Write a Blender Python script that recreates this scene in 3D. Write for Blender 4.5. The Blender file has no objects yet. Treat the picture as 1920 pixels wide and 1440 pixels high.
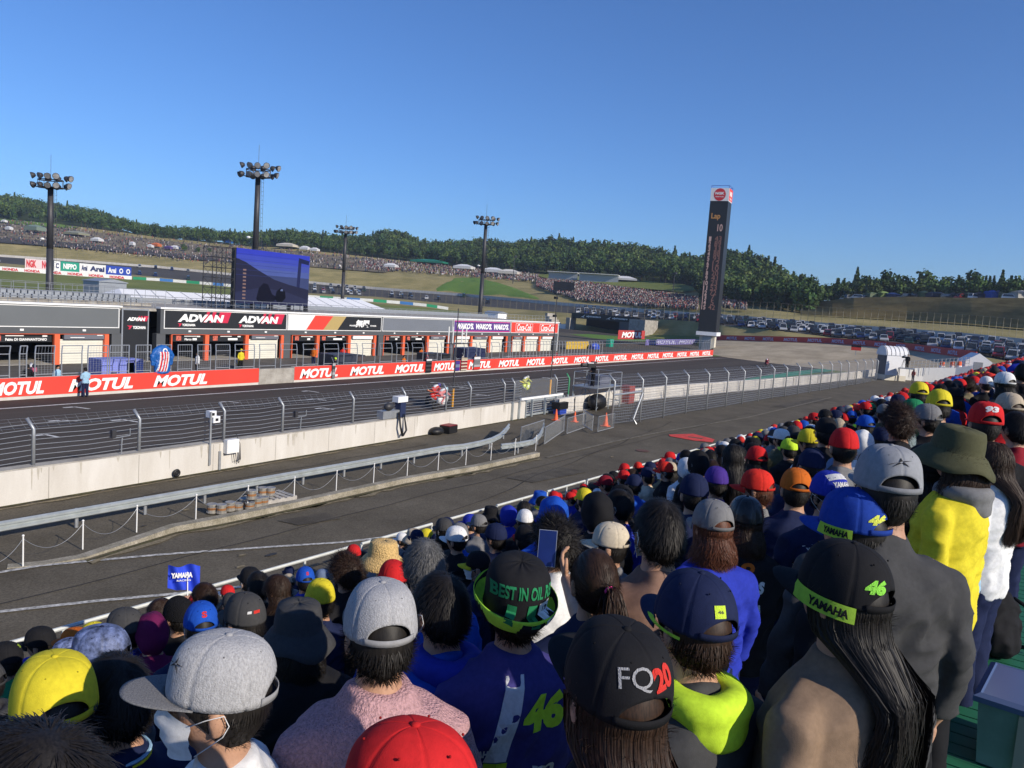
import bpy, bmesh, math, random
from mathutils import Vector, Matrix, noise
from mathutils.bvhtree import BVHTree
import numpy as np
R = math.radians; PI = math.pi
random.seed(7); S = bpy.context.scene; COL = S.collection
# ---------------------------------------------------------------- camera, world, sun, exposure
F = 1470.0; ROLL = R(4.1); PITCH = R(5.8); YAW = R(31.15); H = 7.0
fw = Vector((math.cos(YAW)*math.cos(PITCH), math.sin(YAW)*math.cos(PITCH), -math.sin(PITCH)))
rt0 = Vector((math.sin(YAW), -math.cos(YAW), 0)); up0 = rt0.cross(fw)
rt = rt0*math.cos(ROLL)+up0*math.sin(ROLL); up = -rt0*math.sin(ROLL)+up0*math.cos(ROLL)
cam = bpy.data.objects.new('camera', bpy.data.cameras.new('camera')); COL.objects.link(cam)
cam.matrix_world = Matrix((( rt.x, up.x, -fw.x, 0), (rt.y, up.y, -fw.y, 0), (rt.z, up.z, -fw.z, H), (0, 0, 0, 1)))
cam.data.sensor_width = 36; cam.data.lens = F/1920*36; cam.data.clip_start = .05; cam.data.clip_end = 9000
S.camera = cam
SUN_AZ = math.atan2(-1.0, -.12); SUN_EL = R(26)          # direction towards the sun
W = bpy.data.worlds.new('World'); S.world = W; W.use_nodes = True
nt = W.node_tree; bg = nt.nodes['Background']; sky = nt.nodes.new('ShaderNodeTexSky')
sky.sky_type = 'NISHITA'; sky.sun_disc = False; sky.sun_elevation = SUN_EL; sky.sun_rotation = PI/2-SUN_AZ
sky.air_density = 1.0; sky.dust_density = .2; sky.ozone_density = 4.5; sky.altitude = 200
tint = nt.nodes.new('ShaderNodeVectorMath'); tint.operation = 'MULTIPLY'; tint.inputs[1].default_value = (.7, .97, 1.36)
nt.links.new(sky.outputs[0], tint.inputs[0]); nt.links.new(tint.outputs[0], bg.inputs[0]); bg.inputs[1].default_value = .096
sl = bpy.data.lights.new('sun', 'SUN'); sl.energy = 5.0; sl.angle = R(.5); sl.color = (1, .9, .76)
so = bpy.data.objects.new('sun', sl); COL.objects.link(so)
sd = Vector((math.cos(SUN_AZ)*math.cos(SUN_EL), math.sin(SUN_AZ)*math.cos(SUN_EL), math.sin(SUN_EL)))
so.rotation_euler = sd.to_track_quat('Z', 'Y').to_euler()
S.view_settings.view_transform = 'Standard'; S.view_settings.look = 'None'
S.view_settings.exposure = .1; S.view_settings.gamma = 1
S.render.engine = 'CYCLES'
# ---------------------------------------------------------------- helpers: where a line of sight meets a level, a plane or a distance
CP = Vector((0, 0, H))
def ray(px, py): return fw*F+rt*(px-960)+up*(720-py)
def gp(px, py, z=0.0): d = ray(px, py); return CP+d*((z-H)/d.z)
def onY(px, py, Y): d = ray(px, py); return CP+d*(Y/d.y)
def atD(px, py, D): d = ray(px, py); return CP+d*(D/math.hypot(d.x, d.y))
def proj(P):
    d = Vector(P)-CP; z = d.dot(fw); return (960+F*d.dot(rt)/z, 720-F*d.dot(up)/z, z)
def lerp(a, b, t): return a+(b-a)*t
def interp(x, xs, ys): return float(np.interp(x, xs, ys))
# ---------------------------------------------------------------- materials
MC = {}
def mat(name, col=(.5, .5, .5), rough=.7, ns=0, na=.15, bump=0, bs=60, metal=0, objcol=False, emit=0, vcol=False, spec=.4, coat=0, alpha=1, trans=0, aniso=None):
    if name in MC: return MC[name]
    m = bpy.data.materials.new(name); m.use_nodes = True; N = m.node_tree.nodes; L = m.node_tree.links
    b = N['Principled BSDF']; b.inputs['Roughness'].default_value = rough; b.inputs['Metallic'].default_value = metal
    b.inputs['Specular IOR Level'].default_value = spec; b.inputs['Coat Weight'].default_value = coat
    b.inputs['Alpha'].default_value = alpha; b.inputs['Transmission Weight'].default_value = trans
    src = None
    if objcol: o = N.new('ShaderNodeObjectInfo'); src = o.outputs['Color']
    elif vcol: o = N.new('ShaderNodeVertexColor'); o.layer_name = 'Col'; src = o.outputs[0]
    else: o = N.new('ShaderNodeRGB'); o.outputs[0].default_value = (*col, 1); src = o.outputs[0]
    tc = N.new('ShaderNodeTexCoord')
    if ns:
        mp = N.new('ShaderNodeMapping'); L.new(tc.outputs['Object'], mp.inputs[0])
        if aniso: mp.inputs['Scale'].default_value = aniso
        t = N.new('ShaderNodeTexNoise'); t.inputs['Scale'].default_value = ns; t.inputs['Detail'].default_value = 6
        t.inputs['Roughness'].default_value = .62; L.new(mp.outputs[0], t.inputs[0])
        r = N.new('ShaderNodeMapRange'); r.inputs[1].default_value = .3; r.inputs[2].default_value = .7
        r.inputs[3].default_value = 1-na; r.inputs[4].default_value = 1+na; L.new(t.outputs[0], r.inputs[0])
        x = N.new('ShaderNodeVectorMath'); x.operation = 'SCALE'; L.new(src, x.inputs[0]); L.new(r.outputs[0], x.inputs['Scale']); src = x.outputs[0]
    L.new(src, b.inputs['Base Color'])
    if emit: L.new(src, b.inputs['Emission Color']); b.inputs['Emission Strength'].default_value = emit
    if bump:
        t2 = N.new('ShaderNodeTexNoise'); t2.inputs['Scale'].default_value = bs; t2.inputs['Detail'].default_value = 4
        L.new(tc.outputs['Object'], t2.inputs[0])
        bp = N.new('ShaderNodeBump'); bp.inputs['Strength'].default_value = bump; bp.inputs['Distance'].default_value = .02
        L.new(t2.outputs[0], bp.inputs['Height']); L.new(bp.outputs[0], b.inputs['Normal'])
    MC[name] = m; return m
def asphalt(name, c1, c2, s=.35, streak=(1, 1, 1), patch=.5, gr=1):
    if name in MC: return MC[name]
    m = mat(name, c1, .9, spec=.12); N = m.node_tree.nodes; L = m.node_tree.links; b = N['Principled BSDF']
    tc = N.new('ShaderNodeTexCoord'); mp = N.new('ShaderNodeMapping'); mp.inputs['Scale'].default_value = streak; L.new(tc.outputs['Object'], mp.inputs[0])
    a = N.new('ShaderNodeTexNoise'); a.inputs['Scale'].default_value = s; a.inputs['Detail'].default_value = 8; a.inputs['Roughness'].default_value = .65; L.new(mp.outputs[0], a.inputs[0])
    r = N.new('ShaderNodeValToRGB'); r.color_ramp.elements[0].position = .5-.25*patch; r.color_ramp.elements[1].position = .5+.25*patch
    r.color_ramp.elements[0].color = (*c1, 1); r.color_ramp.elements[1].color = (*c2, 1); L.new(a.outputs[0], r.inputs[0])
    g = N.new('ShaderNodeTexNoise'); g.inputs['Scale'].default_value = 22; g.inputs['Detail'].default_value = 6; g.inputs['Roughness'].default_value = .75; L.new(tc.outputs['Object'], g.inputs[0])
    mr = N.new('ShaderNodeMapRange'); mr.inputs[1].default_value = .3; mr.inputs[2].default_value = .7; mr.inputs[3].default_value = 1-.45*gr; mr.inputs[4].default_value = 1+.5*gr; L.new(g.outputs[0], mr.inputs[0])
    x = N.new('ShaderNodeVectorMath'); x.operation = 'SCALE'; L.new(r.outputs[0], x.inputs[0]); L.new(mr.outputs[0], x.inputs['Scale']); L.new(x.outputs[0], b.inputs['Base Color'])
    bp = N.new('ShaderNodeBump'); bp.inputs['Strength'].default_value = .25; bp.inputs['Distance'].default_value = .01; L.new(g.outputs[0], bp.inputs['Height']); L.new(bp.outputs[0], b.inputs['Normal'])
    return m
A_track = asphalt('track_asphalt', (.055, .047, .04), (.082, .071, .06), .25, (.05, 1, 1))
A_serv = asphalt('service_asphalt', (.08, .069, .051), (.138, .121, .092), .45, (1, 1, 1), .9)
A_verge = asphalt('verge_asphalt', (.05, .038, .034), (.066, .052, .046), .4)
A_oval = asphalt('speedway_asphalt', (.06, .058, .055), (.085, .08, .074), .03)
A_grass = asphalt('grass', (.1, .13, .03), (.2, .22, .07), .05, (1, 1, 1), .9)
A_green = asphalt('bright_grass', (.08, .17, .03), (.16, .24, .05), .06, (1, 1, 1), .9)
A_dry = asphalt('dry_slope', (.14, .135, .045), (.42, .34, .16), .08, (1, 1, 5), 1.2)
A_gravel = asphalt('gravel', (.32, .265, .18), (.46, .385, .27), .2)
A_forest = asphalt('forest_floor', (.025, .04, .012), (.045, .06, .02), .05)
A_conc = asphalt('concrete', (.27, .25, .22), (.4, .38, .34), 1.2, (1, 1, 1), .5, .4)
A_kerb = asphalt('kerb_concrete', (.22, .2, .15), (.36, .33, .27), 1.6)
A_step = asphalt('step_concrete', (.2, .2, .19), (.3, .29, .28), 1.2)
A_wall = asphalt('white_wall', (.5, .47, .42), (.64, .62, .58), .9, (1, 1, .22), .8, .12)
M_line = mat('line_paint', (.6, .6, .58), .8, 6, .35)
M_white = mat('white_paint', (.78, .78, .76), .5, 2, .05)
M_red = mat('red_banner', (.72, .055, .035), .55, .4, .07)
M_redpaint = mat('red_paint', (.6, .06, .04), .7, 3, .3)
M_lett = mat('white_lettering', (.85, .85, .83), .6, 1, .03)
M_gal = mat('galvanised_steel', (.36, .38, .4), .45, 8, .12, metal=.5)
M_galbr = mat('galvanised_rail', (.42, .46, .47), .4, 3, .15, metal=.4)
M_dkmetal = mat('dark_metal', (.05, .05, .055), .5, 4, .1, metal=.3)
M_charcoal = mat('charcoal_panel', (.085, .09, .095), .5, .5, .06)
M_black = mat('black_plastic', (.012, .012, .013), .5, 5, .2)
M_blackpanel = mat('black_panel', (.02, .021, .023), .45, 1, .1)
M_orange = mat('orange_frame', (.75, .13, .05), .5, 1, .06)
M_shutter = mat('cream_shutter', (.68, .66, .56), .55, 1, .05)
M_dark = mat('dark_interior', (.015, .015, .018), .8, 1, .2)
M_objp = mat('painted', (1, 1, 1), .45, 6, .06, objcol=True)
M_objgloss = mat('car_paint', (1, 1, 1), .22, .6, .03, objcol=True, coat=.6, metal=.1)
M_glass = mat('dark_glass', (.02, .024, .028), .06, spec=.8)
M_tyre = mat('tyre_rubber', (.015, .015, .015), .8)
M_cloth = mat('cloth', (1, 1, 1), .85, 60, .12, .12, 420, objcol=True, spec=.15)
M_knit = mat('knit', (1, 1, 1), .95, 120, .3, .7, 160, objcol=True, spec=.1)
M_heather = mat('heather_cloth', (1, 1, 1), .9, 260, .28, .3, 300, objcol=True, spec=.15, aniso=(1, 1, .3))
M_camo = mat('camo_cloth', (.11, .14, .26), .6, 28, .95, .3, 60)
M_skin = mat('skin', (.42, .235, .15), .5, 30, .12, .1, 200, spec=.35)
M_hair = mat('hair', (1, 1, 1), .55, 260, .7, 0, objcol=True, spec=.28, aniso=(1, 1, .05))
M_straw = mat('straw', (.62, .42, .17), .7, 60, .3, .8, 90)
M_crowd = mat('crowd_colours', rough=.8, vcol=True)
M_leaf = mat('leaves', rough=.65, vcol=True, ns=.12, na=.4, spec=.15)
A_ridge = asphalt('ridge_grass', (.09, .065, .025), (.3, .22, .09), .15, (1, 1, 1), 1.2)
M_bark = mat('bark', (.07, .05, .035), .9, 3, .3)
M_tent = mat('white_canvas', (.75, .76, .78), .6, .3, .04)
M_leather = mat('black_leather', (.02, .02, .02), .3, 20, .2, .2, 40)
M_cone = mat('cone_orange', (.8, .13, .04), .5, 4, .1)
# ---------------------------------------------------------------- object helpers
def tag(o, label=None, cat=None, group=None, kind=None):
    if label: o['label'] = label
    if cat: o['category'] = cat
    if group: o['group'] = group
    if kind: o['kind'] = kind
    return o
def thing(name, label, cat, loc=(0, 0, 0), rz=0, group=None, kind=None):
    o = bpy.data.objects.new(name, None); COL.objects.link(o); o.location = loc; o.rotation_euler = (0, 0, rz); o.empty_display_size = .2
    return tag(o, label, cat, group, kind)
class MB:
    def __init__(s): s.v = []; s.f = []; s.m = []; s.cur = 0
    def add(s, vs, fs):
        n = len(s.v); s.v += [tuple(v) for v in vs]; s.f += [tuple(i+n for i in f) for f in fs]; s.m += [s.cur]*len(fs); return s
    def box(s, c, d, rz=0, M=None):
        x, y, z = d[0]/2, d[1]/2, d[2]/2; c = Vector(c)
        vs = [Vector((i*x, j*y, k*z)) for i in (-1, 1) for j in (-1, 1) for k in (-1, 1)]
        if rz: rm = Matrix.Rotation(rz, 3, 'Z'); vs = [rm@v for v in vs]
        if M: vs = [M@v for v in vs]
        return s.add([v+c for v in vs], [(0, 1, 3, 2), (4, 6, 7, 5), (0, 4, 5, 1), (2, 3, 7, 6), (0, 2, 6, 4), (1, 5, 7, 3)])
    def bb(s, a, b): return s.box([(a[i]+b[i])/2 for i in range(3)], [abs(b[i]-a[i]) for i in range(3)])
    def tube(s, path, r, n=6, cap=True):
        path = [Vector(p) for p in path]; rs = r if hasattr(r, '__len__') else [r]*len(path); rings = []; prev = None
        for i, p in enumerate(path):
            t = (path[min(i+1, len(path)-1)]-path[max(i-1, 0)]).normalized()
            if prev is None: a = t.cross(Vector((0, 0, 1)) if abs(t.z) < .95 else Vector((1, 0, 0))).normalized()
            else: a = (prev-t*prev.dot(t)).normalized()
            prev = a; b = t.cross(a)
            rings.append([p+(a*math.cos(2*PI*k/n)+b*math.sin(2*PI*k/n))*rs[i] for k in range(n)])
        return s.loft(rings, cap)
    def loft(s, rings, cap=True, closed=True):
        n = len(rings[0]); vs = [p for r in rings for p in r]; fs = []
        for i in range(len(rings)-1):
            for k in range(n if closed else n-1):
                a = i*n+k; b = i*n+(k+1) % n; fs.append((a, b, b+n, a+n))
        if cap and closed: fs.append(tuple(range(n))[::-1]); fs.append(tuple(range((len(rings)-1)*n, len(rings)*n)))
        return s.add(vs, fs)
    def cyl(s, c, r, h, n=12, r2=None):
        c = Vector(c); r2 = r if r2 is None else r2
        return s.loft([[c+Vector((rr*math.cos(2*PI*k/n), rr*math.sin(2*PI*k/n), z)) for k in range(n)] for rr, z in ((r, 0), (r2, h))])
    def ell(s, c, rx, ry, rz, nu=12, nv=8, M=None):
        vs = []; c = Vector(c)
        for j in range(nv+1):
            a = -PI/2+PI*j/nv
            for i in range(nu):
                v = Vector((rx*math.cos(a)*math.cos(2*PI*i/nu), ry*math.cos(a)*math.sin(2*PI*i/nu), rz*math.sin(a)))
                vs.append(c+(M@v if M else v))
        return s.add(vs, [(j*nu+i, j*nu+(i+1) % nu, (j+1)*nu+(i+1) % nu, (j+1)*nu+i) for j in range(nv) for i in range(nu)])
    def torus(s, c, R1, r, axis='Y', n=20, m=8, a0=0, a1=2*PI):
        rings = []; c = Vector(c)
        full = abs(a1-a0-2*PI) < 1e-6; cnt = n+1
        for i in range(cnt):
            a = a0+(a1-a0)*i/n
            d = {'Y': Vector((math.cos(a), 0, math.sin(a))), 'X': Vector((0, math.cos(a), math.sin(a))), 'Z': Vector((math.cos(a), math.sin(a), 0))}[axis]
            u = {'Y': Vector((0, 1, 0)), 'X': Vector((1, 0, 0)), 'Z': Vector((0, 0, 1))}[axis]
            rings.append([c+d*R1+(d*math.cos(2*PI*k/m)+u*math.sin(2*PI*k/m))*r for k in range(m)])
        return s.loft(rings, not full)
    def build(s, name, m, parent=None, world=False, smooth=False, bevel=0):
        me = bpy.data.meshes.new(name); vs = s.v
        if parent is not None and world:
            inv = Matrix.LocRotScale(parent.location, parent.rotation_euler, parent.scale).inverted(); vs = [inv@Vector(v) for v in vs]
        me.from_pydata([tuple(v) for v in vs], [], s.f)
        ms = m if isinstance(m, (list, tuple)) else [m]
        for x in ms: me.materials.append(x)
        if len(ms) > 1: me.polygons.foreach_set('material_index', s.m)
        if smooth: me.polygons.foreach_set('use_smooth', [True]*len(me.polygons))
        me.validate(); me.update(); o = bpy.data.objects.new(name, me); COL.objects.link(o)
        if parent is not None: o.parent = parent
        return o
def struct(o): o['kind'] = 'structure'; return o
def colr(o, c): o.color = (c[0], c[1], c[2], 1); return o
def eval_mesh(o, mods):
    for t, kw in mods:
        md = o.modifiers.new(t, t)
        for k, v in kw.items(): setattr(md, k, v)
    dg = bpy.context.evaluated_depsgraph_get(); dg.update()
    me = bpy.data.meshes.new_from_object(o.evaluated_get(dg)); o.modifiers.clear(); return me
def remesh(mb, name, m, vox, smooth=2, post=None, dec=None):
    o = mb.build(name, m)
    mods = [('REMESH', dict(mode='VOXEL', voxel_size=vox)), ('SMOOTH', dict(factor=.5, iterations=smooth))]
    if dec: mods.append(('DECIMATE', dict(ratio=dec)))
    me = eval_mesh(o, mods); bpy.data.objects.remove(o)
    me.name = name
    if not me.materials: me.materials.append(m)
    if post:
        for v in me.vertices: v.co = post(v.co)
    me.polygons.foreach_set('use_smooth', [True]*len(me.polygons)); me.update(); return me
TXT = {}
def text_mesh(s, bold=.0, shear=0, sub=0):
    k = (s, bold, shear, sub)
    if k in TXT: return TXT[k]
    cu = bpy.data.curves.new('t', 'FONT'); cu.body = s; cu.offset = bold; cu.shear = shear; cu.resolution_u = 3; cu.fill_mode = 'FRONT'
    o = bpy.data.objects.new('t', cu); COL.objects.link(o); dg = bpy.context.evaluated_depsgraph_get(); dg.update()
    me = bpy.data.meshes.new_from_object(o.evaluated_get(dg)); bpy.data.objects.remove(o); bpy.data.curves.remove(cu)
    vs = np.array([v.co[:2] for v in me.vertices]) if len(me.vertices) else np.zeros((1, 2)); lo = vs.min(0); hi = vs.max(0); sp = np.maximum(hi-lo, 1e-6)
    bm = bmesh.new(); bm.from_mesh(me)
    for v in bm.verts: v.co = Vector(((v.co.x-lo[0])/sp[0]-.5, (v.co.y-lo[1])/sp[1]-.5, 0))
    asp = sp[0]/sp[1]
    if sub:
        bmesh.ops.triangulate(bm, faces=bm.faces[:])
        for _ in range(4):
            es = [e for e in bm.edges if Vector(((e.verts[0].co.x-e.verts[1].co.x)*asp, e.verts[0].co.y-e.verts[1].co.y)).length > sub]
            if not es: break
            bmesh.ops.subdivide_edges(bm, edges=es, cuts=1); bmesh.ops.triangulate(bm, faces=[f for f in bm.faces if len(f.verts) > 3])
    out = ([v.co.copy() for v in bm.verts], [[v.index for v in f.verts] for f in bm.faces], asp); bm.verts.index_update()
    out = ([v.co.copy() for v in bm.verts], [[v.index for v in f.verts] for f in bm.faces], asp)
    bm.free(); bpy.data.meshes.remove(me); TXT[k] = out; return out
def text(s, parent, O, xd, yd, w, h, m=None, bold=.03, shear=0, name='lettering', world=True):
    vs, fs, asp = text_mesh(s, bold, shear); xd = Vector(xd).normalized(); yd = Vector(yd).normalized(); O = Vector(O)
    if w is None: w = h*asp
    mb = MB(); mb.add([O+xd*v.x*w+yd*v.y*h for v in vs], fs); return mb.build(name, m or M_lett, parent, world)
def decal(vs, fs, O, xd, yd, w, h, target, parent, m, name='lettering', off=.0018):
    """flat lettering laid on a curved surface, in the surface's own coordinates"""
    bm = bmesh.new(); bm.from_mesh(target); bv = BVHTree.FromBMesh(bm); bm.free()
    xd = Vector(xd).normalized(); yd = Vector(yd).normalized(); n = xd.cross(yd); O = Vector(O); out = []; good = []
    for v in vs:
        p = O+xd*v[0]*w+yd*v[1]*h; hit = bv.ray_cast(p+n*.25, -n, .6)
        out.append(hit[0]+n*off if hit[0] else p); good.append(hit[0] is not None)
    fs = [f for f in fs if all(good[i] for i in f)]
    if not fs: return None
    return MB().add(out, fs).build(name, m, parent)
def grid(nx=10, ny=10): 
    return [Vector((i/nx-.5, j/ny-.5, 0)) for j in range(ny+1) for i in range(nx+1)], [(j*(nx+1)+i, j*(nx+1)+i+1, (j+1)*(nx+1)+i+1, (j+1)*(nx+1)+i) for j in range(ny) for i in range(nx)]
def sheet(name, pts, m, z=0.0, parent=None):
    mb = MB(); mb.add([(p[0], p[1], z+(p[2] if len(p) > 2 else 0)) for p in pts], [tuple(range(len(pts)))]); return struct(mb.build(name, m, parent))
def band(name, a, b, m, z=0.0):
    mb = MB(); n = len(a); mb.add([(p[0], p[1], z) for p in a]+[(p[0], p[1], z) for p in b], [(i, i+1, n+i+1, n+i) for i in range(n-1)]); return struct(mb.build(name, m))
# ================================================================ GROUND, TRACK, TERRAIN
SA = R(-3.9)
def SF(s, n, z=0.0): return Vector((s*math.cos(SA)-n*math.sin(SA), s*math.sin(SA)+n*math.cos(SA), z))
def sfn(P): return -P[0]*math.sin(SA)+P[1]*math.cos(SA)
def sfs(P): return P[0]*math.cos(SA)+P[1]*math.sin(SA)
sheet('ground', [(-1000, -1000), (2000, -1000), (2000, 2000), (-1000, 2000)], A_forest, -.3)
sheet('paddock', [(-60, -60), (330, -60), (330, 240), (-60, 240)], A_serv, -.02)
G = lambda px, py: tuple(gp(px, py))[:2]
sheet('race_track', [(-40, 24.6), (135, 24.6), G(1397, 712), G(1480, 698), G(1627, 683), G(1720, 676), G(1760, 668), G(1640, 667), G(1487, 667), G(1340, 671), (137, 41.7), (-40, 41.7)], A_track, .004)
sheet('track_verge', [(-40, 41.6), (148, 41.6), (148, 44.2), (-40, 44.2)], A_verge, .008)
sheet('track_edge_line', [(-40, 41.55), (137, 41.55), G(1487, 667.6), G(1487, 668.4), (137, 41.75), (-40, 41.75)], M_line, .012)
sheet('inner_track_line', [(-40, 26.1), (120, 25.2), (120, 25.32), (-40, 26.25)], M_line, .008)
sheet('green_kerb', [G(1397, 711), G(1480, 698), G(1627, 682.5), G(1680, 679), G(1680, 681), G(1627, 687), G(1480, 706), G(1397, 714)], mat('green_kerb_paint', (.02, .24, .13), .7, 2, .15), .02)
sheet('runoff_grass', [G(1205, 735), G(1397, 713.5), G(1627, 687), G(1680, 681), G(1700, 690), G(1640, 700), G(1400, 722), G(1205, 740)], A_grass, .012)
sheet('infield_grass', [G(1070, 627), G(1120, 626), G(1230, 635), G(1345, 641), G(1345, 646), G(1300, 642), G(1180, 640), G(1110, 634)], A_green, .01)
sheet('exit_grass', [G(1337, 655), G(1420, 655), G(1490, 665), G(1400, 669), G(1338, 668)], A_green, .01)
sheet('inner_road', [G(1040, 616), G(1100, 622), G(1220, 630), G(1345, 634), G(1345, 639), G(1220, 634.5), G(1100, 626), G(1040, 622)], A_track, .012)
sheet('return_road', [G(1330, 649), G(1450, 652), G(1560, 658), G(1640, 664), G(1640, 668), G(1560, 663), G(1450, 656), G(1330, 653)], A_track, .012)
sheet('pit_lane', [(-40, 44.6), (150, 44.6), (150, 60), (-40, 60)], asphalt('pit_asphalt', (.085, .08, .072), (.12, .112, .1), .5), .002)
# worn painted lines on the service road
def wline(name, pts, w, m=M_line, z=.006):
    pts = [Vector((p[0], p[1], 0)) for p in pts]; a = []; b = []
    for i, p in enumerate(pts):
        t = (pts[min(i+1, len(pts)-1)]-pts[max(i-1, 0)]).normalized(); n = Vector((-t.y, t.x, 0))*w/2; a.append(p-n); b.append(p+n)
    return band(name, a, b, m, z)
M_worn = mat('worn_line', (.42, .41, .38), .85, 9, .75)
wline('painted_line', [G(-120, 1098), G(0, 1073), G(80, 1060), G(300, 1040), G(500, 1026), G(640, 1017), G(760, 1003)], .14, M_worn)
wline('painted_line', [G(-150, 1165), G(0, 1147), G(180, 1127), G(345, 1112), G(480, 1097)], .14, M_worn)
wline('gutter_line', [G(1025, 858), G(1150, 828), G(1250, 808), G(1400, 783), G(1560, 745)], .18, mat('gutter', (.15, .135, .1), .9, 4, .5))
for a in ((700, 1060, 760, 1048, .5), (1000, 905, 1100, 885, 1.2), (560, 985, 640, 972, .8), (1480, 765, 1560, 750, 1.4)):
    p_, q_ = gp(a[0], a[1]), gp(a[2], a[3]); sheet('asphalt_patch', [(p_.x, p_.y), (q_.x, q_.y), (q_.x+.1, q_.y+a[4]), (p_.x-.1, p_.y+a[4])], asphalt('patch_asphalt', (.066, .058, .046), (.11, .098, .078), .8), .003)
for a in ((1165, 893), (1325, 826), (1205, 845)): p_ = gp(*a); sheet('manhole_cover', [(p_.x+.35*math.cos(k*PI/8), p_.y+.35*math.sin(k*PI/8)) for k in range(16)], mat('rusty_iron', (.12, .06, .045), .8, 5, .3), .007)
M_skid = mat('skid_mark', (.025, .023, .022), .8, 3, .3)
for k, (x, y, L_, w_) in enumerate(((20, 33, 40, .35), (30, 31.2, 60, .3), (12, 36, 30, .3), (60, 34, 50, .4), (45, 29.8, 45, .3), (80, 32, 40, .35))): sheet('tyre_mark', [(x, y), (x+L_, y+.5), (x+L_, y+.5+w_*.5), (x, y+w_)], M_skid, .0065)
sheet('red_ground_mark', [G(1254, 815), G(1300, 813.5), G(1340, 824), G(1336, 829.5), G(1300, 826), G(1256, 818)], M_redpaint, .01)
sheet('red_ground_mark', [G(1290, 818.5), G(1318, 822), G(1316, 823.5), G(1290, 820)], A_serv, .014)
for a, b in (((140, 763), (168, 767)), ((115, 788), (145, 790)), ((230, 787), (262, 792)), ((85, 815), (110, 820)), ((427, 753), (448, 755)), ((578, 733), (598, 736)), ((590, 748), (612, 751)), ((605, 765), (626, 768)), ((815, 717), (833, 719)), ((870, 727), (888, 729)), ((1022, 708), (1040, 711)), ((1085, 718), (1103, 721)), ((900, 740), (918, 742))):
    p = gp(*a); q = gp(*b)
    sheet('grid_mark', [(p.x-.08, p.y), (p.x+.08, p.y), (q.x+.08, q.y), (q.x-.08, q.y)], M_line, .009)
    sheet('grid_mark', [(p.x-.6, p.y+.1), (p.x-.082, p.y+.1), (p.x-.082, p.y-.12), (p.x-.6, p.y-.12)], M_line, .009)
# rising country beyond the paddock: level curves measured across the view (column, row, distance)
def curve(tab, step=20):
    xs = [t[0] for t in tab]; ys = [t[1] for t in tab]; ds = [t[2] for t in tab]; out = []
    for px in range(-300, 2201, step):
        y = interp(px, xs, ys); D = interp(px, xs, ds); out.append(atD(px, y, D))
    return out
PXS = list(range(-300, 2201, 20))
K1 = [(-300, 260), (0, 230), (300, 210), (545, 200), (860, 225), (1150, 250), (1296, 225), (1343, 150), (1450, 142), (1557, 137), (1700, 133), (1813, 128), (1920, 122), (2200, 110)]
C1 = []
for px in PXS:
    p = atD(px, 620, interp(px, [k[0] for k in K1], [k[1] for k in K1])); p.z = -.15; C1.append(p)
T2 = [(-300, 490, 340), (0, 506, 330), (140, 516, 325), (300, 528, 315), (440, 539, 305), (545, 557, 290), (700, 569, 285), (860, 583, 280), (940, 600, 270), (1029, 618, 264), (1150, 624, 262), (1296, 630, 236), (1343, 637, 200), (1450, 640, 188), (1557, 643.5, 182), (1620, 648, 176), (1700, 655, 168), (1813, 670, 150), (1920, 690, 138), (2200, 740, 120)]
T3 = [(-300, 478, 520), (0, 493, 510), (140, 505, 495), (300, 520, 470), (440, 535, 440), (545, 548, 410), (700, 556, 395), (860, 571, 370), (1029, 584, 300), (1150, 594, 275), (1296, 602, 244), (1343, 609, 214), (1450, 619, 197), (1557, 632, 190), (1620, 637, 184), (1700, 647, 176), (1813, 662, 158), (1920, 683, 146), (2200, 730, 126)]
TT = [(-300, 455, 575), (0, 478, 560), (140, 487, 540), (300, 499, 515), (440, 513, 490), (545, 524, 465), (700, 538, 440), (860, 550, 410), (1029, 565, 345), (1150, 575, 318), (1296, 586, 275), (1343, 589, 255), (1450, 597, 235), (1557, 607, 230), (1700, 617, 222), (1813, 626, 212), (1920, 637, 204), (2200, 662, 190)]
T4 = [(a, b+1911/c, c) for a, b, c in TT]
T5 = [(-300, 440, 600), (0, 458, 585), (140, 468, 570), (300, 482, 550), (440, 498, 520), (545, 503, 495), (700, 515, 470), (860, 527, 440), (1029, 545, 385), (1150, 560, 355), (1296, 576, 305), (1343, 578, 275), (1450, 588, 252), (1557, 597, 243), (1700, 606, 236), (1813, 614, 226), (1920, 624, 218), (2200, 645, 203)]
T6 = [(-300, 385, 760), (0, 412, 720), (140, 424, 700), (300, 445, 680), (440, 460, 640), (545, 465, 610), (700, 483, 580), (860, 500, 540), (1029, 514, 480), (1150, 524, 450), (1296, 536, 410), (1343, 547, 380), (1450, 573, 330), (1500, 580, 315), (1557, 567, 305), (1600, 562, 300), (1700, 561, 292), (1813, 562, 285), (1920, 563, 280), (2200, 575, 265)]
TOPS = [(-300, 350), (0, 366), (50, 372), (90, 382), (150, 387), (200, 402), (250, 422), (300, 438), (340, 433), (400, 434), (440, 441), (500, 434), (560, 431), (620, 441), (690, 441), (715, 431), (750, 433), (790, 451), (840, 451), (900, 446), (950, 451), (990, 449), (1030, 443), (1100, 452), (1180, 456), (1250, 471), (1290, 481), (1340, 477), (1380, 471), (1420, 481), (1450, 501), (1480, 521), (1530, 541), (1600, 531), (1700, 537), (1800, 546), (1920, 551), (2200, 560)]
D7 = [(-300, 900), (0, 860), (300, 1000), (440, 900), (545, 780), (860, 680), (1029, 620), (1296, 540), (1380, 460), (1450, 440), (1530, 430), (1600, 360), (1920, 320), (2200, 300)]
T7 = [(a, b+(11 if a < 1520 else 7)*1470/interp(a, [d[0] for d in D7], [d[1] for d in D7]), interp(a, [d[0] for d in D7], [d[1] for d in D7])) for a, b in TOPS]
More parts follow.
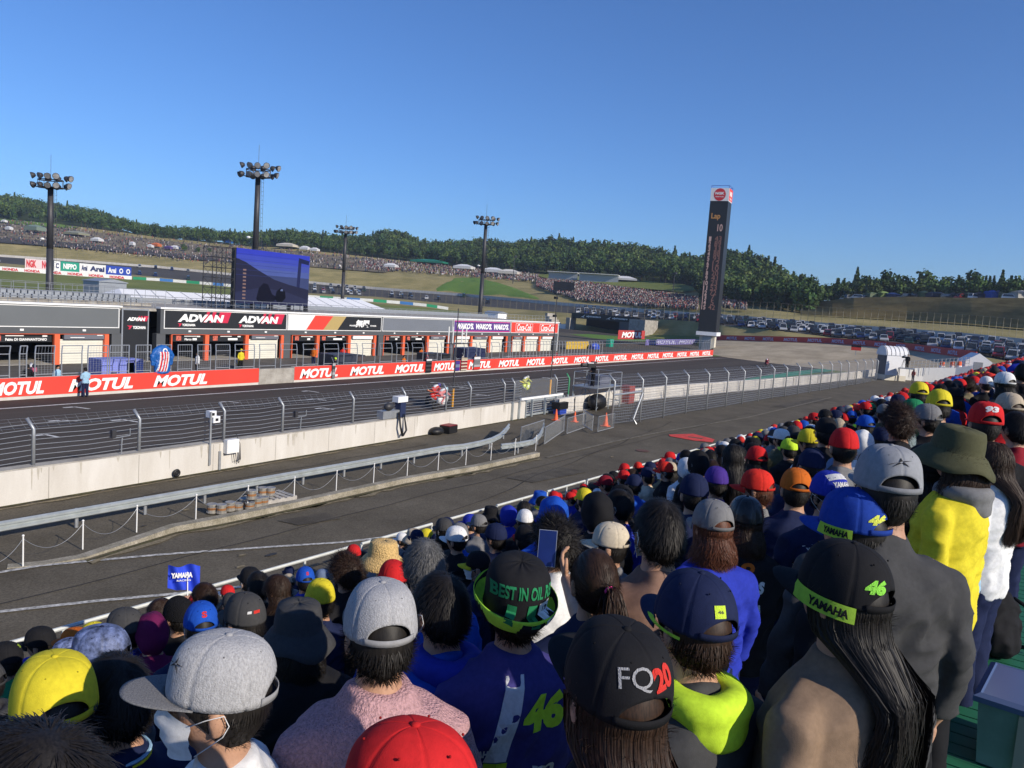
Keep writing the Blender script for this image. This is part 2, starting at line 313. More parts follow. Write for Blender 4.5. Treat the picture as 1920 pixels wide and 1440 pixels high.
C2, C3, C4, C5, C6, C7 = [curve(t) for t in (T2, T3, T4, T5, T6, T7)]
C8 = [Vector((p.x*1.25, p.y*1.25, -1)) for p in C7]
def terrain(name, a, b, m, n=4, i0=0, i1=None, amp=.0, bulge=0):
    i1 = len(a) if i1 is None else i1; rows = []
    for j in range(n+1):
        t = j/n; row = []
        for i in range(i0, i1):
            p = a[i].lerp(b[i], t); e = min(t, 1-t)*2
            p.z += bulge*math.sin(PI*t)+amp*e*noise.noise(p*.06)*2; row.append(p)
        rows.append(row)
    mb = MB(); mb.loft(rows, False, False); o = mb.build(name, m, smooth=True); return struct(o)
ix = lambda px: (px+300)//20
terrain('meadow', C1, C2, A_grass, 4, 0, ix(540)+1)
terrain('grass_slope', C1, C2, A_grass, 4, ix(540), ix(1340)+1)
terrain('gravel_trap', C1, C2, A_gravel, 6, ix(1340))
terrain('speedway_bank', C2, C3, A_dry, 4, 0, None, .3)
terrain('speedway', C3, C4, A_oval, 3)
terrain('lower_hillside', C4, C5, A_dry, 3, 0, None, .3)
terrain('hillside', C5, C6, A_dry, 10, 0, None, .5)
terrain('wooded_hill', C6, C7, A_forest, 6, 0, None, 1)
terrain('far_ground', C7, C8, A_forest, 2)
def lift(px, py, D, dz=0): p = atD(px, py, D); p.z += dz; return p
def patch(name, up_, lo, t1, t2, m, px0, px1, dz=.15, n=3):
    """a patch of other ground lying on the hillside between two level curves, from fraction lo to up_ of the way"""
    a = []; b = []
    for px in range(px0, px1+1, 10):
        P = [atD(px, interp(px, [k[0] for k in t], [k[1] for k in t]), interp(px, [k[0] for k in t], [k[2] for k in t])) for t in (t1, t2)]
        f = min(1, (px-px0)/40, (px1-px)/40); mid = (lo+up_)/2
        l = lerp(mid, lo, f); u = lerp(mid, up_, f); a.append(P[0].lerp(P[1], l)+Vector((0, 0, dz))); b.append(P[0].lerp(P[1], u)+Vector((0, 0, dz)))
    return terrain(name, a, b, m, n)
patch('high_meadow', 1.0, .82, T5, T6, A_green, -100, 150, .6)
patch('upper_lawn', 1.0, .55, T5, T6, A_grass, 1000, 1320, .6, 8)
patch('worn_ground', .8, .1, T5, T6, asphalt('worn_earth', (.12, .105, .075), (.24, .2, .14), .08), -200, 760, .55, 8)
patch('access_road', .2, .02, T5, T6, A_oval, -200, 420, .8)
patch('meadow_road', .72, .62, [(p, 620, interp(p, [k[0] for k in K1], [k[1] for k in K1])) for p in (-300, 0, 300, 600)], T2, A_oval, -200, 430, .5)
# terraces cut into the right-hand hillside (low ridges of dry grass)
mb = MB()
for k in range(11):
    t = .08+k*.083; pts = []
    for i in range(ix(1500), len(C5)):
        p = C5[i].lerp(C6[i], t); e_ = min(t, 1-t)*2; p.z += .3+.5*e_*noise.noise(p*.06)*2; pts.append(p)
    for i in range(len(pts)-1):
        a, b = pts[i], pts[i+1]; o1 = Vector((a.x, a.y, 0)).normalized()*1.1
        mb.add([a-o1, b-o1, b-o1*.2+Vector((0, 0, 1.0)), a-o1*.2+Vector((0, 0, 1.0)), b+o1, a+o1], [(0, 1, 2, 3), (3, 2, 4, 5)])
struct(mb.build('terrace_ridges', A_ridge, smooth=False))
# ---------------------------------------------------------------- walls along the speedway
def wall_strip(name, pts, h, t, m, label, cat, dn=.3):
    mb = MB(); P = [Vector(p) for p in pts]; rings = []
    for i, p in enumerate(P):
        d = (P[min(i+1, len(P)-1)]-P[max(i-1, 0)]); n = Vector((-d.y, d.x, 0)).normalized()*t/2; u = Vector((0, 0, 1))
        hh = h[i] if isinstance(h, list) else h; rings.append([p-n-u*dn, p+n-u*dn, p+n+u*hh, p-n+u*hh])
    mb.loft(rings); o = mb.build(name, m); return tag(o, label, cat)
wall_strip('speedway_wall', C4, 1.3, .5, A_wall, 'long white concrete wall along the far edge of the oval speedway, below the hillside', 'wall')
# sponsor hoarding beside the gravel trap
rr = thing('gravel_hoarding', 'red sponsor hoarding with pale lettering curving behind the gravel trap', 'hoarding', tuple(atD(1343, 637, 200)))
pts = [atD(px, interp(px, [k[0] for k in T2], [k[1] for k in T2]), interp(px, [k[0] for k in T2], [k[2] for k in T2])-.6) for px in range(1338, 1832, 6)]
mb = MB(); rings = []
for i, p in enumerate(pts):
    d = (pts[min(i+1, len(pts)-1)]-pts[max(i-1, 0)]); n = Vector((-d.y, d.x, 0)).normalized()*.1
    rings.append([p-n-Vector((0, 0, .2)), p+n-Vector((0, 0, .2)), p+n+Vector((0, 0, 1.15)), p-n+Vector((0, 0, 1.15))])
mb.loft(rings); mb.build('panel', mat('dull_red_banner', (.42, .05, .045), .6, .5, .1), rr, True)
acc = [0]
for i in range(1, len(pts)): acc.append(acc[-1]+(pts[i]-pts[i-1]).length)
def along(s):
    i = max(1, min(len(pts)-1, int(np.searchsorted(acc, s)))); t = (s-acc[i-1])/(acc[i]-acc[i-1]); return pts[i-1].lerp(pts[i], t), (pts[i]-pts[i-1]).normalized()
s = 3.2
while s < acc[-1]-3:
    p, d = along(s); n = Vector((d.y, -d.x, 0)).normalized()
    if n.dot(p) > 0: n = -n
    text('MOTUL', rr, p+n*.14+Vector((0, 0, .5)), d, (0, 0, 1), 3.3, .72, mat('pale_lettering', (.42, .42, .62), .7), .04, .15); s += 5.6
# coloured kerb and sponsor boards on the left, below the speedway
mb = MB(); mb.cur = 0
cols = [(.03, .3, .14), (.7, .7, .68), (.06, .2, .5), (.7, .7, .68)]
kp = [atD(px, y, D) for px, y, D in ((250, 524, 318), (300, 527, 315), (350, 531, 312), (400, 535, 308), (440, 538.5, 305), (545, 556, 290), (600, 560, 288), (650, 563, 286), (700, 566, 285), (750, 570, 284), (800, 575, 282), (840, 581, 281))]
seg = []
for i in range(len(kp)-1):
    for j in range(4): seg.append(kp[i].lerp(kp[i+1], j/4))
seg.append(kp[-1])
for i in range(len(seg)-1):
    a, b = seg[i], seg[i+1]; d = (b-a).normalized(); n = Vector((-d.y, d.x, 0))*.4; mb.cur = (i//2) % 4
    mb.loft([[a-n, a+n, a+n+Vector((0, 0, 1.0)), a-n+Vector((0, 0, 1.0))], [b-n, b+n, b+n+Vector((0, 0, 1.0)), b-n+Vector((0, 0, 1.0))]])
tag(mb.build('striped_barrier', [mat('stripe%d' % i, c, .6, 1, .08) for i, c in enumerate(cols)]), 'low barrier striped green, white and blue below the parked cars', 'barrier')
def board(px0, y0, px1, y1, D0, D1, h, m, label, txts, name='sponsor_board', lm=None, hh=.6):
    a = atD(px0, y0, D0); b = atD(px1, y1, D1); d = (b-a); L = d.length; d.normalize(); n = Vector((d.y, -d.x, 0)).normalized()
    r = thing(name, label, 'sign board', tuple(a)); mb = MB()
    mb.loft([[p-n*.1-Vector((0, 0, .4)), p+n*.1-Vector((0, 0, .4)), p+n*.1+Vector((0, 0, h)), p-n*.1+Vector((0, 0, h))] for p in (a, b)]); mb.build('panel', m, r, True)
    for s_, t0, t1, mm in txts: text(s_, r, a+d*L*(t0+t1)/2+n*.16+Vector((0, 0, h*.5)), d, (0, 0, 1), L*(t1-t0), h*hh, mm, .05)
    return r
M_rl = mat('red_lettering', (.6, .03, .04), .6); M_bl = mat('navy_lettering', (.02, .03, .12), .6); M_wp = M_white
M_blue = mat('blue_board', (.03, .07, .4), .5, 1, .05); M_tgreen = mat('green_board', (.02, .3, .2), .5, 1, .05)
hr = board(-40, 505, 247, 526, 330, 318, 1.6, M_wp, 'low white board repeating a red word along the infield edge', [('HONDA', t, t+.1, M_rl) for t in (.01, .15, .29, .43, .57, .71, .85)])
board(47, 502.5, 100, 506.5, 333, 331, 3.4, mat('pink_board', (.75, .6, .6), .5), 'pale board with bold red letters at the far left', [('NGK', .05, .4, M_rl), ('NGK', .6, .97, M_rl)], hh=.8)
board(101, 506, 113, 507, 330, 330, 3.2, M_wp, 'small white board with a dark round emblem', [('C', .3, .8, M_bl)], hh=.6)
board(114, 507, 148.5, 510, 330, 329, 3.3, M_tgreen, 'green board with white lettering between white boards', [('NIPPO', .14, .86, M_lett)])
board(149, 510, 198, 514, 329, 327, 3.2, M_wp, 'white board with navy italic lettering beside the blue board', [('Arai', .4, .96, M_bl), ('Arai', .08, .3, M_bl)])
board(199, 514, 246, 518, 327, 325, 3.2, M_blue, 'blue board with three round white emblems', [('Arai', .08, .4, M_lett), ('O', .52, .68, M_lett), ('O', .8, .96, M_lett)])
# ================================================================ PIT WALL
Y0 = 44.3
def pitwall(x0, x1, label, red=True):
    r = thing('pit_wall', label, 'wall', (x0, Y0, 0))
    mb = MB(); mb.bb((x0, Y0, -.1), (x1, Y0+.35, 1.16 if red else 1.1)); mb.build('concrete', A_conc if not red else A_wall, r, True)
    if red: mb = MB(); mb.bb((x0+.02, Y0-.03, .17), (x1-.02, Y0-.002, 1.17)); mb.build('banner', M_red, r, True)
    return r
w1 = pitwall(-10, 38.3, 'left stretch of low red-faced pit wall, ending at the bare grey concrete piece')
pitwall(38.32, 41.6, 'short bare grey concrete piece between the two red pit walls', False)
w2 = pitwall(41.62, 145.2, 'long right stretch of red-faced pit wall running to the scoreboard tower')
def motul(r, x0, x1, z=.62, h=.72, Y=Y0-.036): text('MOTUL', r, ((x0+x1)/2, Y, z), (1, 0, 0), (0, 0, 1), x1-x0, h, M_lett, .045, .28)
for a, b in ((-20, 82), (128, 249), (287, 388)):
    motul(w1, onY(a, 722, Y0).x, onY(b, 715, Y0).x)
for a, b in ((562, 634), (656, 720), (740, 795), (813, 853), (878, 920), (934, 973), (986, 1021), (1032, 1064), (1075, 1104), (1114, 1140), (1149, 1174), (1182, 1205), (1212, 1234), (1240, 1260.5), (1267, 1286), (1291, 1309), (1314, 1330)):
    motul(w2, onY(a, 688, Y0).x, onY(b, 680, Y0).x)
# fence frames on the pit wall
def frame(x0, x1, mesh):
    y = Y0+.18; w = .035; top = 2.45
    mb = MB()
    for x in (x0, x1): mb.tube([(x, y, 1.1), (x, y, top), (x+.2, y+.3, 2.85)], w, 5)
    for z in (1.3, top): mb.tube([(x0, y, z), (x1, y, z)], .028, 5)
    mb.tube([(x0+.2, y+.3, 2.85), (x1+.2, y+.3, 2.85)], .03, 5); r = mb.build('fence_frame', M_gal, pf, True)
    if mesh:
        mb = MB(); n = max(2, int((x1-x0)/.16))
        for i in range(1, n): x = x0+(x1-x0)*i/n; mb.tube([(x, y, 1.3), (x, y, top), (x+.2, y+.3, 2.85)], .007, 3)
        for k in range(1, 9): z = 1.3+k*.128; mb.tube([(x0, y, z), (x1, y, z)], .007, 3)
        o = mb.build('wire_mesh', M_gal, pf, True); o.parent = r
pf = thing('pit_wall_fence', 'row of grey fence frames with bent-back tops on the left half of the pit wall', 'fence', (20, Y0+.15, 1.1))
fx = [(-6, 21), (40, 53), (69, 105), (119, 157), (168, 205), (209, 245), (258, 286), (297, 324), (337, 363), (374, 398), (408, 434), (444, 480), (490, 520)]
xs = []
for a, b in fx: xs.append((onY(a, 670, Y0).x, onY(b, 670, Y0).x))
x = xs[-1][1]+.5
while x < 72: xs.append((x, x+1.55)); x += 2.2
for i, (a, b) in enumerate(xs): frame(a, b, i in (1, 2, 4, 5, 6, 7, 8, 9, 10))
r = thing('pit_fence', 'long run of thin grey fence posts on the far half of the pit wall', 'fence', (72, Y0+.15, 1.1)); x = 72.5; n = 0
while x < 144 and n < 98: MB().tube([(x, Y0+.2, 1.1), (x, Y0+.2, 2.6), (x+.2, Y0+.45, 2.95)], .03, 4).build('post', M_dkmetal if n > 30 else M_gal, r, True); x += .75+.004*(x-72); n += 1
mb = MB()
for z in (1.35, 2.6): mb.tube([(72, Y0+.2, z), (144, Y0+.2, z)], .025, 4)
mb.tube([(72, Y0+.45, 2.95), (144, Y0+.45, 2.95)], .025, 4); mb.build('rail', M_gal, r, True)
# ================================================================ PIT BUILDING
YB = 60.0; ZT = 4.5
pb = thing('pit_building', 'long low charcoal pit garage building with orange door frames and sponsor panels', 'building', (60, YB, 0))
def bx(name, m, *boxes):
    mb = MB()
    for a, b in boxes: mb.bb(a, b)
    return mb.build(name, m, pb, True)
bays = [(9.5, 23.3), (23.5, 37.3), (41.4, 55.3), (55.3, 69.4), (69.4, 83.4), (83.4, 97.7), (97.7, 112.4)]
X1 = 112.4
bx('upper_wall', M_charcoal, ((9, YB, 2.36), (37.6, YB+.5, ZT)), ((41.2, YB, 2.36), (X1, YB+.5, ZT)))
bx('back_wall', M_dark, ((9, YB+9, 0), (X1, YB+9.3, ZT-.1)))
bx('roof', A_conc, ((8.5, YB+.51, ZT-.25), (X1, YB+14, ZT-.02)))
bx('roof_edge', M_white, ((8.5, YB-.15, ZT), (37.7, YB+.55, ZT+.14)), ((41.1, YB-.15, ZT), (X1+.2, YB+.55, ZT+.14)), ((X1+.01, YB-.06, .0), (X1+.12, YB+.3, ZT)))
bx('garage_floor', A_conc, ((9, YB+.3, .0), (X1, YB+9, .03)))
bx('back_parapet', M_gal, ((9, YB+13.7, ZT), (X1, YB+13.9, ZT+.5)))
for x in (23.4, 37.35, 41.3, 55.3, 69.4, 83.4, 97.7, 112.1):
    bx('pillar', M_charcoal, ((x-.42 if x < 112 else x-.6, YB+.02, 0), (x+.42 if x < 112 else x+.28, YB+.6, 2.4)))
# recess with stair door between the blocks
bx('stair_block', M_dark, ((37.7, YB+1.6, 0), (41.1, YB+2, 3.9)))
sp = bx('narrow_panel', M_blackpanel, ((37.85, YB-.02, .3), (40.0, YB+.1, 4.3)))
bx('panel_frame', M_gal, ((37.72, YB-.03, .1), (37.84, YB+.1, 4.42)), ((40.01, YB-.03, .1), (40.11, YB+.1, 4.42)), ((37.845, YB-.03, 4.31), (40.005, YB+.1, 4.42)))
MR2 = mat('advan_red', (.55, .02, .06), .6)
def advan(x0, x1, z, h):
    w = x1-x0
    mb = MB()
    for k, (t0, tw) in enumerate(((.5, .06), (.62, .07), (.76, .24))):
        a = x0+w*t0; b = a+w*tw; s_ = h*.55
        mb.add([(a, YB-.06, z-.1*h), (b, YB-.06, z-.1*h), (b+s_, YB-.06, z+1.35*h), (a+s_, YB-.06, z+1.35*h)], [(0, 1, 2, 3)])
    mb.build('emblem', MR2, pb, True)
    text('ADVAN', pb, ((x0+x1)/2-w*.04, YB-.075, z+h*.45), (1, 0, 0), (0, 0, 1), w*.92, h, M_lett, .06, .2)
def yoko(x0, x1, z, h):
    mb = MB(); mb.add([(x0, YB-.07, z+h), (x0+h*1.6, YB-.07, z+h), (x0+h*.9, YB-.07, z), (x0+h*.4, YB-.07, z), (x0+h*.7, YB-.07, z+h*.55)], [(0, 4, 3, 2, 1)]); mb.build('emblem', MR2, pb, True)
    text('YOKOHAMA', pb, ((x0+h*1.6+x1)/2, YB-.07, z+h*.5), (1, 0, 0), (0, 0, 1), x1-x0-h*1.8, h*.85, M_lett, .05)
advan(38.15, 39.9, 3.45, .3); yoko(38.15, 39.85, 2.75, .3)
# sign panels above the doors
def panel(x0, x1, m):
    p = bx('sign_panel', m, ((x0+.1, YB-.045, 2.9), (x1-.1, YB-.004, 4.38)))
    bx('panel_frame', M_white, ((x0, YB-.05, 2.83), (x1, YB-.003, 2.895)), ((x0, YB-.05, 4.385), (x1, YB-.003, 4.44)), ((x0, YB-.05, 2.897), (x0+.07, YB-.003, 4.383)), ((x1-.07, YB-.05, 2.897), (x1, YB-.003, 4.383)))
panel(9.6, 37.5, mat('grey_panel', (.13, .14, .145), .5, .4, .05))
panel(41.5, 55.1, M_blackpanel)
advan(42.8, 48.0, 3.48, .68); yoko(42.8, 44.6, 3.05, .26); advan(49.2, 54.4, 3.48, .68); yoko(49.2, 51.0, 3.05, .26)
panel(55.2, 69.3, M_blackpanel); z0, z1 = 2.9, 4.38
for nm, mm, a0, a1, b0, b1 in (('white_field', M_white, 55.3, 57.7, 55.3, 58.9), ('red_stripe', M_red, 57.7, 60.1, 58.9, 61.5), ('gold_stripe', mat('gold_paint', (.42, .31, .12), .5), 60.1, 62.2, 61.5, 63.5)):
    MB().add([(a0, YB-.055, z0), (a1, YB-.055, z0), (b1, YB-.055, z1), (b0, YB-.055, z1)], [(0, 1, 2, 3)]).build(nm, mm, pb, True)
text('無限', pb, (66.1, YB-.07, 3.65), (1, 0, 0), (0, 0, 1), 2.3, .85, M_lett, .05, .1); text('MUGEN', pb, (64.6, YB-.07, 3.42), (1, 0, 0), (0, 0, 1), 1.1, .16, M_lett, .03); text('POWER', pb, (67.9, YB-.07, 3.42), (1, 0, 0), (0, 0, 1), 1.0, .16, M_lett, .03)
panel(69.5, 83.3, mat('bluegrey_panel', (.16, .175, .2), .5, .4, .05))
panel(83.5, 97.6, mat('purple_panel', (.1, .05, .22), .5, .5, .05))
bx('magenta_border', mat('magenta', (.6, .03, .2), .5), ((83.7, YB-.06, 2.95), (97.4, YB-.047, 3.05)), ((83.7, YB-.06, 4.24), (97.4, YB-.047, 4.33)))
for k in range(3):
    text("WAKO'S.", pb, (86.1+k*4.5, YB-.062, 3.64), (1, 0, 0), (0, 0, 1), 4.0, .8, M_lett, .05, .2)
panel(97.8, 112.3, M_red)
for xc in (101.6, 108.8): text('Coca-Cola', pb, (xc, YB-.062, 3.66), (1, 0, 0), (0, 0, 1), 4.2, 1.0, M_lett, .02, .3)
for xa, xb in ((99.1, 104.1), (106.3, 111.3)): bx('logo_frame', M_lett, ((xa, YB-.06, 3.06), (xb, YB-.047, 3.1)), ((xa, YB-.06, 4.2), (xb, YB-.047, 4.24)), ((xa, YB-.06, 3.11), (xa+.06, YB-.047, 4.19)), ((xb-.06, YB-.06, 3.11), (xb, YB-.047, 4.19)))
# doors
M_hd = mat('header_grey', (.14, .145, .17), .5)
names = iter(['Fabio DI GIANNANTONIO', 'Marco', '', '', '', '', ''])
def door(x0, x1, kind, hdr=M_hd):
    if kind == 's':
        d = bx('shutter', M_shutter, ((x0, YB+.35, .02), (x1, YB+.42, 1.9)))
        mb = MB()
        for k in range(9): z = .2*k+.2; mb.bb((x0+.02, YB+.335, z), (x1-.02, YB+.349, z+.012))
        mb.build('seam', M_gal, pb, True)
        h = bx('door_header', hdr, ((x0+.35, YB+.1, 1.92), (x1-.1, YB+.34, 2.3)))
        bx('header_mark', M_lett, ((x0+.8, YB+.06, 2.03), (x0+1.9, YB+.09, 2.08))); bx('header_mark', M_lett, ((x1-.7, YB+.06, 2.2), (x1-.25, YB+.09, 2.26)))
    else:
        bx('door_header', M_blackpanel, ((x0, YB+.3, 1.7), (x1, YB+.4, 2.34)))
        nme = next(names); w = min(x1-x0-1.7, 2.9)
        if len(nme) > 6: text(nme, pb, (x0+1.35+w/2, YB+.27, 1.9), (1, 0, 0), (0, 0, 1), w, .2, M_lett, .03)
        else:
            if nme: text(nme, pb, (x0+1.75, YB+.27, 1.9), (1, 0, 0), (0, 0, 1), .7, .2, M_lett, .03)
            bx('name_bar', M_lett, ((x0+2.2, YB+.26, 1.81), (x0+2.2+min(1.5, x1-x0-2.9), YB+.29, 2.0)))
        bx('header_mark', M_lett, ((x0+1.35, YB+.26, 2.14), (x0+2.6, YB+.29, 2.2))); bx('header_mark', M_lett, ((x1-.7, YB+.26, 2.1), (x1-.35, YB+.29, 2.22)))
        bx('portrait', mat('portrait', (.5, .12, .08), .6, 9, .8), ((x0+.55, YB+.26, 1.78), (x0+1.05, YB+.29, 2.25)))
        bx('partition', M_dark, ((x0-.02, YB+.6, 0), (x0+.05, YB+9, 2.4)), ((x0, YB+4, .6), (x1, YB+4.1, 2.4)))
def frame_(x0, x1, posts):
    bx('door_frame', M_orange, ((x0, YB+.05, 2.3), (x1, YB+.25, 2.355)), ((x0, YB+.05, 0), (x0+.09, YB+.28, 2.29)), ((x1-.35, YB+.05, 0), (x1, YB+.28, 2.29)))
    for p in posts: bx('door_post', M_orange, ((p-.2, YB+.04, 0), (p+.2, YB+.32, 2.29)))
X = lambda px, py=640: onY(px, py, YB).x
spec = {1: ((-25, 205), [108], [(-25, 101, 'd'), (113, 199, 's')]), 2: ((322, 533), [389, 464], [(323, 385, 'd'), (393, 460, 'd'), (468, 525, 's')]),
        3: ((548, 706), [597, 656], [(549, 594, 'd'), (600, 653, 'd'), (659, 701, 's')]), 4: ((720, 843), [758, 803], [(721, 755, 'd'), (761, 800, 'd'), (806, 837, 's')]),
        5: ((853, 952), [885, 919], [(854, 882, 's'), (888, 916, 's'), (922, 945, 's')]), 6: ((961, 1043), [984, 1013], [(962, 981, 's'), (986, 1010, 's'), (1016, 1037, 's')])}
MW = M_white; hd = {(3, 2): MW, (5, 0): MW, (5, 2): MW, (6, 1): MW, (6, 2): MW}
for k, (fr, posts, ds) in spec.items():
    frame_(X(fr[0]), X(fr[1]), [X(p) for p in posts])
    for j, (a, b, t) in enumerate(ds):
        door(X(a), X(b), t, hd.get((k, j), M_hd)); xc = (X(a)+X(b))/2
        bx('number_lamp', M_white, ((xc-.13, YB-.06, 2.55), (xc+.13, YB-.003, 2.7)))
# roof railing
rl = thing('roof_railing', 'thin grey railing along the front edge of the pit roof', 'railing', (60, YB+.6, ZT))
mb = MB()
for z in (.55, 1.0): mb.tube([(9, YB+.7, ZT+z), (X1, YB+.7, ZT+z)], .02, 4)
mb.build('rail', M_gal, rl, True)
for i in range(98): x = 9.5+i*1.05; MB().tube([(x, YB+.7, ZT-.02), (x, YB+.7, ZT+1.0)], .018, 4).build('post', M_gal, rl, True)
# roof terrace seats at the left
ts = thing('roof_seating', 'grey rows of empty terrace seats on the pit roof at the far left', 'seating', (20, 72, ZT))
for k in range(2):
    mb = MB(); mb.bb((12, 64+k*1.6, ZT+.02+k*.28), (43, 65.5+k*1.6, ZT+.28+k*.28)); mb.build('step', A_conc, ts, True)
    mb = MB()
    for i in range(58): mb.bb((12.3+i*.52, 64.5+k*1.6, ZT+.3+k*.28), (12.7+i*.52, 64.95+k*1.6, ZT+.62+k*.28))
    mb.build('seat_row', M_gal, ts, True)
mb = MB()
for y in (63.4, 71.2):
    for z in (.5, 1.0, 1.5): mb.tube([(11, y, ZT+z), (44, y, ZT+z)], .02, 4)
    for i in range(34): mb.tube([(11+i, y, ZT), (11+i, y, ZT+1.5)], .02, 4)
mb.build('guard_rail', M_gal, ts, True)
# white marquees behind the roof
def marquee(x0, x1, y0, y1, ze, zr, label, bays_):
    r = thing('marquee', label, 'tent', ((x0+x1)/2, (y0+y1)/2, 0)); ym = (y0+y1)/2
    mb = MB(); mb.add([(x0, y0, ze), (x1, y0, ze), (x1-3, ym, zr), (x0+3, ym, zr), (x0, y1, ze), (x1, y1, ze)], [(0, 1, 2, 3), (3, 2, 5, 4), (0, 3, 4), (1, 5, 2)]); mb.build('canopy', M_tent, r, True)
    mb = MB(); mb.bb((x0+.1, y0+.1, 0), (x1-.1, y1-.1, ze-.02)); mb.build('side_wall', M_tent, r, True)
    mb = MB()
    for i in range(1, bays_): x = lerp(x0, x1, i/bays_); mb.tube([(x, y0, ze+.03), (lerp(x0+3, x1-3, i/bays_), ym, zr+.03)], .05, 4)
    mb.build('seam', mat('seam_grey', (.4, .42, .46), .7), r, True)
a = onY(262, 582, 78); b = onY(225, 543, 84)
marquee(a.x-1, onY(560, 590, 78).x, 78, 92, a.z-.2, b.z+.1, 'large white marquee roof behind the pit building, left of the video screen', 9)
a = onY(560, 575, 84); b = onY(560, 553, 90)
marquee(onY(548, 580, 84).x, onY(758, 590, 84).x, 84, 98, a.z-.8, b.z-.2, 'second white marquee roof, right of the video screen', 7)
# paddock sheds and far fence behind the roof
def shed(px, py, Y, w, d, h, m, label):
    p = onY(px, py, Y); r = thing('shed', label, 'shed', (p.x, Y, p.z-h)); mb = MB(); mb.bb((p.x-w/2, Y, p.z-h), (p.x+w/2, Y+d, p.z)); mb.build('wall', m, r, True)
    mb = MB(); mb.loft([[(p.x-w/2-.15, y, p.z+.01), (p.x+w/2+.15, y, p.z+.01), (p.x+w/2+.15, y, p.z+.12), (p.x, y, p.z+.5), (p.x-w/2-.15, y, p.z+.12)] for y in (Y-.2, Y+d+.2)]); mb.build('roof', M_gal, r, True)
    mb = MB(); mb.bb((p.x-w*.2, Y-.04, p.z-h), (p.x+w*.15, Y-.002, p.z-h*.25)); mb.build('door', M_dkmetal, r, True)
shed(212, 530, 110, 4.2, 4, 8.5, M_gal, 'small grey block building left of the marquee ridge')
shed(942, 588, 105, 4, 4, 6.4, M_objp, 'small pale hut behind the right end of the pit roof')
# ================================================================ VIDEO SCREEN
YS = 66.0
q = [onY(440, 568, YS), onY(577, 573, YS), onY(580, 478, YS), onY(442, 464, YS)]
xl, xr = q[0].x, q[1].x; zb, zt = q[0].z, q[3].z
vs_ = thing('video_screen', 'big outdoor video screen showing a dark racing picture under a deep blue sky', 'video screen', ((xl+xr)/2, YS, ZT))
mb = MB(); mb.bb((xl, YS+.02, zb), (xr, YS+.7, zt)); mb.build('cabinet', M_black, vs_, True)
def emi(n, c, s=1): return mat(n, [v*.5 for v in c], .9, .35, .06, emit=s, spec=.05)
sx = lambda t: lerp(xl, xr, t); sz = lambda t: lerp(zb, zt, t)
def poly(name, pts, m, dy): 
    MB().add([(sx(a), YS-dy, sz(b)) for a, b in pts], [tuple(range(len(pts)))]).build(name, m, vs_, True)
poly('picture_sky', [(0, 0), (1, 0), (1, .55), (0, .55)], emi('screen_low', (.045, .06, .15)), .004)
for k in range(4): poly('picture_sky', [(0, .55+k*.1125), (1, .55+k*.1125), (1, .6625+k*.1125), (0, .6625+k*.1125)], emi('screen_sky%d' % k, (lerp(.07, .035, k/3), lerp(.1, .05, k/3), lerp(.3, .42, k/3))), .004)
poly('picture_hill', [(0, .82), (.12, .76), (.3, .62), (.5, .48), (.72, .4), (1, .33), (1, 0), (0, 0)], emi('screen_hill', (.02, .022, .05)), .008)
poly('picture_track', [(0, .2), (.35, .32), (.7, .25), (1, .12), (1, 0), (0, 0)], emi('screen_track', (.026, .03, .07)), .012)
poly('picture_bike', [(.27, .1), (.3, .3), (.36, .4), (.42, .38), (.48, .2), (.56, .14), (.5, .06), (.3, .04)], emi('screen_bike', (.008, .009, .02)), .016)
poly('picture_rider', [(.52, .12), (.54, .26), (.6, .34), (.66, .26), (.67, .14), (.62, .06), (.55, .06)], emi('screen_rider', (.006, .007, .014)), .016)
poly('picture_rider', [(.59, .27), (.6, .31), (.625, .31), (.63, .27)], emi('screen_helmet', (.1, .13, .25)), .02)
poly('picture_tower', [(.82, .38), (.835, .9), (.88, .9), (.865, .36)], emi('screen_tower', (.02, .025, .08)), .014)
poly('picture_cap', [(.835, .85), (.99, .82), (.99, .9), (.84, .94)], emi('screen_bar', (.015, .02, .07)), .018)
for k in range(5): poly('picture_band', [(0, .52+k*.095), (.8, .52+k*.095+.005), (.8, .53+k*.095), (0, .525+k*.095)], emi('screen_band', (.03, .045, .16)), .01)
for k in range(9): poly('picture_list', [(.09, .08+k*.065), (.13, .08+k*.065), (.13, .11+k*.065), (.09, .11+k*.065)], emi('screen_list', (.2, .13, .12)), .014)
mb = MB()
for t in (0, .25, .5, .75, 1): mb.bb((sx(t)-.1, YS+.05, ZT), (sx(t)+.1, YS+.25, zb)); mb.bb((sx(t)-.08, YS+.45, ZT), (sx(t)+.08, YS+.6, zb))
mb.bb((xl, YS-.1, ZT), (xr, YS+1.2, ZT+.12)); mb.build('support', M_dkmetal, vs_, True)
# scaffold at the screen's left
def scaffold(x0, x1, y0, y1, z0, z1, label, lv=6):
    r = thing('scaffold_tower', label, 'scaffold', (x0, y0, z0)); 
    for x in (x0, (x0+x1)/2, x1):
        for y in (y0, y1): MB().tube([(x, y, z0), (x, y, z1)], .045, 5).build('pole', M_dkmetal, r, True)
    mb = MB()
    for k in range(lv+1):
        z = lerp(z0, z1, k/lv)-.02
        for y in (y0, y1): mb.tube([(x0, y, z), (x1, y, z)], .03, 4)
        for x in (x0, x1): mb.tube([(x, y0, z), (x, y1, z)], .03, 4)
        if k < lv:
            zz = lerp(z0, z1, (k+1)/lv); xm = (x0+x1)/2
            for y in (y0, y1): mb.tube([(x0, y, z), (xm, y, zz)], .02, 4); mb.tube([(xm, y, z), (x0, y, zz)], .02, 4); mb.tube([(xm, y, z), (x1, y, zz)], .02, 4)
    mb.build('brace', M_dkmetal, r, True)
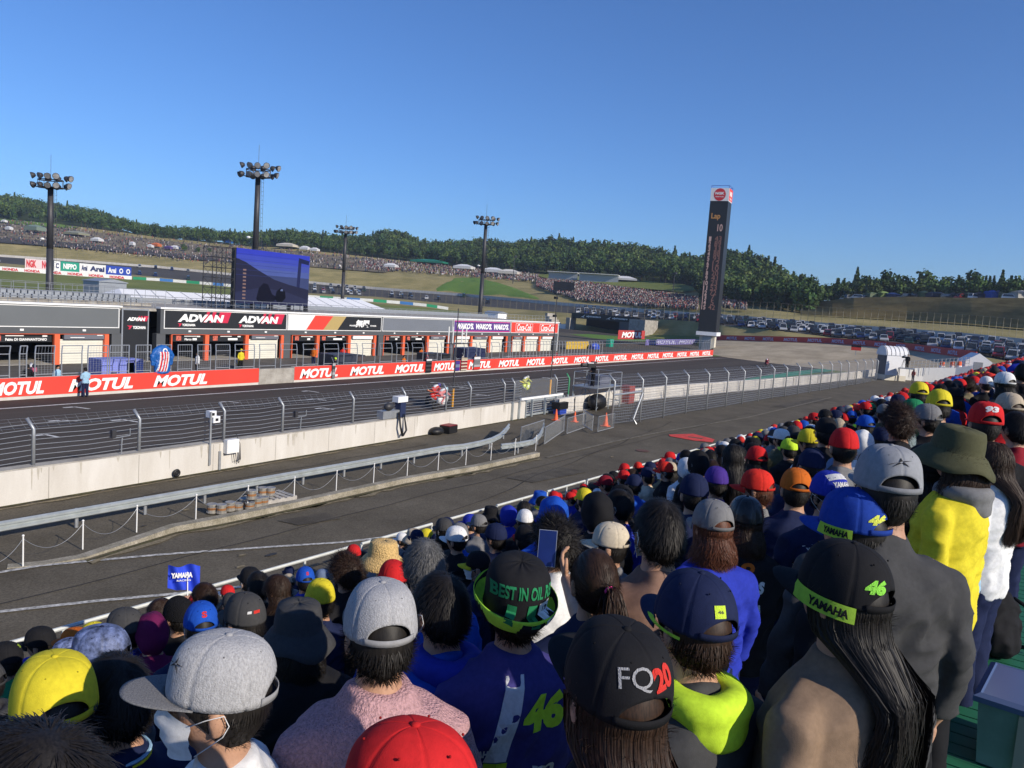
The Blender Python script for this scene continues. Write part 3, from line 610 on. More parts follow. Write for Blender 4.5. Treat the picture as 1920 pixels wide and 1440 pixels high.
scaffold(onY(404, 560, YS).x, xl-.15, YS, YS+2, ZT, onY(405, 461, YS).z, 'dark scaffold tower on the roof left of the video screen')
mb = MB()
scaffold(xl+.2, xr-.3, YS+.9, YS+1.9, ZT, ZT+.9, 'low dark scaffold carrying the video screen from behind', 1)
# ================================================================ FLOODLIGHT MASTS
def mast(px, ytop, D, lab, w=3.1, rod=True):
    p = atD(px, ytop, D); zt_ = p.z; b = (p.x, p.y, 0); r = thing('floodlight_mast', lab, 'floodlight mast', b, YAW-.25)
    mb = MB(); mb.cyl((0, 0, 0), .52, zt_*.55, 14, .42); mb.cyl((0, 0, zt_*.55), .42, zt_*.45, 14, .36); mb.build('pole', M_dkmetal, r, smooth=True)
    mb = MB(); 
    for s_ in (-.16, .16): mb.tube([(.3, -.62+s_, 1), (.3, -.55+s_, zt_)], .025, 4)
    k = 1.0
    while k < zt_-.5: mb.tube([(.3, -.78, k), (.3, -.46, k)], .02, 3); k += .6
    mb.build('ladder', M_dkmetal, r)
    mb = MB(); 
    for z in (zt_, zt_+1.0):
        for a in range(8): mb.tube([(1.1*math.cos(a*PI/4), w*.62*math.sin(a*PI/4), z), (1.1*math.cos((a+1)*PI/4), w*.62*math.sin((a+1)*PI/4), z)], .07, 4)
    for a in range(8): mb.tube([(1.1*math.cos(a*PI/4), w*.62*math.sin(a*PI/4), zt_), (1.1*math.cos(a*PI/4), w*.62*math.sin(a*PI/4), zt_+1.0)], .05, 4)
    mb.box((0, 0, zt_), (1.9, w*1.1, .08)); mb.build('platform', M_dkmetal, r)
    rn = random.Random(int(px)); lamps = [(-1.1, y, z) for y in (-w*.62, -w*.2, w*.2, w*.6) for z in (zt_+.25, zt_+1.45)]+[(1.1, y, z) for y in (-w*.5, 0, w*.5) for z in (zt_+.3, zt_+1.4)]+[(0, w*.92, zt_+.35), (0, -w*.92, zt_+.3), (.2, -w*.95, zt_+1.3)]
    for x, y, z in lamps:
        d = Vector((x*.8+rn.uniform(-.4, .4), y*.5, -.5)).normalized(); c = Vector((x, y, z)); q_ = d.to_track_quat('Z', 'Y').to_matrix()
        mb = MB(); vs = [(.16, -.35), (.3, -.2), (.42, .1), (.44, .2)]
        mb.loft([[c+q_@Vector((rr*math.cos(2*PI*k/12), rr*math.sin(2*PI*k/12), zz)) for k in range(12)] for rr, zz in vs]); f = mb.build('floodlight', M_dkmetal, r, smooth=True)
        MB().loft([[c+q_@Vector((rr*math.cos(2*PI*k/12), rr*math.sin(2*PI*k/12), .215)) for k in range(12)] for rr in (.02, .38)]).build('lens', mat('lens', (.5, .5, .5), .15), f)
    if rod: MB().tube([(0, 0, zt_+1), (0, 0, zt_+4.4)], .03, 4).build('lightning_rod', M_dkmetal, r)
    zc = zt_*.62; mb = MB(); mb.tube([(0, 0, zc), (-.3, .9, zc)], .03, 4); mb.ell((-.3, 1.0, zc), .22, .3, .18); mb.build('loudspeaker', M_white, r)
mast(95, 352, 125, 'tall dark floodlight mast at the far left, before the sponsor boards')
mast(484, 332, 118, 'tallest floodlight mast, rising behind the video screen')
mast(648, 437, 205, 'distant smaller floodlight mast right of the video screen')
mast(911, 421, 180, 'floodlight mast rising behind the middle of the pit building', 2.9)
def lamp_pole(px, yt, D, h, lab):
    p = atD(px, yt, D); r = thing('lamp_pole', lab, 'lamp pole', (p.x, p.y, p.z-h), 0); MB().cyl((0, 0, 0), .22, h, 8, .14).build('pole', M_dkmetal, r)
    mb = MB(); mb.box((0, 0, h), (1.6, 1.6, .4))
    for a in (-.8, 0, .8): mb.box((a, -.6, h+.45), (.5, .4, .5))
    mb.build('lamp_head', M_dkmetal, r)
lamp_pole(965, 482, 420, 14, 'thin distant lamp pole in front of the wood, right of the fourth mast'); lamp_pole(1265, 513, 330, 14, 'thin distant lamp pole by the hillside crowd near the scoreboard tower')
lamp_pole(1505, 534, 330, 12, 'plain distant pole against the dark trees right of the scoreboard tower')
# ================================================================ SCOREBOARD TOWER
tb = gp(1325, 657); tw = thing('scoreboard_tower', 'tall dark electronic scoreboard tower with lap count and red numbers', 'scoreboard', (tb.x, tb.y, 0), R(6))
tx, ty = 1.9, 1.9; zb_ = atD(1318, 622, tb.length).z+.1; ztp = atD(1344, 379, tb.length).z; zcap = atD(1345, 355, tb.length).z
MB().bb((-tx, -ty, zb_), (tx, ty, ztp)).build('display_shaft', M_blackpanel, tw)
MB().bb((-tx-.02, -ty-.02, ztp+.01), (tx+.02, ty+.02, zcap)).build('cap', M_white, tw)
mb = MB()
for a, b in (((-tx, -ty), (tx, -ty)), ((-tx, ty), (tx, ty)), ((-tx, -ty), (-tx, ty)), ((tx, -ty), (tx, ty))): mb.tube([(a[0], a[1], zcap+.5), (b[0], b[1], zcap+.5)], .05, 4); mb.tube([(a[0], a[1], zcap), (a[0], a[1], zcap+.5)], .05, 4)
mb.build('top_rail', M_blue, tw)
MB().bb((-tx+.15, -ty-.06, ztp+.2), (tx+.04, -ty-.021, zcap-.02)).build('red_panel', M_red, tw)
text('NGK', tw, (0, -ty-.08, (ztp+zcap)/2+.3), (1, 0, 0), (0, 0, 1), 2.6, 1.0, M_lett, .05, world=False); text('SPARK', tw, (0, -ty-.08, (ztp+zcap)/2-.75), (1, 0, 0), (0, 0, 1), 2.2, .35, M_lett, .03, world=False)
zc = (ztp+zcap)/2
MB().add([(-tx-.04, 1.25*math.cos(a*PI/12), zc+1.3*math.sin(a*PI/12)) for a in range(24)], [tuple(range(24))[::-1]]).build('emblem', M_rl, tw)
text('NGK', tw, (-tx-.06, 0, zc+.25), (0, -1, 0), (0, 0, 1), 1.9, .55, M_lett, .05, world=False)
text('SPARK PLUGS', tw, (-tx-.06, 0, zc-.45), (0, -1, 0), (0, 0, 1), 1.7, .25, M_lett, .02, world=False)
M_led = mat('led_digits', (.75, .3, .2), .5, emit=.28); M_amb = mat('amber_digits', (.4, .2, .06), .5, emit=.2); M_dim = mat('dim_digits', (.26, .13, .1), .5, emit=.12); M_dig = mat('pale_digits', (.45, .3, .26), .5, emit=.15)
text('Lap', tw, (-tx-.03, .4, ztp-3.3), (0, -1, 0), (0, 0, 1), 1.9, 1.5, M_amb, .02, world=False); text('10', tw, (-tx-.03, -.7, ztp-5.6), (0, -1, 0), (0, 0, 1), 1.1, 1.5, M_dig, .02, world=False)
nums = ['43', '89', '33', '88', '93', '12', '10', '20', '41', '23', '53', '72', '7', '5', '42']
for k in range(15):
    z = ztp-8.0-k*(ztp-8.0-zb_-5.2)/14; 
    text(str(k+1), tw, (-tx-.03, 1.15 if k < 9 else 1.2, z), (0, -1, 0), (0, 0, 1), .5 if k < 9 else .9, 1.0, M_dig, .03, world=False)
    text(nums[k], tw, (-tx-.03, -.55, z+.1), (0, -1, 0), (0, 0, 1), 1.4 if len(nums[k]) > 1 else .7, 1.05, M_dim, .0, world=False)
MB().bb((-tx-.3, -ty-.3, zb_-.8), (tx+.3, ty+.3, zb_-.01)).build('collar', M_tent, tw)
mcr = mat('cream_paint', (.62, .58, .48), .6, 1, .06)
for y in (-1.3, 1.3): MB().bb((-.9+.0, y-.35, 0), (.9, y+.35, zb_-.8)).build('leg', mcr, tw)
tw2 = MB(); tw2.bb((-1.2, -.94, 0), (-.3, .94, zb_-.81)); tw2.build('machine_housing', M_gal, tw)
# ================================================================ NEAR WALL, FENCES AND BARRIERS OF THE SERVICE ROAD
YN = 24.3
nw = thing('track_wall', 'long weathered white concrete wall with cable fence between the track and the service road', 'wall', (25, YN, 0))
mb = MB(); mb.bb((-12, YN, -.1), (42.0, YN+.5, 1.02)); mb.build('concrete', A_wall, nw, True)
mb = MB(); mb.bb((-12, YN+.03, 1.021), (42, YN+.49, 1.06)); mb.build('coping', A_conc, nw, True)
posts = [7.2, 10, 12.7, 16.2, 19.7, 22.6, 26.8, 30.5, 34.0, 36.3, 39.9]
def bent(x, y, z0, z1, r, parent, m=M_gal, rr=.055, dy=-.0, lean=.28, h=.32, dx=-.12):
    MB().tube([(x, y, z0), (x, y, z1-h), (x+dx, y-lean*0+dy+lean*.6, z1)], rr, 7).build('post', m, parent, True, smooth=True)
for x in posts: bent(x, YN+.3, 1.0, 2.5, .05, nw)
for k in range(8):
    z = 1.2+k*.16; off = (0, 0) if z < 2.2 else (-.12*(z-2.18)/.32, .17*(z-2.18)/.32)
    rn = random.Random(k); pts = []
    for x in [-12]+posts+[42]:
        pts.append((x+off[0], YN+.34+off[1], z)); 
        if x < 40: pts.append((x+1.7+off[0], YN+.34+off[1], z-.025-rn.random()*.03))
    MB().tube(pts, .011, 4).build('cable', M_gal, nw, True)
mb = MB()
for i in range(0, 110):     # fine wire netting along the bent top
    x = 3+i*.34; mb.tube([(x, YN+.36, 2.18), (x-.12, YN+.53, 2.5)], .004, 3)
for k in range(4): mb.tube([(-12, YN+.38+k*.05, 2.22+k*.09), (42, YN+.38+k*.05, 2.22+k*.09)], .004, 3)
mb.build('wire_netting', M_gal, nw, True)
# sliding gate beyond the wall
for k in range(15): x_ = -2+k*3.0; MB().bb((x_, YN-.004, .0), (x_+.02, YN-.001, 1.0)).build('joint', mat('joint_grey', (.3, .28, .25), .9), nw, True)
rg = random.Random(8)
for k in range(46):
    x_ = rg.uniform(4, 41.5); L_ = rg.uniform(.15, .7); w_ = rg.uniform(.02, .07); MB().add([(x_-w_, YN-.006, 1.01), (x_+w_, YN-.006, 1.01), (x_+w_*.3, YN-.006, 1.01-L_), (x_-w_*.2, YN-.006, 1.01-L_*.9)], [(0, 3, 2, 1)]).build('stain', mat('wall_stain', (.44, .41, .35), .9, 5, .15), nw, True)
gt = thing('steel_gate', 'grey steel gate with clear screen above, at the right end of the near white wall', 'gate', (43, YN, 0))
mb = MB()
for x in (42.1, 42.9, 44.6, 46.1, 47.2): mb.bb((x, YN, 0), (x+.09, YN+.12, 1.1))
for x in (40.3, 41.1, 47.5, 48.3): mb.bb((x, YN-.14, .02), (x+.08, YN-.02, 1.15))
for z in (.05, .95): mb.bb((42.0, YN+.14, z), (47.4, YN+.24, z+.12))
mb.build('gate_frame', M_galbr, gt, True)
mb = MB()
for k in range(5): mb.bb((42.1, YN+.26, .22+k*.15), (47.3, YN+.29, .3+k*.15))
mb.build('slats', M_gal, gt, True)
mb = MB(); mb.bb((42.0, YN+.3, 1.07), (47.6, YN+.42, 1.2)); mb.build('beam', M_white, gt, True)
for x in (41.1, 46.6, 48.4): bent(x, YN+.35, 1.0 if x < 47 else 0, 2.5, .05, gt, M_gal if x < 47 else mat('green_post', (.06, .3, .14), .5))
for k in range(7): MB().tube([(46.6, YN+.38, 1.25+k*.17), (48.4, YN+.38, 1.25+k*.17)], .014, 4).build('cable', M_gal, gt, True)
MB().bb((41.2, YN+.37, 1.22), (46.5, YN+.38, 2.35)).build('clear_screen', mat('clear_screen', (.7, .75, .8), .15, alpha=.05), gt, True)
# white barrier wall beyond the gate, curving to the right
bp_ = [gp(1042, 776), gp(1100, 765), gp(1160, 755), gp(1240, 745), gp(1330, 737), gp(1430, 728), gp(1530, 718), gp(1600, 710), gp(1640, 704)]
bp_ = [Vector((p.x, p.y, 0)) for p in bp_]; bp2 = [bp_[0]]
for i in range(1, len(bp_)):
    for j in range(1, 5): bp2.append(bp_[i-1].lerp(bp_[i], j/4))
wb = wall_strip('barrier_wall', bp2, 1.0, .3, A_wall, 'long white barrier wall behind the tall cable fence', 'wall')
gl = MB()
for i in range(0, len(bp2), 2): p = bp2[i]; gl.bb((p.x-.03, p.y-.19, .02), (p.x+.03, p.y-.152, .99))
o = gl.build('joint', M_dkmetal); o.parent = wb
wline('inner_wall_base', [tuple(p+Vector((0, -.4, 0)))[:2] for p in bp2], .3, M_worn, .006)
# tall cable fence on the service road
fp = [(1146, 798, 691), (1199, 791, 687), (1243, 783, 684), (1285, 775, 682), (1324, 769, 680), (1360, 763, 678), (1391, 757, 676), (1421, 752, 674), (1447, 747, 673), (1471, 744, 672), (1495, 740, 671), (1517, 736, 670), (1537, 733, 669), (1556, 730, 668), (1573, 727, 667.5), (1588, 724, 667), (1604, 722, 666.5), (1619, 719, 666), (1633, 716, 665), (1643, 714, 664.5)]
cf = thing('cable_fence', 'tall grey cable fence with bent tops running from the cones to the white booth', 'fence', tuple(gp(1400, 755)))
P = [gp(a, b) for a, b, c in fp]
for (a, b, c), p in zip(fp, P):
    h = (b-c)*proj(p)[2]/F/1.0; h = 3.15
    MB().tube([p, p+Vector((0, 0, h-.4)), p+Vector((-.15, .38, h))], .06, 7).build('post', M_gal, cf, True, smooth=True)
for k in range(17):
    z = .15+k*.175; o = Vector((0, 0, z)) if z < 2.75 else Vector((-.15*(z-2.75)/.4, .38*(z-2.75)/.4, z))
    MB().tube([p+o for p in P], .013, 3).build('cable', M_gal, cf, True)
mb = MB()
for i in range(len(P)-1):
    n_ = max(4, int((P[i+1]-P[i]).length/.22))
    for j in range(n_): q_ = P[i].lerp(P[i+1], j/n_); mb.tube([q_+Vector((0, .02, .1)), q_+Vector((0, .02, 2.8)), q_+Vector((-.15, .4, 3.15))], .006, 3)
for k in range(26): z = .1+k*.104; mb.tube([p+Vector((0, .03, z)) for p in P], .005, 3)
mb.build('wire_mesh', M_gal, cf, True)
pm = P[0].lerp(P[1], .55)
MB().tube([P[0]+Vector((0, 0, 1.9)), P[1]+Vector((0, 0, 2.0))], .07, 6).build('brace', M_gal, cf, True)
MB().tube([pm+Vector((.3, -.5, 0)), pm+Vector((.2, -.3, .3)), P[1]+Vector((0, -.05, 1.9))], .06, 6).build('brace', M_gal, cf, True)
# guard rail (corrugated) along the service road
def guard(pts, label, h=.42):
    pts = [Vector((p[0], p[1], 0)) for p in pts]; r = thing('guard_rail', label, 'guard rail', tuple(pts[len(pts)//2])); rings = []
    prof = [(-.03, -.14), (.035, -.1), (.035, -.05), (-.03, -.01), (-.03, .01), (.035, .05), (.035, .1), (-.03, .14), (-.045, .14), (-.045, -.14)]
    for i, p in enumerate(pts):
        t = (pts[min(i+1, len(pts)-1)]-pts[max(i-1, 0)]).normalized(); n = Vector((t.y, -t.x, 0)); rings.append([p+n*a+Vector((0, 0, h+b)) for a, b in prof])
    MB().loft(rings).build('rail', M_galbr, r, True)
    acc_ = 0
    for i in range(len(pts)-1):
        L_ = (pts[i+1]-pts[i]).length; acc_ += L_
        if acc_ > 2 or L_ > 2:
            acc_ = 0; t = (pts[i+1]-pts[i]).normalized(); n = Vector((t.y, -t.x, 0)); MB().tube([pts[i]-n*.1, pts[i]-n*.1+Vector((0, 0, h+.12))], .05, 6).build('post', M_gal, r, True)
    return r
g0 = [(x, 21.5-.05*x) for x in np.arange(-4, 29, 2.0)]
g1 = [gp(*q_, .42) for q_ in ((870, 838), (900, 832), (922, 826), (938, 818), (948, 808), (955, 799))]
guard([(x, y) for x, y in g0]+[(p.x, p.y) for p in g1], 'long galvanised guard rail curving up at its right end beside the white wall')
g2 = [gp(*q_, .42) for q_ in ((940, 838), (975, 834), (1000, 829), (1012, 818), (1018, 806), (1020, 797))]
guard([(p.x, p.y) for p in g2], 'short curved second guard rail beside the crowd barriers')
# kerb and chain posts
kb = [gp(x, y) for x, y in ((20, 1064), (90, 1058), (160, 1047), (250, 1020), (330, 996), (420, 980), (560, 950), (760, 905), (900, 880), (1012, 855))]
wall_strip('raised_kerb', [Vector((p.x, p.y+.15, 0)) for p in kb], [.0, .01, .03, .08, .14, .16, .16, .16, .16, .16], .3, A_kerb, 'long mossy concrete kerb below the chained posts', 'kerb')
cps = [(43, 1062, 1016), (155, 1030, 985), (256, 998, 955), (367, 974, 934), (464, 955, 917), (551, 936, 902), (630, 922, 887), (700, 907, 873), (763, 894, 863), (821, 882, 852), (873, 872, 843), (920, 863, 834), (965, 853, 827), (1004, 845, 820)]
CP_ = [(x-118 if x == 43 else x, b) for x, b, t in cps]
cpx = [(-75, 1088)]+[(x, b) for x, b, t in cps]; PP = [gp(*q_) for q_ in cpx]
for i, p in enumerate(PP):
    w_ = {0: 'just outside the left edge', 1: 'nearest the left edge', len(PP)-1: 'last before the crowd barriers'}.get(i, 'number %d along the kerb' % i)
    r = thing('chain_post', 'thin white post carrying a slack chain along the kerb', 'post', tuple(p), 0, 'white posts carrying the slack chain')
    MB().tube([(0, 0, 0), (0, 0, .74)], .018, 6).build('shaft', M_white, r); MB().ell((0, 0, .75), .03, .03, .03, 8, 6).build('finial', M_white, r)
    if i: 
        a = PP[i-1]; ch = []
        for j in range(17): t = j/16; q_ = a.lerp(p, t); ch.append((q_.x, q_.y, .68-.5*(1-(2*t-1)**2)*(.95 if i % 2 else .8)))
        tag(MB().tube(ch, .006, 4).build('chain', M_gal), 'slack white chain hanging between two kerbside posts', 'chain', 'slack chains between the white posts')
# moss and grit gathered along the wall foot and the kerb
def grime(name, pts, w, m, seed):
    rg = random.Random(seed); a = []; b = []; P_ = []
    for i in range(len(pts)-1):
        A_, B_ = Vector(pts[i]), Vector(pts[i+1]); n_ = max(2, int((B_-A_).length/.25)); P_ += [A_.lerp(B_, j/n_) for j in range(n_)]
    for i, p in enumerate(P_):
        k = abs(noise.noise(Vector((p.x*.9+seed, p.y*.9, 0))))+.5*abs(noise.noise(Vector((p.x*4, seed, 0)))); a.append((p.x, p.y)); b.append((p.x, p.y-w*(.15+1.3*k)))
    return band(name, a, b, m, .009)
M_moss = mat('moss_grit', (.075, .068, .025), .95, 7, .6); M_sand = mat('sandy_grit', (.2, .165, .1), .95, 9, .5)
grime('wall_moss', [(0, YN-.003, 0), (42, YN-.003, 0)], .32, M_moss, 2); grime('wall_grit', [(0, YN-.25, 0), (30, YN-.3, 0)], .22, M_sand, 7)
kq = [Vector((gp(x, y).x, gp(x, y).y, 0)) for x, y in ((160, 1052), (250, 1023), (330, 999), (420, 983), (560, 953), (760, 908), (900, 883), (1012, 858))]; grime('kerb_moss', kq, .22, M_moss, 4); grime('kerb_grit', [q_-Vector((0, .12, 0)) for q_ in kq], .25, M_sand, 9)
rg = random.Random(4)
for k in range(26):
    p_ = gp(rg.uniform(0, 1500), rg.uniform(790, 1090)); 
    if p_.y > 23.9 or p_.y < 10 or p_.x > 80: continue
    r0 = rg.uniform(.03, .11); sheet('stain', [(p_.x+r0*2.2*rg.uniform(.6, 1)*math.cos(a_*PI/6), p_.y+r0*rg.uniform(.6, 1)*math.sin(a_*PI/6)) for a_ in range(12)], M_sand if k % 3 else mat('oil_stain', (.035, .031, .026), .6, 5, .3), .0075+k*.0001)
for k, (x0_, y0_, x1_, y1_) in enumerate(((0, 22.9, 30, 22.6), (4, 17.2, 60, 15.2), (30, 20.5, 70, 18.6), (14, 14, 50, 17.5))):
    pts_ = [(lerp(x0_, x1_, t_)+.0, lerp(y0_, y1_, t_)+.25*noise.noise(Vector((t_*14, k*3.1, 0)))) for t_ in np.linspace(0, 1, 60)]; wline('asphalt_crack', pts_, .035, mat('crack', (.025, .022, .02), .95), .0085)
# kegs on and beside a pallet
M_keg = mat('dull_steel', (.4, .38, .34), .4, 6, .2, metal=.5)
pl = gp(508, 936); r = thing('pallet', 'grey wooden pallet beside the kerb, carrying two drums', 'pallet', tuple(pl), R(-6)); wd = mat('grey_wood', (.38, .36, .33), .8, 6, .25)
for i in range(6): MB().bb((-.7+i*.24, -.5, .11), (-.54+i*.24, .5, .13)).build('board', wd, r)
for y in (-.45, 0, .45): MB().bb((-.7, y-.05, 0), (.67, y+.05, .108)).build('bearer', wd, r)
kegs = [(397, 962, 0), (415, 963, 0), (431, 958, 0), (446, 956, 0), (457, 951, 0), (468, 954, 0), (472, 944, 0), (482, 950, 0), (494, 948, 0), (492, 930, .13), (507, 930, .13), (471, 936, .33)]
for i, (a, b, z) in enumerate(kegs):
    p = gp(a, b, z); r = thing('cable_drum', 'small steel drum with rust-brown band', 'drum', (p.x, p.y, z), random.random()*6, None)
    r['label'] = ['leftmost small steel drum of the row along the kerb', 'second small steel drum from the left of the row', 'third small drum from the left of the row', 'small low drum just left of the stacked drums', 'brownish drum left of the chain post', 'drum directly right of the fifth, under the stacked one', 'drum behind the chain post, lower one of the stack', 'drum second nearest to the pallet on the ground', 'drum on the ground nearest to the pallet', 'left drum standing on the pallet', 'right drum standing on the pallet', 'drum stacked on another beside the pallet'][i]
    h = .3 if i not in (3, 5) else .22
    MB().loft([[(rr*math.cos(2*PI*k/14), rr*math.sin(2*PI*k/14), z_) for k in range(14)] for rr, z_ in ((.13, 0), (.16, .02), (.16, .05), (.14, .06), (.14, h-.06), (.16, h-.05), (.16, h-.01), (.14, h), (.04, h-.03))]).build('shell', M_keg, r, smooth=False)
    MB().cyl((0, 0, h*.4), .146, h*.22, 14).build('band', mat('rust_band', (.28, .13, .05), .8), r)
# boxes and cables on the wall
def cbox(px, py, z, w, d, h, label, m=M_white, name='control_box'):
    p = onY(px, py, YN-.02); r = thing(name, label, 'box', (p.x, YN-.01-d, p.z)); MB().bb((-w/2, 0, 0), (w/2, d, h)).build('case', m, r); MB().bb((-w/2+.03, -.014, .03), (w/2-.03, -.001, h-.03)).build('door', m, r)
    return r, p
b1, p1 = cbox(430, 848, 0, .55, .22, .52, 'pale control box fixed on the near white wall')
mb = MB(); pc = p1
mb.tube([(p1.x-.45, YN-.05, 0), (p1.x-.45, YN-.05, p1.z+.1)], .045, 6); mb.tube([(p1.x-.9, YN-.05, .25), (p1.x-.9, YN-.05, 2.25)], .04, 6)
tag(mb.build('conduit', M_gal), 'upright grey pipes fixed on the near white wall by the control box', 'pipe')
for k in range(3): tag(MB().tube([(p1.x+.1+k*.1, YN-.12, p1.z+.02), (p1.x+.15+k*.1, YN-.14, p1.z-.35-k*.05), (p1.x+.38+k*.03, YN-.14, p1.z-.3), (p1.x+.42, YN-.1, p1.z+.3), (p1.x+.25, YN-.02, p1.z+.75)], .014, 5).build('cable', M_dkmetal), 'grey cable looping below the control box on the wall', 'cable', 'cables looping below the control box')
for a, b, l in ((396, 776, 'upper small pale box on the pole over the near wall'), (403, 786, 'lower small pale box on the pole over the near wall')):
    p = onY(a, b, YN+.1); r = thing('sensor_box', l, 'box', tuple(p)); MB().box((0, 0, 0), (.3, .22, .24)).build('case', M_tent, r); MB().box((0, -.12, 0), (.12, .012, .1)).build('lens', M_black, r)
for a, b in ((228, 835), (563, 813)):
    p = onY(a, b, YN+.2); r = thing('track_sensor', 'small forked sensor head on a bracket above the wall'+(', farther left of the two' if a < 300 else ', right of the pole boxes'), 'sensor', (p.x, YN+.2, 1.06)); MB().tube([(0, 0, 0), (0, 0, .3), (.02, 0, .55)], .02, 5).build('stem', M_gal, r)
    MB().tube([(-.3, 0, .8), (-.3, 0, .56), (.3, 0, .6), (.3, 0, .84)], .02, 4).build('fork', M_gal, r); MB().box((-.3, 0, .72), (.14, .12, .26)).build('housing', M_dkmetal, r)
p = onY(332, 884, YN-.12); tag(MB().torus((p.x, YN-.1, .17), .1, .05, 'Y').ell((p.x, YN-.1, .17), .1, .04, .1).build('cable_reel', M_black, smooth=True), 'round black reel at the foot of the near white wall', 'reel')
# equipment cluster on the wall near the red motorcycle
p = gp(838, 800, 1.06); eq = thing('timing_equipment', 'cluster of pale and blue equipment boxes with black cables on top of the wall', 'equipment', (p.x, YN+.25, 1.06))
MB().bb((-1.1, -.2, .02), (.1, .2, .4)).build('case', M_gal, eq); MB().bb((.14, -.22, .02), (.55, .15, .75)).build('case', mat('dark_blue_case', (.02, .03, .08), .5), eq); MB().bb((-.1, -.25, .77), (.65, .12, 1.05)).build('case', M_tent, eq); MB().ell((-.6, -.1, .6), .3, .2, .2).build('cover', M_dkmetal, eq, smooth=True)
for k in range(3): MB().tube([(-.1+k*.05, -.28, .3), (-.15+k*.03, -.5, -.4), (0+k*.06, -.52, -.85), (.3+k*.04, -.5, -.6), (.34, -.3, .2)], .03, 6).build('cable', M_black, eq, smooth=True)
p = gp(835, 812); r = thing('black_case', 'low black case with red edge on the ground at the wall foot', 'case', tuple(p), .1); MB().bb((-.1, -.3, 0), (.75, .3, .38)).build('shell', M_black, r); MB().bb((-.1, -.28, .385), (.75, .28, .42)).build('lid', mat('dark_red', (.2, .01, .02), .5), r)
tag(MB().ell((p.x-.65, p.y+.1, .16), .5, .35, .22, 14, 8).build('black_bag', M_black, smooth=True), 'slumped black bag left of the black case at the wall foot', 'bag')
# thin upright poles with cameras
def thinpole(px, pyb, pyt, z0, lab, Yp):
    p = onY(px, pyb, Yp); t_ = onY(px+6, pyt, Yp); r = thing('antenna_mast', lab, 'mast', (p.x, Yp, z0)); h = t_.z-z0
    MB().tube([(0, 0, 0), (0, 0, h)], [.05, .03], 6).build('pole', M_dkmetal, r); MB().tube([(0, 0, .1), (0, 0, 1.1)], .07, 6).build('sleeve', mat('amber_sleeve', (.7, .33, .03), .5), r); return r, h
r, h = thinpole(848, 762, 578, 1.06, 'black antenna mast with white aerials behind the near wall', YN+.6)
for k in (-.75, -.35, .5, .9): MB().tube([(k, 0, h-1.9), (k, 0, h-1.0)], .035, 5).build('aerial', M_white, r)
MB().tube([(-.9, 0, h-1.92), (1.1, 0, h-1.92)], .03, 4).build('crossbar', M_dkmetal, r)
r, h = thinpole(1030, 748, 552, 1.06, 'thin black mast with two small cameras by the steel gate', YN+.6)
for z_ in (h-1.4, h-.2): MB().box((-.15, 0, z_), (.3, .16, .16)).build('camera', M_black, r)
# cones
for i, (a, b) in enumerate(((1042, 788), (1077, 791), (1135, 799))):
    p = gp(a, b); r = thing('traffic_cone', ['orange cone by the gate, left of three', 'orange cone in the middle behind the crowd barriers', 'largest orange cone at the foot of the cable fence'][i], 'cone', tuple(p)); sc = (1, .95, 1.2)[i]
    MB().bb((-.2*sc, -.2*sc, 0), (.2*sc, .2*sc, .04)).build('base', M_cone, r); MB().cyl((0, 0, .04), .15*sc, .66*sc, 14, .03).build('body', M_cone, r, smooth=False)
# crowd barriers
bl = [((1020, 838), (1057, 812), 'leftmost crowd barrier, beside the curved guard rail'), ((1062, 818), (1096, 806), 'second crowd barrier from the left'), ((1092, 800), (1110, 812), 'crowd barrier between the two orange cones'), ((1120, 814), (1150, 806), 'rightmost low crowd barrier in front of the cable fence'), ((975, 838), (1018, 822), 'crowd barrier behind the chained posts')]
for a, b, l in bl:
    A = gp(*a); B = gp(*b); d = B-A; r = thing('crowd_barrier', l, 'barrier', tuple(A)); n = max(6, int(d.length/.16)); hh = 1.0
    mb = MB(); mb.tube([A+Vector((0, 0, .15)), A+Vector((0, 0, hh)), B+Vector((0, 0, hh)), B+Vector((0, 0, .15)), A+Vector((0, 0, .15))], .022, 5); mb.build('frame', M_gal, r, True)
    mb = MB()
    for i in range(1, n): q_ = A.lerp(B, i/n); mb.tube([q_+Vector((0, 0, .15)), q_+Vector((0, 0, hh))], .009, 4)
    mb.build('bars', M_gal, r, True)
# camera platform with operator (operator added with the people)
pA = gp(1140, 772); CX, CY = pA.x+1.4, pA.y+1.6
sc_ = thing('camera_platform', 'scaffold camera platform with railings behind the cable fence', 'scaffold', (CX, CY, 0))
mb = MB(); mb.bb((CX-2.1, CY-1, 1.55), (CX+2.1, CY+1, 1.62)); mb.build('deck', M_gal, sc_, True)
for x in (-2, 0, 2):
    for y in (-.95, .95): MB().tube([(CX+x, CY+y, 0), (CX+x, CY+y, 2.6)], .03, 5).build('pole', M_galbr, sc_, True)
mb = MB()
for z in (.5, 2.1, 2.6):
    for y in (-.95, .95): mb.tube([(CX-2, CY+y, z), (CX+2, CY+y, z)], .022, 4)
    for x in (-2, 2): mb.tube([(CX+x, CY-.95, z), (CX+x, CY+.95, z)], .022, 4)
for y in (-.95, .95): mb.tube([(CX-2, CY+y, .1), (CX, CY+y, 1.5)], .02, 4); mb.tube([(CX, CY+y, 1.5), (CX+2, CY+y, .1)], .02, 4)
mb.build('brace', M_gal, sc_, True)
MB().bb((CX-.1, CY-.2, 1.63), (CX+1.6, CY+.8, 2.3)).build('cover', mat('tarpaulin', (.12, .13, .17), .6, 2, .2), sc_, True)
p = gp(1178, 757); tag(MB().bb((p.x, p.y, 0), (p.x+1.1, p.y+.8, 1.35)).bb((p.x+.02, p.y-.03, .1), (p.x+1.08, p.y-.004, 1.2)).build('red_cabinet', mat('brick_red', (.3, .06, .05), .6)), 'brick-red cabinet behind the cable fence below the camera platform', 'cabinet')
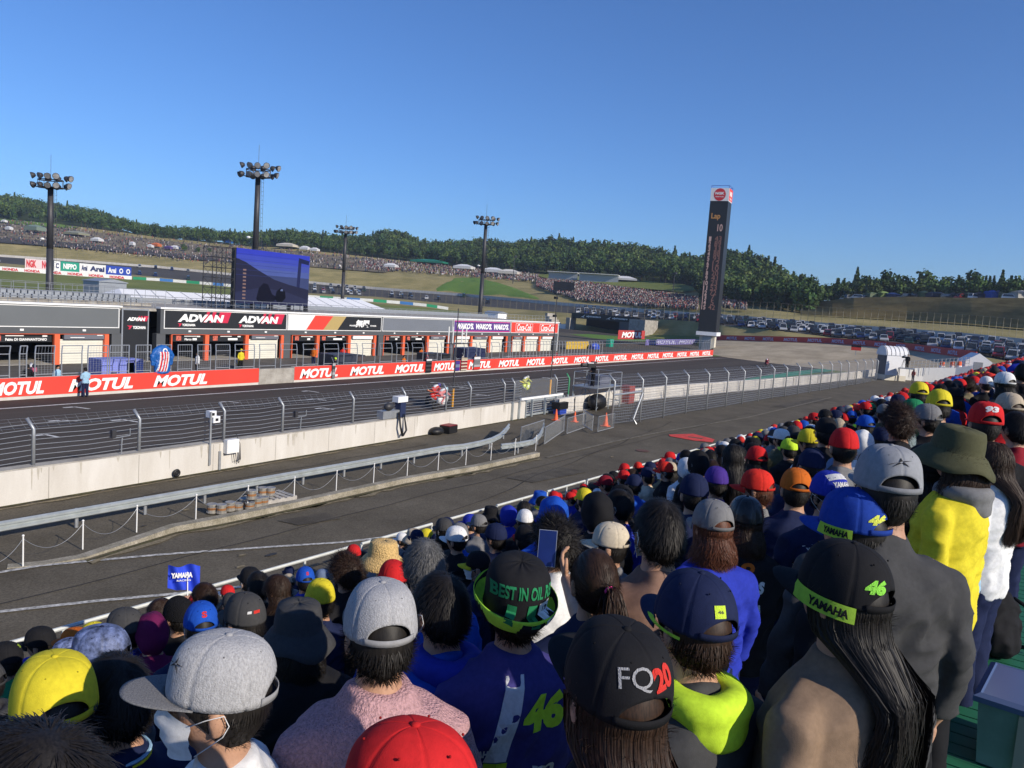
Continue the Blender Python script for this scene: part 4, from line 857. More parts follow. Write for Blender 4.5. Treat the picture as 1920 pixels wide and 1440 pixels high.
p = gp(1118, 768); 
tag(MB().ell((p.x, p.y, .55), 1.0, .6, .6, 14, 8).ell((p.x+.9, p.y+.2, .35), .6, .5, .4, 12, 8).build('covered_equipment', M_black, smooth=True), 'black tarpaulin-covered heap left of the camera platform', 'covered heap')
p = gp(1049, 776); r = thing('black_case', 'black flight case on a blue trolley by the cones', 'case', tuple(p)); MB().bb((-.6, -.3, .35), (.6, .3, .8)).build('shell', M_black, r); MB().bb((-.45, -.25, .02), (.5, .25, .34)).build('trolley', M_blue, r)
# booth, far barrier, little tent
p = gp(1668, 712); bo = thing('marshal_booth', 'tall white booth with a rounded striped roof at the end of the cable fence', 'booth', (p.x, p.y, 0), R(-56)); L_ = 4.2
bo.scale = (1.1, .95, 1.0); MB().bb((-1.4, -1.5, 0), (1.4, 1.5, .75)).build('plinth', mcr, bo); MB().bb((-1.35, -1.45, .76), (1.35, 1.45, 3.6)).build('wall', M_tent, bo)
MB().loft([[(x, 1.55*math.cos(a*PI/10), 3.61+1.3*math.sin(a*PI/10)) for a in range(11)] for x in (-1.5, 1.5)], True).build('roof', M_tent, bo)
mb = MB()
for k in range(6): mb.tube([(x_, 1.57*math.cos(a*PI/10), 3.62+1.32*math.sin(a*PI/10)) for x_ in [-1.4+k*.56] for a in range(11)], .03, 4)
mb.build('rib', M_dkmetal, bo); MB().bb((-1.42, -1.3, .77), (-1.36, 1.3, 3.5)).build('door', M_charcoal, bo)
bb_ = [atD(1664, 710, 127), atD(1690, 706, 130), atD(1730, 704, 131), atD(1790, 704, 132), atD(1822, 700, 132)]
wall_strip('barrier_wall', bb_, 1.15, .3, M_white, 'bright white barrier wall right of the white booth', 'wall', 1.8)
rf = thing('far_railing', 'grey railing above the bright white barrier near the small white tent', 'railing', tuple(bb_[2]))
for i in range(22):
    q_ = bb_[0].lerp(bb_[-1], i/21)+Vector((1.5, .5, 0)); MB().tube([q_, q_+Vector((0, 0, 2.3))], .035, 4).build('post', M_gal, rf, True)
for z in (1.4, 1.8, 2.25): MB().tube([bb_[0]+Vector((1.5, .5, z)), bb_[-1]+Vector((1.5, .5, z))], .03, 4).build('rail', M_gal, rf, True)
for i, a in enumerate((1764, 1783, 1796)):
    q_ = atD(a, 703, 133)+Vector((0, 0, .1)); r = thing('traffic_cone', ['far orange barrel behind the white barrier, left of three', 'far orange barrel behind the white barrier, middle', 'far orange barrel behind the white barrier, nearest the tent'][i], 'cone', tuple(q_)); MB().cyl((0, 0, 0), .45, 1.9, 10, .3).build('body', M_cone, r); MB().cyl((0, 0, 1.0), .4, .3, 10, .39).build('band', M_white, r)
q_ = atD(1824, 699, 136); tn = thing('small_tent', 'small white tent behind the end of the spectator railing', 'tent', tuple(q_), .3)
MB().loft([[(x, -1.8, 0), (x, -1.8, 1.8), (x, 0, 3.0), (x, 1.8, 1.8), (x, 1.8, 0)] for x in (-2, 2)]).build('canopy', M_tent, tn); MB().bb((-2.03, -.6, 0), (-2.002, .6, 1.7)).build('door', M_gal, tn)
q_ = atD(1605, 657, 150); r = thing('distance_board', 'small red and black board on posts in the gravel', 'sign board', (q_.x, q_.y, q_.z-.8)); MB().bb((-.1, -.8, .8), (0, .8, 1.35)).build('panel', M_red, r); MB().bb((-.1, -.8, 1.352), (0, .8, 1.7)).build('panel', M_black, r); MB().tube([(0, 0, 0), (0, 0, .8)], .05, 5).build('post', M_gal, r)
# underpass block with sponsor band and pit exit clutter
ua = atD(1085, 618, 262); ubb = atD(1185, 625, 250)
d_ = ubb-ua; d_.z = 0; L_ = d_.length; d_.normalize(); n_ = Vector((d_.y, -d_.x, 0)); 
up_ = thing('underpass', 'dark underpass below the speedway with a black sponsor band', 'underpass', (ua.x, ua.y, 0)); 
def obox(name, m, s0, s1, t0, t1, z0, z1, par=up_, O=None):
    O = O or Vector((ua.x, ua.y, 0)); vs = [O+d_*s_+n_*t_+Vector((0, 0, z_)) for s_ in (s0, s1) for t_ in (t0, t1) for z_ in (z0, z1)]
    return MB().add(vs, [(0, 1, 3, 2), (4, 6, 7, 5), (0, 4, 5, 1), (2, 3, 7, 6), (0, 2, 6, 4), (1, 5, 7, 3)]).build(name, m, par, True)
zt_ = atD(1100, 588, 262).z; zm = atD(1100, 598, 262).z
obox('sponsor_band', M_blackpanel, -3, L_+3, -.2, .6, zm, zt_)
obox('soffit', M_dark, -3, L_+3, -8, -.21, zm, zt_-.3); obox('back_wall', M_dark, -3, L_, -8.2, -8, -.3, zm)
obox('pier', A_conc, L_+.2, L_+6, -5, 2.5, -.3, zt_-.6); obox('pier', A_conc, -4.5, -2.9, -2, 1.4, -.3, zm); obox('pier', M_charcoal, L_-4.5, L_-.1, -.6, .8, -.3, zm-.02)
for t0 in (.04, .53):
    text('alpinestars', up_, Vector((ua.x, ua.y, 0))+d_*L_*(t0+.25)+n_*.64+Vector((0, 0, (zm+zt_)/2)), d_, (0, 0, 1), L_*.28, (zt_-zm)*.42, M_lett, .03, .2)
    c_ = Vector((ua.x, ua.y, 0))+d_*L_*(t0+.03)+n_*.64+Vector((0, 0, (zm+zt_)/2)); MB().add([c_+d_*a_+Vector((0, 0, b_)) for a_, b_ in ((-.9, -.5), (.2, -.1), (1.2, .5), (.9, .1), (.5, -.1), (.9, -.5), (.1, -.3))], [tuple(range(7))]).build('emblem', M_lett, up_, True)
st = thing('concrete_stairs', 'pale concrete stairs and wall left of the underpass', 'stairs', (ua.x-8, ua.y, 0))
for k in range(6): obox('step', A_conc, -14+k*1.0, -13.01+k*1.0, -3, 1, -.3, zt_-.8-k*1.0, st)
obox('landing', M_white, -9, -5, .2, .6, 0, 1.6, st)
# ================================================================ PEOPLE: shared meshes (feet at the origin, facing +X, 1.70 m tall)
HC = Vector((.015, 0, 1.585))
def se(a, n): c, s_ = math.cos(a), math.sin(a); return math.copysign(abs(c)**(2/n), c), math.copysign(abs(s_)**(2/n), s_)
def ring(cx, rx, ry, z, n=28, e=2.3, cy=0): return [Vector((cx+rx*se(2*PI*k/n, e)[0], cy+ry*se(2*PI*k/n, e)[1], z)) for k in range(n)]
def head_mb(mb, face=True):
    nu, nv = 44, 34; vs = []
    for j in range(nv+1):
        el = -PI/2+PI*j/nv
        for i in range(nu):
            az = 2*PI*i/nu; d = Vector((math.cos(el)*math.cos(az), math.cos(el)*math.sin(az), math.sin(el)))
            p = Vector((d.x*.096, d.y*.077, d.z*.118))
            if d.z < 0: k = -d.z; p.y *= 1-.28*k*k; p.x = p.x*(1-.10*k) if d.x > 0 else p.x*(1-.28*k)
            if d.x < 0: p.x *= 1.06
            f = max(0, d.x)
            g_ = lambda y, z, sy, sz: math.exp(-((p.y-y)/sy)**2-((p.z-z)/sz)**2)*f
            if face:
                p.x += -.008*f*f; p.x += .024*g_(0, -.028, .012, .014)+.012*g_(0, -.008, .009, .022)-.012*(g_(.031, .003, .016, .011)+g_(-.031, .003, .016, .011))
                p.x += .006*g_(0, .024, .045, .01)+.007*g_(0, -.062, .022, .007)-.004*g_(0, -.052, .02, .004)+.008*g_(0, -.095, .024, .016)+.004*(g_(.045, -.03, .02, .02)+g_(-.045, -.03, .02, .02))
            vs.append(HC+p)
    mb.add(vs, [(j*nu+i, j*nu+(i+1) % nu, (j+1)*nu+(i+1) % nu, (j+1)*nu+i) for j in range(nv) for i in range(nu)])
    for s_ in (-1, 1):                                  # ears
        mb.ell(HC+Vector((-.008, s_*.082, -.012)), .017, .009, .031, 12, 8, Matrix.Rotation(.15, 3, 'Y')@Matrix.Rotation(s_*.35, 3, 'Z')); mb.ell(HC+Vector((-.002, s_*.079, -.036)), .009, .008, .011, 8, 6)
def arm_pts(pose, s_):
    y = s_
    if pose == 'down': return [(-.005, .13*y, 1.355), (-.015, .19*y, 1.325), (-.03, .235*y, 1.12), (.03, .25*y, .90), (.05, .245*y, .87)]
    if pose == 'front': return [(-.005, .13*y, 1.355), (-.01, .19*y, 1.32), (.02, .235*y, 1.10), (.2, .13*y, 1.04), (.25, .07*y, 1.05)]
    if pose == 'raise': return [(-.005, .13*y, 1.355), (.02, .19*y, 1.34), (.14, .27*y, 1.17), (.26, .2*y, 1.42), (.28, .19*y, 1.47)]
    if pose == 'lean': return [(-.005, .13*y, 1.355), (.03, .185*y, 1.32), (.2, .22*y, 1.2), (.42, .17*y, 1.12), (.46, .16*y, 1.12)]
def hand(mb, w, dirv, up_v, sc=1.0, curl=.5, side=1):
    """palm with four unequal bent fingers and a thumb leaving the palm's side"""
    w = Vector(w); d = Vector(dirv).normalized(); u = Vector(up_v).normalized(); sd_ = d.cross(u).normalized()*side; n = u
    mb.loft([[w+d*t*.088*sc+sd_*math.cos(2*PI*k/10)*a*sc+n*math.sin(2*PI*k/10)*b*sc for k in range(10)] for t, a, b in ((-.15, .024, .019), (.2, .033, .016), (.6, .04, .014), (1, .037, .011))])
    for i, (o, L1) in enumerate(((.029, .068), (.0105, .078), (-.009, .073), (-.0275, .058))):
        p = w+(d*.084+sd_*o)*sc; pts = [p]; a = curl*.25; 
        for s2, l in ((.5, .45), (1, .32), (1, .25)):
            a += curl*s2*.75; p = p+(d*math.cos(a)+n*-math.sin(a))*L1*l*sc; pts.append(p)
        mb.tube(pts, [.0092*sc, .0085*sc, .0078*sc, .0062*sc], 7)
    p = w+(d*.02+sd_*.03)*sc; pts = [p, p+(d*.022+sd_*.024-n*.006)*sc, p+(d*.05+sd_*.034-n*.014)*sc, p+(d*.073+sd_*.03-n*.02)*sc]; mb.tube(pts, [.0135*sc, .0115*sc, .0095*sc, .0075*sc], 7)
def body_mesh(pose):
    mb = MB()
    R_ = [(.0, .11, .155, .80), (.0, .12, .172, .88), (0, .108, .155, .97), (.005, .103, .142, 1.05), (.005, .115, .155, 1.17), (0, .118, .17, 1.27), (-.005, .10, .165, 1.34), (-.008, .075, .11, 1.395), (-.005, .058, .068, 1.44), (0, .053, .056, 1.48), (.008, .052, .056, 1.54), (.01, .05, .055, 1.58)]
    mb.loft([ring(c, a, b, z) for c, a, b, z in R_]); head_mb(mb)
    for s_ in (-1, 1):
        mb.tube([(0, .085*s_, .9), (.01, .09*s_, .8), (.015, .095*s_, .5), (-.01, .098*s_, .3), (-.02, .1*s_, .08)], [.09, .088, .056, .055, .036], 12)
        mb.loft([[Vector((x, .1*s_+b*math.cos(a), max(.0, .045+c*math.sin(a)))) for a in [2*PI*k/10 for k in range(10)]] for x, b, c in ((-.07, .03, .035), (-.03, .04, .05), (.08, .045, .035), (.17, .03, .025))])
        P = [Vector(p) for p in arm_pts(pose, s_)]; mb.tube(P, [.05, .048, .038, .026, .024], 12)
        d = (P[-1]-P[-2]).normalized(); upv = {'down': Vector((0, s_, 0)), 'front': Vector((.3, 0, 1)), 'raise': Vector((1, 0, .2)), 'lean': Vector((0, 0, 1))}[pose]
        upv = (upv-d*upv.dot(d)).normalized(); hand(mb, P[-1], d, upv, 1, .5, s_ if pose != 'down' else -s_)
    return remesh(mb, 'body', M_skin, .0072, 2)
def folds(k, amp):
    def f(c):
        n = noise.noise_vector(Vector((c.x*7+k, c.y*7, c.z*4)))*amp+noise.noise_vector(Vector((c.x*16, c.y*16+k, c.z*9)))*amp*.5
        w = 1-abs(noise.noise(Vector((c.x*9+c.z*5, c.y*9+k, c.z*11+c.y*6))))*2.2; r_ = Vector((c.x, c.y, 0)); r_ = r_.normalized() if r_.length > .01 else r_
        return c+n+r_*max(0, w)*amp*1.0*min(1, max(0, (1.44-c.z)*6))
    return f
def top_mesh(pose, fat=1.0, sleeve=1.0, collar=True, k=0):
    mb = MB(); R_ = [(.0, .135, .185, .79), (.0, .142, .196, .87), (0, .132, .185, .97), (.0, .13, .178, 1.05), (.0, .138, .185, 1.17), (-.003, .138, .196, 1.27), (-.008, .122, .194, 1.345), (-.01, .1, .158, 1.392), (-.008, .08, .098, 1.42)]
    if collar: R_.append((-.004, .067, .073, 1.468))
    mb.loft([ring(c, a*fat, b*fat, z) for c, a, b, z in R_])
    for s_ in (-1, 1):
        P = [Vector(p) for p in arm_pts(pose, s_)][:4]; P[0] += Vector((0, -.02*s_, 0))
        if sleeve < 1: P = P[:2]+[P[1].lerp(P[2], sleeve)]
        mb.tube(P, [.066, .066, .058, .046][:len(P)] if sleeve >= 1 else [.076, .072, .066], 14)
    return remesh(mb, 'top', M_cloth, .0105, 8, folds(k, .016))
def trousers_mesh():
    mb = MB(); mb.loft([ring(0, a, b, z) for a, b, z in ((.12, .17, .78), (.128, .182, .86), (.118, .168, .98))])
    for s_ in (-1, 1): mb.tube([(0, .085*s_, .92), (.01, .092*s_, .8), (.015, .098*s_, .48), (-.005, .1*s_, .1), (-.005, .1*s_, .05)], [.112, .11, .085, .074, .074], 12)
    return remesh(mb, 'trousers', M_cloth, .014, 2, folds(3, .012))
def shoes_mesh():
    mb = MB()
    for s_ in (-1, 1): mb.loft([[Vector((x, .1*s_+b*math.cos(a), max(-.004, .045+c*math.sin(a)))) for a in [2*PI*k/12 for k in range(12)]] for x, b, c in ((-.088, .03, .04), (-.05, .046, .06), (.03, .05, .058), (.12, .052, .04), (.185, .036, .028))])
    return remesh(mb, 'shoes', M_cloth, .012, 2)
SHOES = shoes_mesh()
BODY = {p: body_mesh(p) for p in ('down', 'front', 'lean')}
TOP = {('down', 0): top_mesh('down', k=1), ('front', 0): top_mesh('front', k=2), ('down', 1): top_mesh('down', 1.13, k=5), ('front', 1): top_mesh('front', 1.12, k=7), ('lean', 0): top_mesh('lean', k=3)}
TROU = trousers_mesh()
def hood_down():
    mb = MB(); mb.torus(HC+Vector((-.055, 0, -.155)), .085, .042, 'Z', 24, 10); mb.ell(HC+Vector((-.115, 0, -.2)), .06, .09, .07, 14, 10); return remesh(mb, 'hood', M_cloth, .012, 3, folds(9, .012))
HOODD = hood_down()
# --- head-shaped surfaces: hair, hood, hats
def skull(az, el, k=1.0):
    d = Vector((math.cos(el)*math.cos(az), math.cos(el)*math.sin(az), math.sin(el))); p = Vector((d.x*.1, d.y*.08, d.z*.12))
    if d.x < 0: p.x *= 1.08
    if d.z < 0: p.y *= 1-.2*d.z*d.z; p.x *= (1-.15*-d.z)
    return HC+p*k, d
def hairline(az):                                       # lowest elevation of hair for each direction
    a = abs((az+PI) % (2*PI)-PI); return lerp(.62, -.1, min(1, a/1.25)) if a < 1.25 else lerp(-.1, -.95, min(1, (a-1.25)/.9))
def ribbon(vs, fs, pts, w, n):
    b = len(vs)
    for i, p in enumerate(pts):
        t = (pts[min(i+1, len(pts)-1)]-pts[max(i-1, 0)]); s_ = t.cross(n); s_ = s_.normalized() if s_.length > 1e-6 else Vector((0, 1, 0)); ww = w*(1-.8*i/(len(pts)-1)) if i else w
        vs += [p-s_*ww, p+s_*ww]
        if i: k = b+2*i; fs.append((k-2, k-1, k+1, k))
def hair_shell(mb, k=1.055, low=0, rough=.004, seed=0):
    nu, nv = 48, 24; vs = []
    for j in range(nv+1):
        for i in range(nu):
            az = 2*PI*i/nu; el = lerp(hairline(az)+low, PI/2, j/nv); p, d = skull(az, el, k if j else 1.0); vs.append(p+d*noise.noise(p*30+Vector((seed, 0, 0)))*rough)
    mb.add(vs, [(j*nu+i, j*nu+(i+1) % nu, (j+1)*nu+(i+1) % nu, (j+1)*nu+i) for j in range(nv) for i in range(nu)])
def hair_mesh(kind, seed=1, hat=False):
    rn = random.Random(seed); mb = MB()
    n_, ln, k = {'short': (6500, .03, 1.03), 'crop': (2600, .018, 1.03), 'curly': (5200, .055, 1.07), 'bob': (2600, .07, 1.09), 'long': (2200, .05, 1.06), 'tied': (3000, .06, 1.04)}[kind]
    hair_shell(mb, 1.03 if hat else k, 0, .003 if hat or kind not in ('short', 'curly') else .006, seed); vs = []; fs = []
    for _ in range(n_):
        az = rn.uniform(0, 2*PI); hl = hairline(az); el = math.asin(min(1, max(-1, rn.uniform(math.sin(hl), 1)))); p, d = skull(az, el, k*.995)
        if hat and (el > .02 or abs((az+PI) % (2*PI)-PI) < .9): continue
        whorl = Vector((-.35, 0, 1)).normalized(); t = (d-whorl*d.dot(whorl)); t = t.normalized() if t.length > .05 else Vector((1, 0, 0)); t = (t-d*t.dot(d)).normalized()
        lift_ = {'short': .26, 'crop': .3, 'curly': .6, 'bob': .05, 'long': .04, 'tied': .02}[kind]; L1 = ln*rn.uniform(.6, 1.3)
        if kind == 'tied': t = (HC+Vector((-.11, 0, .03))-p); t = (t-d*t.dot(d)).normalized(); L1 = .05
        j = Vector((rn.gauss(0, 1), rn.gauss(0, 1), rn.gauss(0, 1)))*({'curly': .6, 'short': .2}.get(kind, .12)); dd = (t+d*lift_+j).normalized()
        pts = [p]; 
        for s_ in range(3): dd = (dd+Vector((0, 0, -.22))+(Vector((rn.gauss(0, .6), rn.gauss(0, .6), rn.gauss(0, .6))) if kind == 'curly' else Vector())).normalized(); pts.append(pts[-1]+dd*L1/3)
        ribbon(vs, fs, pts, .0012, d)
    if kind in ('bob', 'long'):
        def fall(az, e0, L, lay, ph, nn=13):
            pts = []; out = Vector((math.cos(az), math.sin(az), 0))
            for e in np.linspace(e0, -.12, 5): pts.append(skull(az, e, (1.05+.05*lay) if not hat or e < .15 else 1.02)[0])
            base = pts[-1]; xt = -.125-.03*lay if kind == 'long' else base.x-.012
            for i in range(1, nn):
                t = i/nn; z = base.z-L*t; u = min(1, max(0, (1.52-z)/.12)); x = lerp(base.x-.01*t, min(xt, base.x) if abs(az-PI) > .1 or 1 else xt, u)-.02*math.sin(PI*t)
                y = base.y*(1+.12*math.sin(t*2.2)-(.25*t if kind == 'long' else .0)*(ph % .9)); w_ = .024*math.sin(t*6.5+ph*.7+y*14)*t*t+.007*math.sin(t*15+ph*2)*t; pts.append(Vector((x+w_*.7, y+w_, z)))
            return pts, out
        LL = {'long': .46, 'bob': .17}[kind]; rows = []
        for i in range(33): rows.append([HC+(p_-HC)*Vector((.97, .95, 1)) if 0 else Vector((p_.x*.95+.002, p_.y*.93, p_.z)) for p_ in fall(lerp(1.4, 2*PI-1.4, i/32), .1, LL*(.8+.06*math.sin(i*1.7)), .2, .3*i)[0]])
        mb.loft(rows, False, False)
        for _ in range(3400 if kind == 'long' else 1800):
            az = PI+rn.uniform(-1, 1)*rn.choice((1, 1, .7))*(PI-1.2); p_, out = fall(az, rn.uniform(-.05, .1 if hat else 1.2), LL*rn.uniform(.72, 1.06), rn.uniform(.2, 1.3), rn.uniform(0, 6)); ribbon(vs, fs, p_, .0023, Vector((out.x+rn.gauss(0, .3), out.y+rn.gauss(0, .3), .1)))
    if kind == 'tied':
        tie = HC+Vector((-.122, 0, .015))
        for _ in range(900):
            pts = [tie+Vector((rn.gauss(0, .006), rn.gauss(0, .008), rn.gauss(0, .008)))]; v = Vector((rn.gauss(-.8, .2), rn.gauss(0, .22), rn.gauss(.1, .25))).normalized()*.03; L = rn.uniform(.8, 1.15)
            for i in range(10): v += Vector((.0035, 0, -.0095)); v.y *= .8; pts.append(pts[-1]+v*L*.85)
            ribbon(vs, fs, pts, .0019, Vector((-1, .5*rn.gauss(0, 1), .2)))
    mb.add(vs, fs); o = mb.build('hair', M_hair, smooth=True); me = o.data; bpy.data.objects.remove(o); return me
HAIR = {(k, h): hair_mesh(k, i, h) for i, k in enumerate(('short', 'crop', 'curly', 'bob', 'long', 'tied')) for h in (False, True)}
# --- caps
RX, RY, CH = .111, .094, .126
def cap_pt(a, t, boxy=.72):
    """a: direction, t: 0 rim to 1 top"""
    e = t*PI/2; r = math.cos(e)**boxy; z = math.sin(e)**(.92 if boxy < .7 else 1.0); front = .006*max(0, math.cos(a))*math.sin(e*2)
    return Vector((RX*math.cos(a)*r*(1.0 if math.cos(a) > 0 else 1.03)+front-.004, RY*math.sin(a)*r, .018+CH*z))
def solid(mb, th=.0028):
    o = mb.build('t', M_cloth); bm = bmesh.new(); bm.from_mesh(o.data); bmesh.ops.recalc_face_normals(bm, faces=bm.faces[:]); bmesh.ops.solidify(bm, geom=bm.faces[:], thickness=th); me = o.data; bm.to_mesh(me); bm.free(); bpy.data.objects.remove(o)
    me.polygons.foreach_set('use_smooth', [True]*len(me.polygons)); me.update(); return me
def crown_mesh(boxy, opening):
    N, M_ = 120, 20; mb = MB(); vs = []
    for j in range(M_+1):
        for i in range(N):
            a = 2*PI*i/N; back = abs((a % (2*PI))-PI); t0 = 0
            if opening and back < .68: t0 = .27*math.sqrt(max(0, 1-(back/.68)**2))
            t = lerp(t0, .985, j/M_); p = cap_pt(a, t, boxy)
            sd_ = min(abs(((a-PI/6+PI/6) % (PI/3))-0), PI/3-((a) % (PI/3))); p_ = p-Vector((0, 0, .03)); p -= p_.normalized()*.0034*math.exp(-(sd_/.04)**2)*(1-t*.6)
            p += p_.normalized()*.0016*noise.noise(p*22); vs.append(HC+p)
    top = len(vs); vs.append(HC+cap_pt(0, 1, boxy)); mb.add(vs, [(j*N+i, j*N+(i+1) % N, (j+1)*N+(i+1) % N, (j+1)*N+i) for j in range(M_) for i in range(N)]+[(M_*N+i, M_*N+(i+1) % N, top) for i in range(N)])
    return solid(mb)
def brim_mesh(flat):
    mb = MB(); rows = []; L = .088 if flat else .076; n = 34
    for j in range(9):
        t = j/8; row = []
        for i in range(n+1):
            s_ = -1+2*i/n; a = s_*(1.15 if flat else 1.02); p = cap_pt(a, 0); ext = L*(1-abs(s_)**(3.5 if flat else 2.6))*t
            q_ = Vector((p.x+ext, p.y*(1+.0*t), .02)); q_.z -= (.002 if flat else .014)*t+(1.2 if flat else 6.5)*q_.y*q_.y*(.3+.7*t)*(.35 if flat else .6); row.append(HC+q_)
        rows.append(row)
    mb.loft(rows, False, False); return solid(mb, .0032)
def simple(fn, m=M_cloth): mb = MB(); fn(mb); o = mb.build('p', m, smooth=True); me = o.data; bpy.data.objects.remove(o); return me
CROWN = {'flat': crown_mesh(.58, True), 'curve': crown_mesh(.74, True), 'closed': crown_mesh(.74, False)}
BRIM = {'flat': brim_mesh(True), 'curve': brim_mesh(False)}
BUTTON = simple(lambda mb: mb.ell(HC+Vector((-.004, 0, .018+CH)), .0085, .0085, .005, 12, 6))
EYELETS = simple(lambda mb: [mb.ell(HC+cap_pt(k*PI/3+PI/6, .62, .62)*1.003, .0024, .0024, .0024, 8, 5) for k in range(6)])
def strap_fn(mb):
    rows = []
    for z in (0, .017):
        row = []
        for i in range(21): a = PI-.74+1.48*i/20; p = cap_pt(a, 0); row.append(HC+Vector((p.x*1.02, p.y*1.02, .02+z)))
        rows.append(row)
    mb.loft(rows, False, False)
STRAP = (lambda mb: (strap_fn(mb), solid(mb, .002))[1])(MB())
def band_fn(mb, a0, a1, t0, t1, k=1.015):
    rows = [[HC+Vector((0, 0, .0))+cap_pt(lerp(a0, a1, i/24), t)*k for i in range(25)] for t in (t0, (t0+t1)/2, t1)]; mb.loft(rows, False, False)
def bucket_mesh(prof=None):
    mb = MB(); N = 64; prof = prof or [(1.62, -.045), (1.45, -.02), (1.22, .012), (1.03, .03), (1.02, .032), (1.0, .06), (.95, .1), (.88, .125), (.86, .13), (.5, .138), (.02, .14)]
    vs = [HC+Vector((RX*r*math.cos(2*PI*i/N), RY*r*1.06*math.sin(2*PI*i/N)*(1 if r < 1.1 else .98), z+(.012*math.sin(3*2*PI*i/N+1)+.008*math.cos(5*2*PI*i/N))*(max(0, r-1)*1.6)+.0025*noise.noise(Vector((i*.3, z*40, 0))))) for r, z in prof for i in range(N)]
    mb.add(vs, [(j*N+i, j*N+(i+1) % N, (j+1)*N+(i+1) % N, (j+1)*N+i) for j in range(len(prof)-1) for i in range(N)]); return solid(mb, .003)
BUCKET = bucket_mesh(); BUCKET2 = bucket_mesh([(1.34, .05), (1.3, .03), (1.14, .0), (1.0, -.005), (1.0, .04), (1.02, .09), (.98, .13), (.8, .158), (.5, .168), (.02, .172)])
def ell_hat(kx, kz0, rough, seed, low):
    mb = MB(); nu, nv = 40, 20; vs = []
    for j in range(nv+1):
        for i in range(nu):
            az = 2*PI*i/nu; a = abs((az+PI) % (2*PI)-PI); el0 = (low if a > 1.0 else lerp(.5, low, a/1.0)); el = lerp(el0, PI/2, j/nv); p, d = skull(az, el, kx); vs.append(p+d*noise.noise(p*14+Vector((seed, 0, 0)))*rough)
    mb.add(vs, [(j*nu+i, j*nu+(i+1) % nu, (j+1)*nu+(i+1) % nu, (j+1)*nu+i) for j in range(nv) for i in range(nu)]); return solid(mb, .004)
HOOD = ell_hat(1.24, 0, .014, 3, -1.1); BEANIE = ell_hat(1.12, 0, .005, 5, -.05)
def mask_fn(mb):
    rows = []
    for j in range(9):
        t = j/8; z = lerp(.0, -.112, t); row = []
        for i in range(17):
            s_ = -1+2*i/16; a = s_*1.12; puff = math.sin(PI*t)*.012; rr = 1.07
            p = Vector((.094*math.cos(a)*rr*(1-.12*max(0, t-.5))+puff*math.cos(a)+.018*math.exp(-(s_/.25)**2)*math.exp(-((t-.2)/.28)**2)+.004*math.cos(t*PI*6)*math.cos(a), .074*math.sin(a)*rr*(1-.25*t), z*(1-.25*abs(s_)**2)-.018*abs(s_)**2)); row.append(HC+p)
        rows.append(row)
    mb.loft(rows, False, False)
MASK = simple(mask_fn)
def loops_fn(mb):
    for s_ in (-1, 1):
        mb.tube([HC+Vector(p) for p in ((.045, s_*.077, -.015), (.015, s_*.086, .0), (-.022, s_*.094, .012), (-.032, s_*.094, -.01), (-.02, s_*.09, -.035), (.01, s_*.08, -.062), (.036, s_*.07, -.085))], 0.0012, 5)
LOOPS = simple(loops_fn)
GLASSES = simple(lambda mb: [mb.tube([HC+Vector((.1, s_*.012, .006)), HC+Vector((.09, s_*.06, .008)), HC+Vector((.06, s_*.08, .008)), HC+Vector((-.02, s_*.088, .0))], .0025, 5) for s_ in (-1, 1)])
def part(name, me, parent, m=None, c=None, label=None, tilt=None):
    o = bpy.data.objects.new(name, me); COL.objects.link(o); o.parent = parent
    if m is not None and me.materials and me.materials[0] != m:
        o.material_slots[0].link = 'OBJECT'; o.material_slots[0].material = m
    if c is not None: colr(o, c)
    if label: o['label'] = label
    return o
CN = {'red': (.52, .018, .02), 'brightred': (.62, .03, .02), 'darkred': (.2, .01, .02), 'black': (.012, .012, .014), 'navy': (.012, .018, .055), 'blue': (.012, .075, .42), 'royal': (.02, .035, .34), 'yellow': (.62, .52, .03), 'neon': (.5, .72, .04), 'white': (.68, .68, .68), 'grey': (.17, .17, .175),
      'lightgrey': (.36, .36, .37), 'darkgrey': (.05, .05, .052), 'beige': (.42, .35, .26), 'orange': (.5, .12, .015), 'olive': (.075, .075, .04), 'green': (.02, .2, .08), 'magenta': (.12, .01, .06), 'purple': (.06, .03, .22), 'pink': (.5, .3, .32), 'brown': (.12, .06, .035), 'cream': (.55, .48, .36), 'skyblue': (.3, .48, .62), 'bluegrey': (.14, .19, .3), 'khaki': (.2, .17, .1),
      'hblack': (.012, .01, .009), 'hbrown': (.028, .014, .008), 'hgrey': (.1, .1, .1), 'hred': (.09, .03, .015), 'hteal': (.25, .32, .33)}
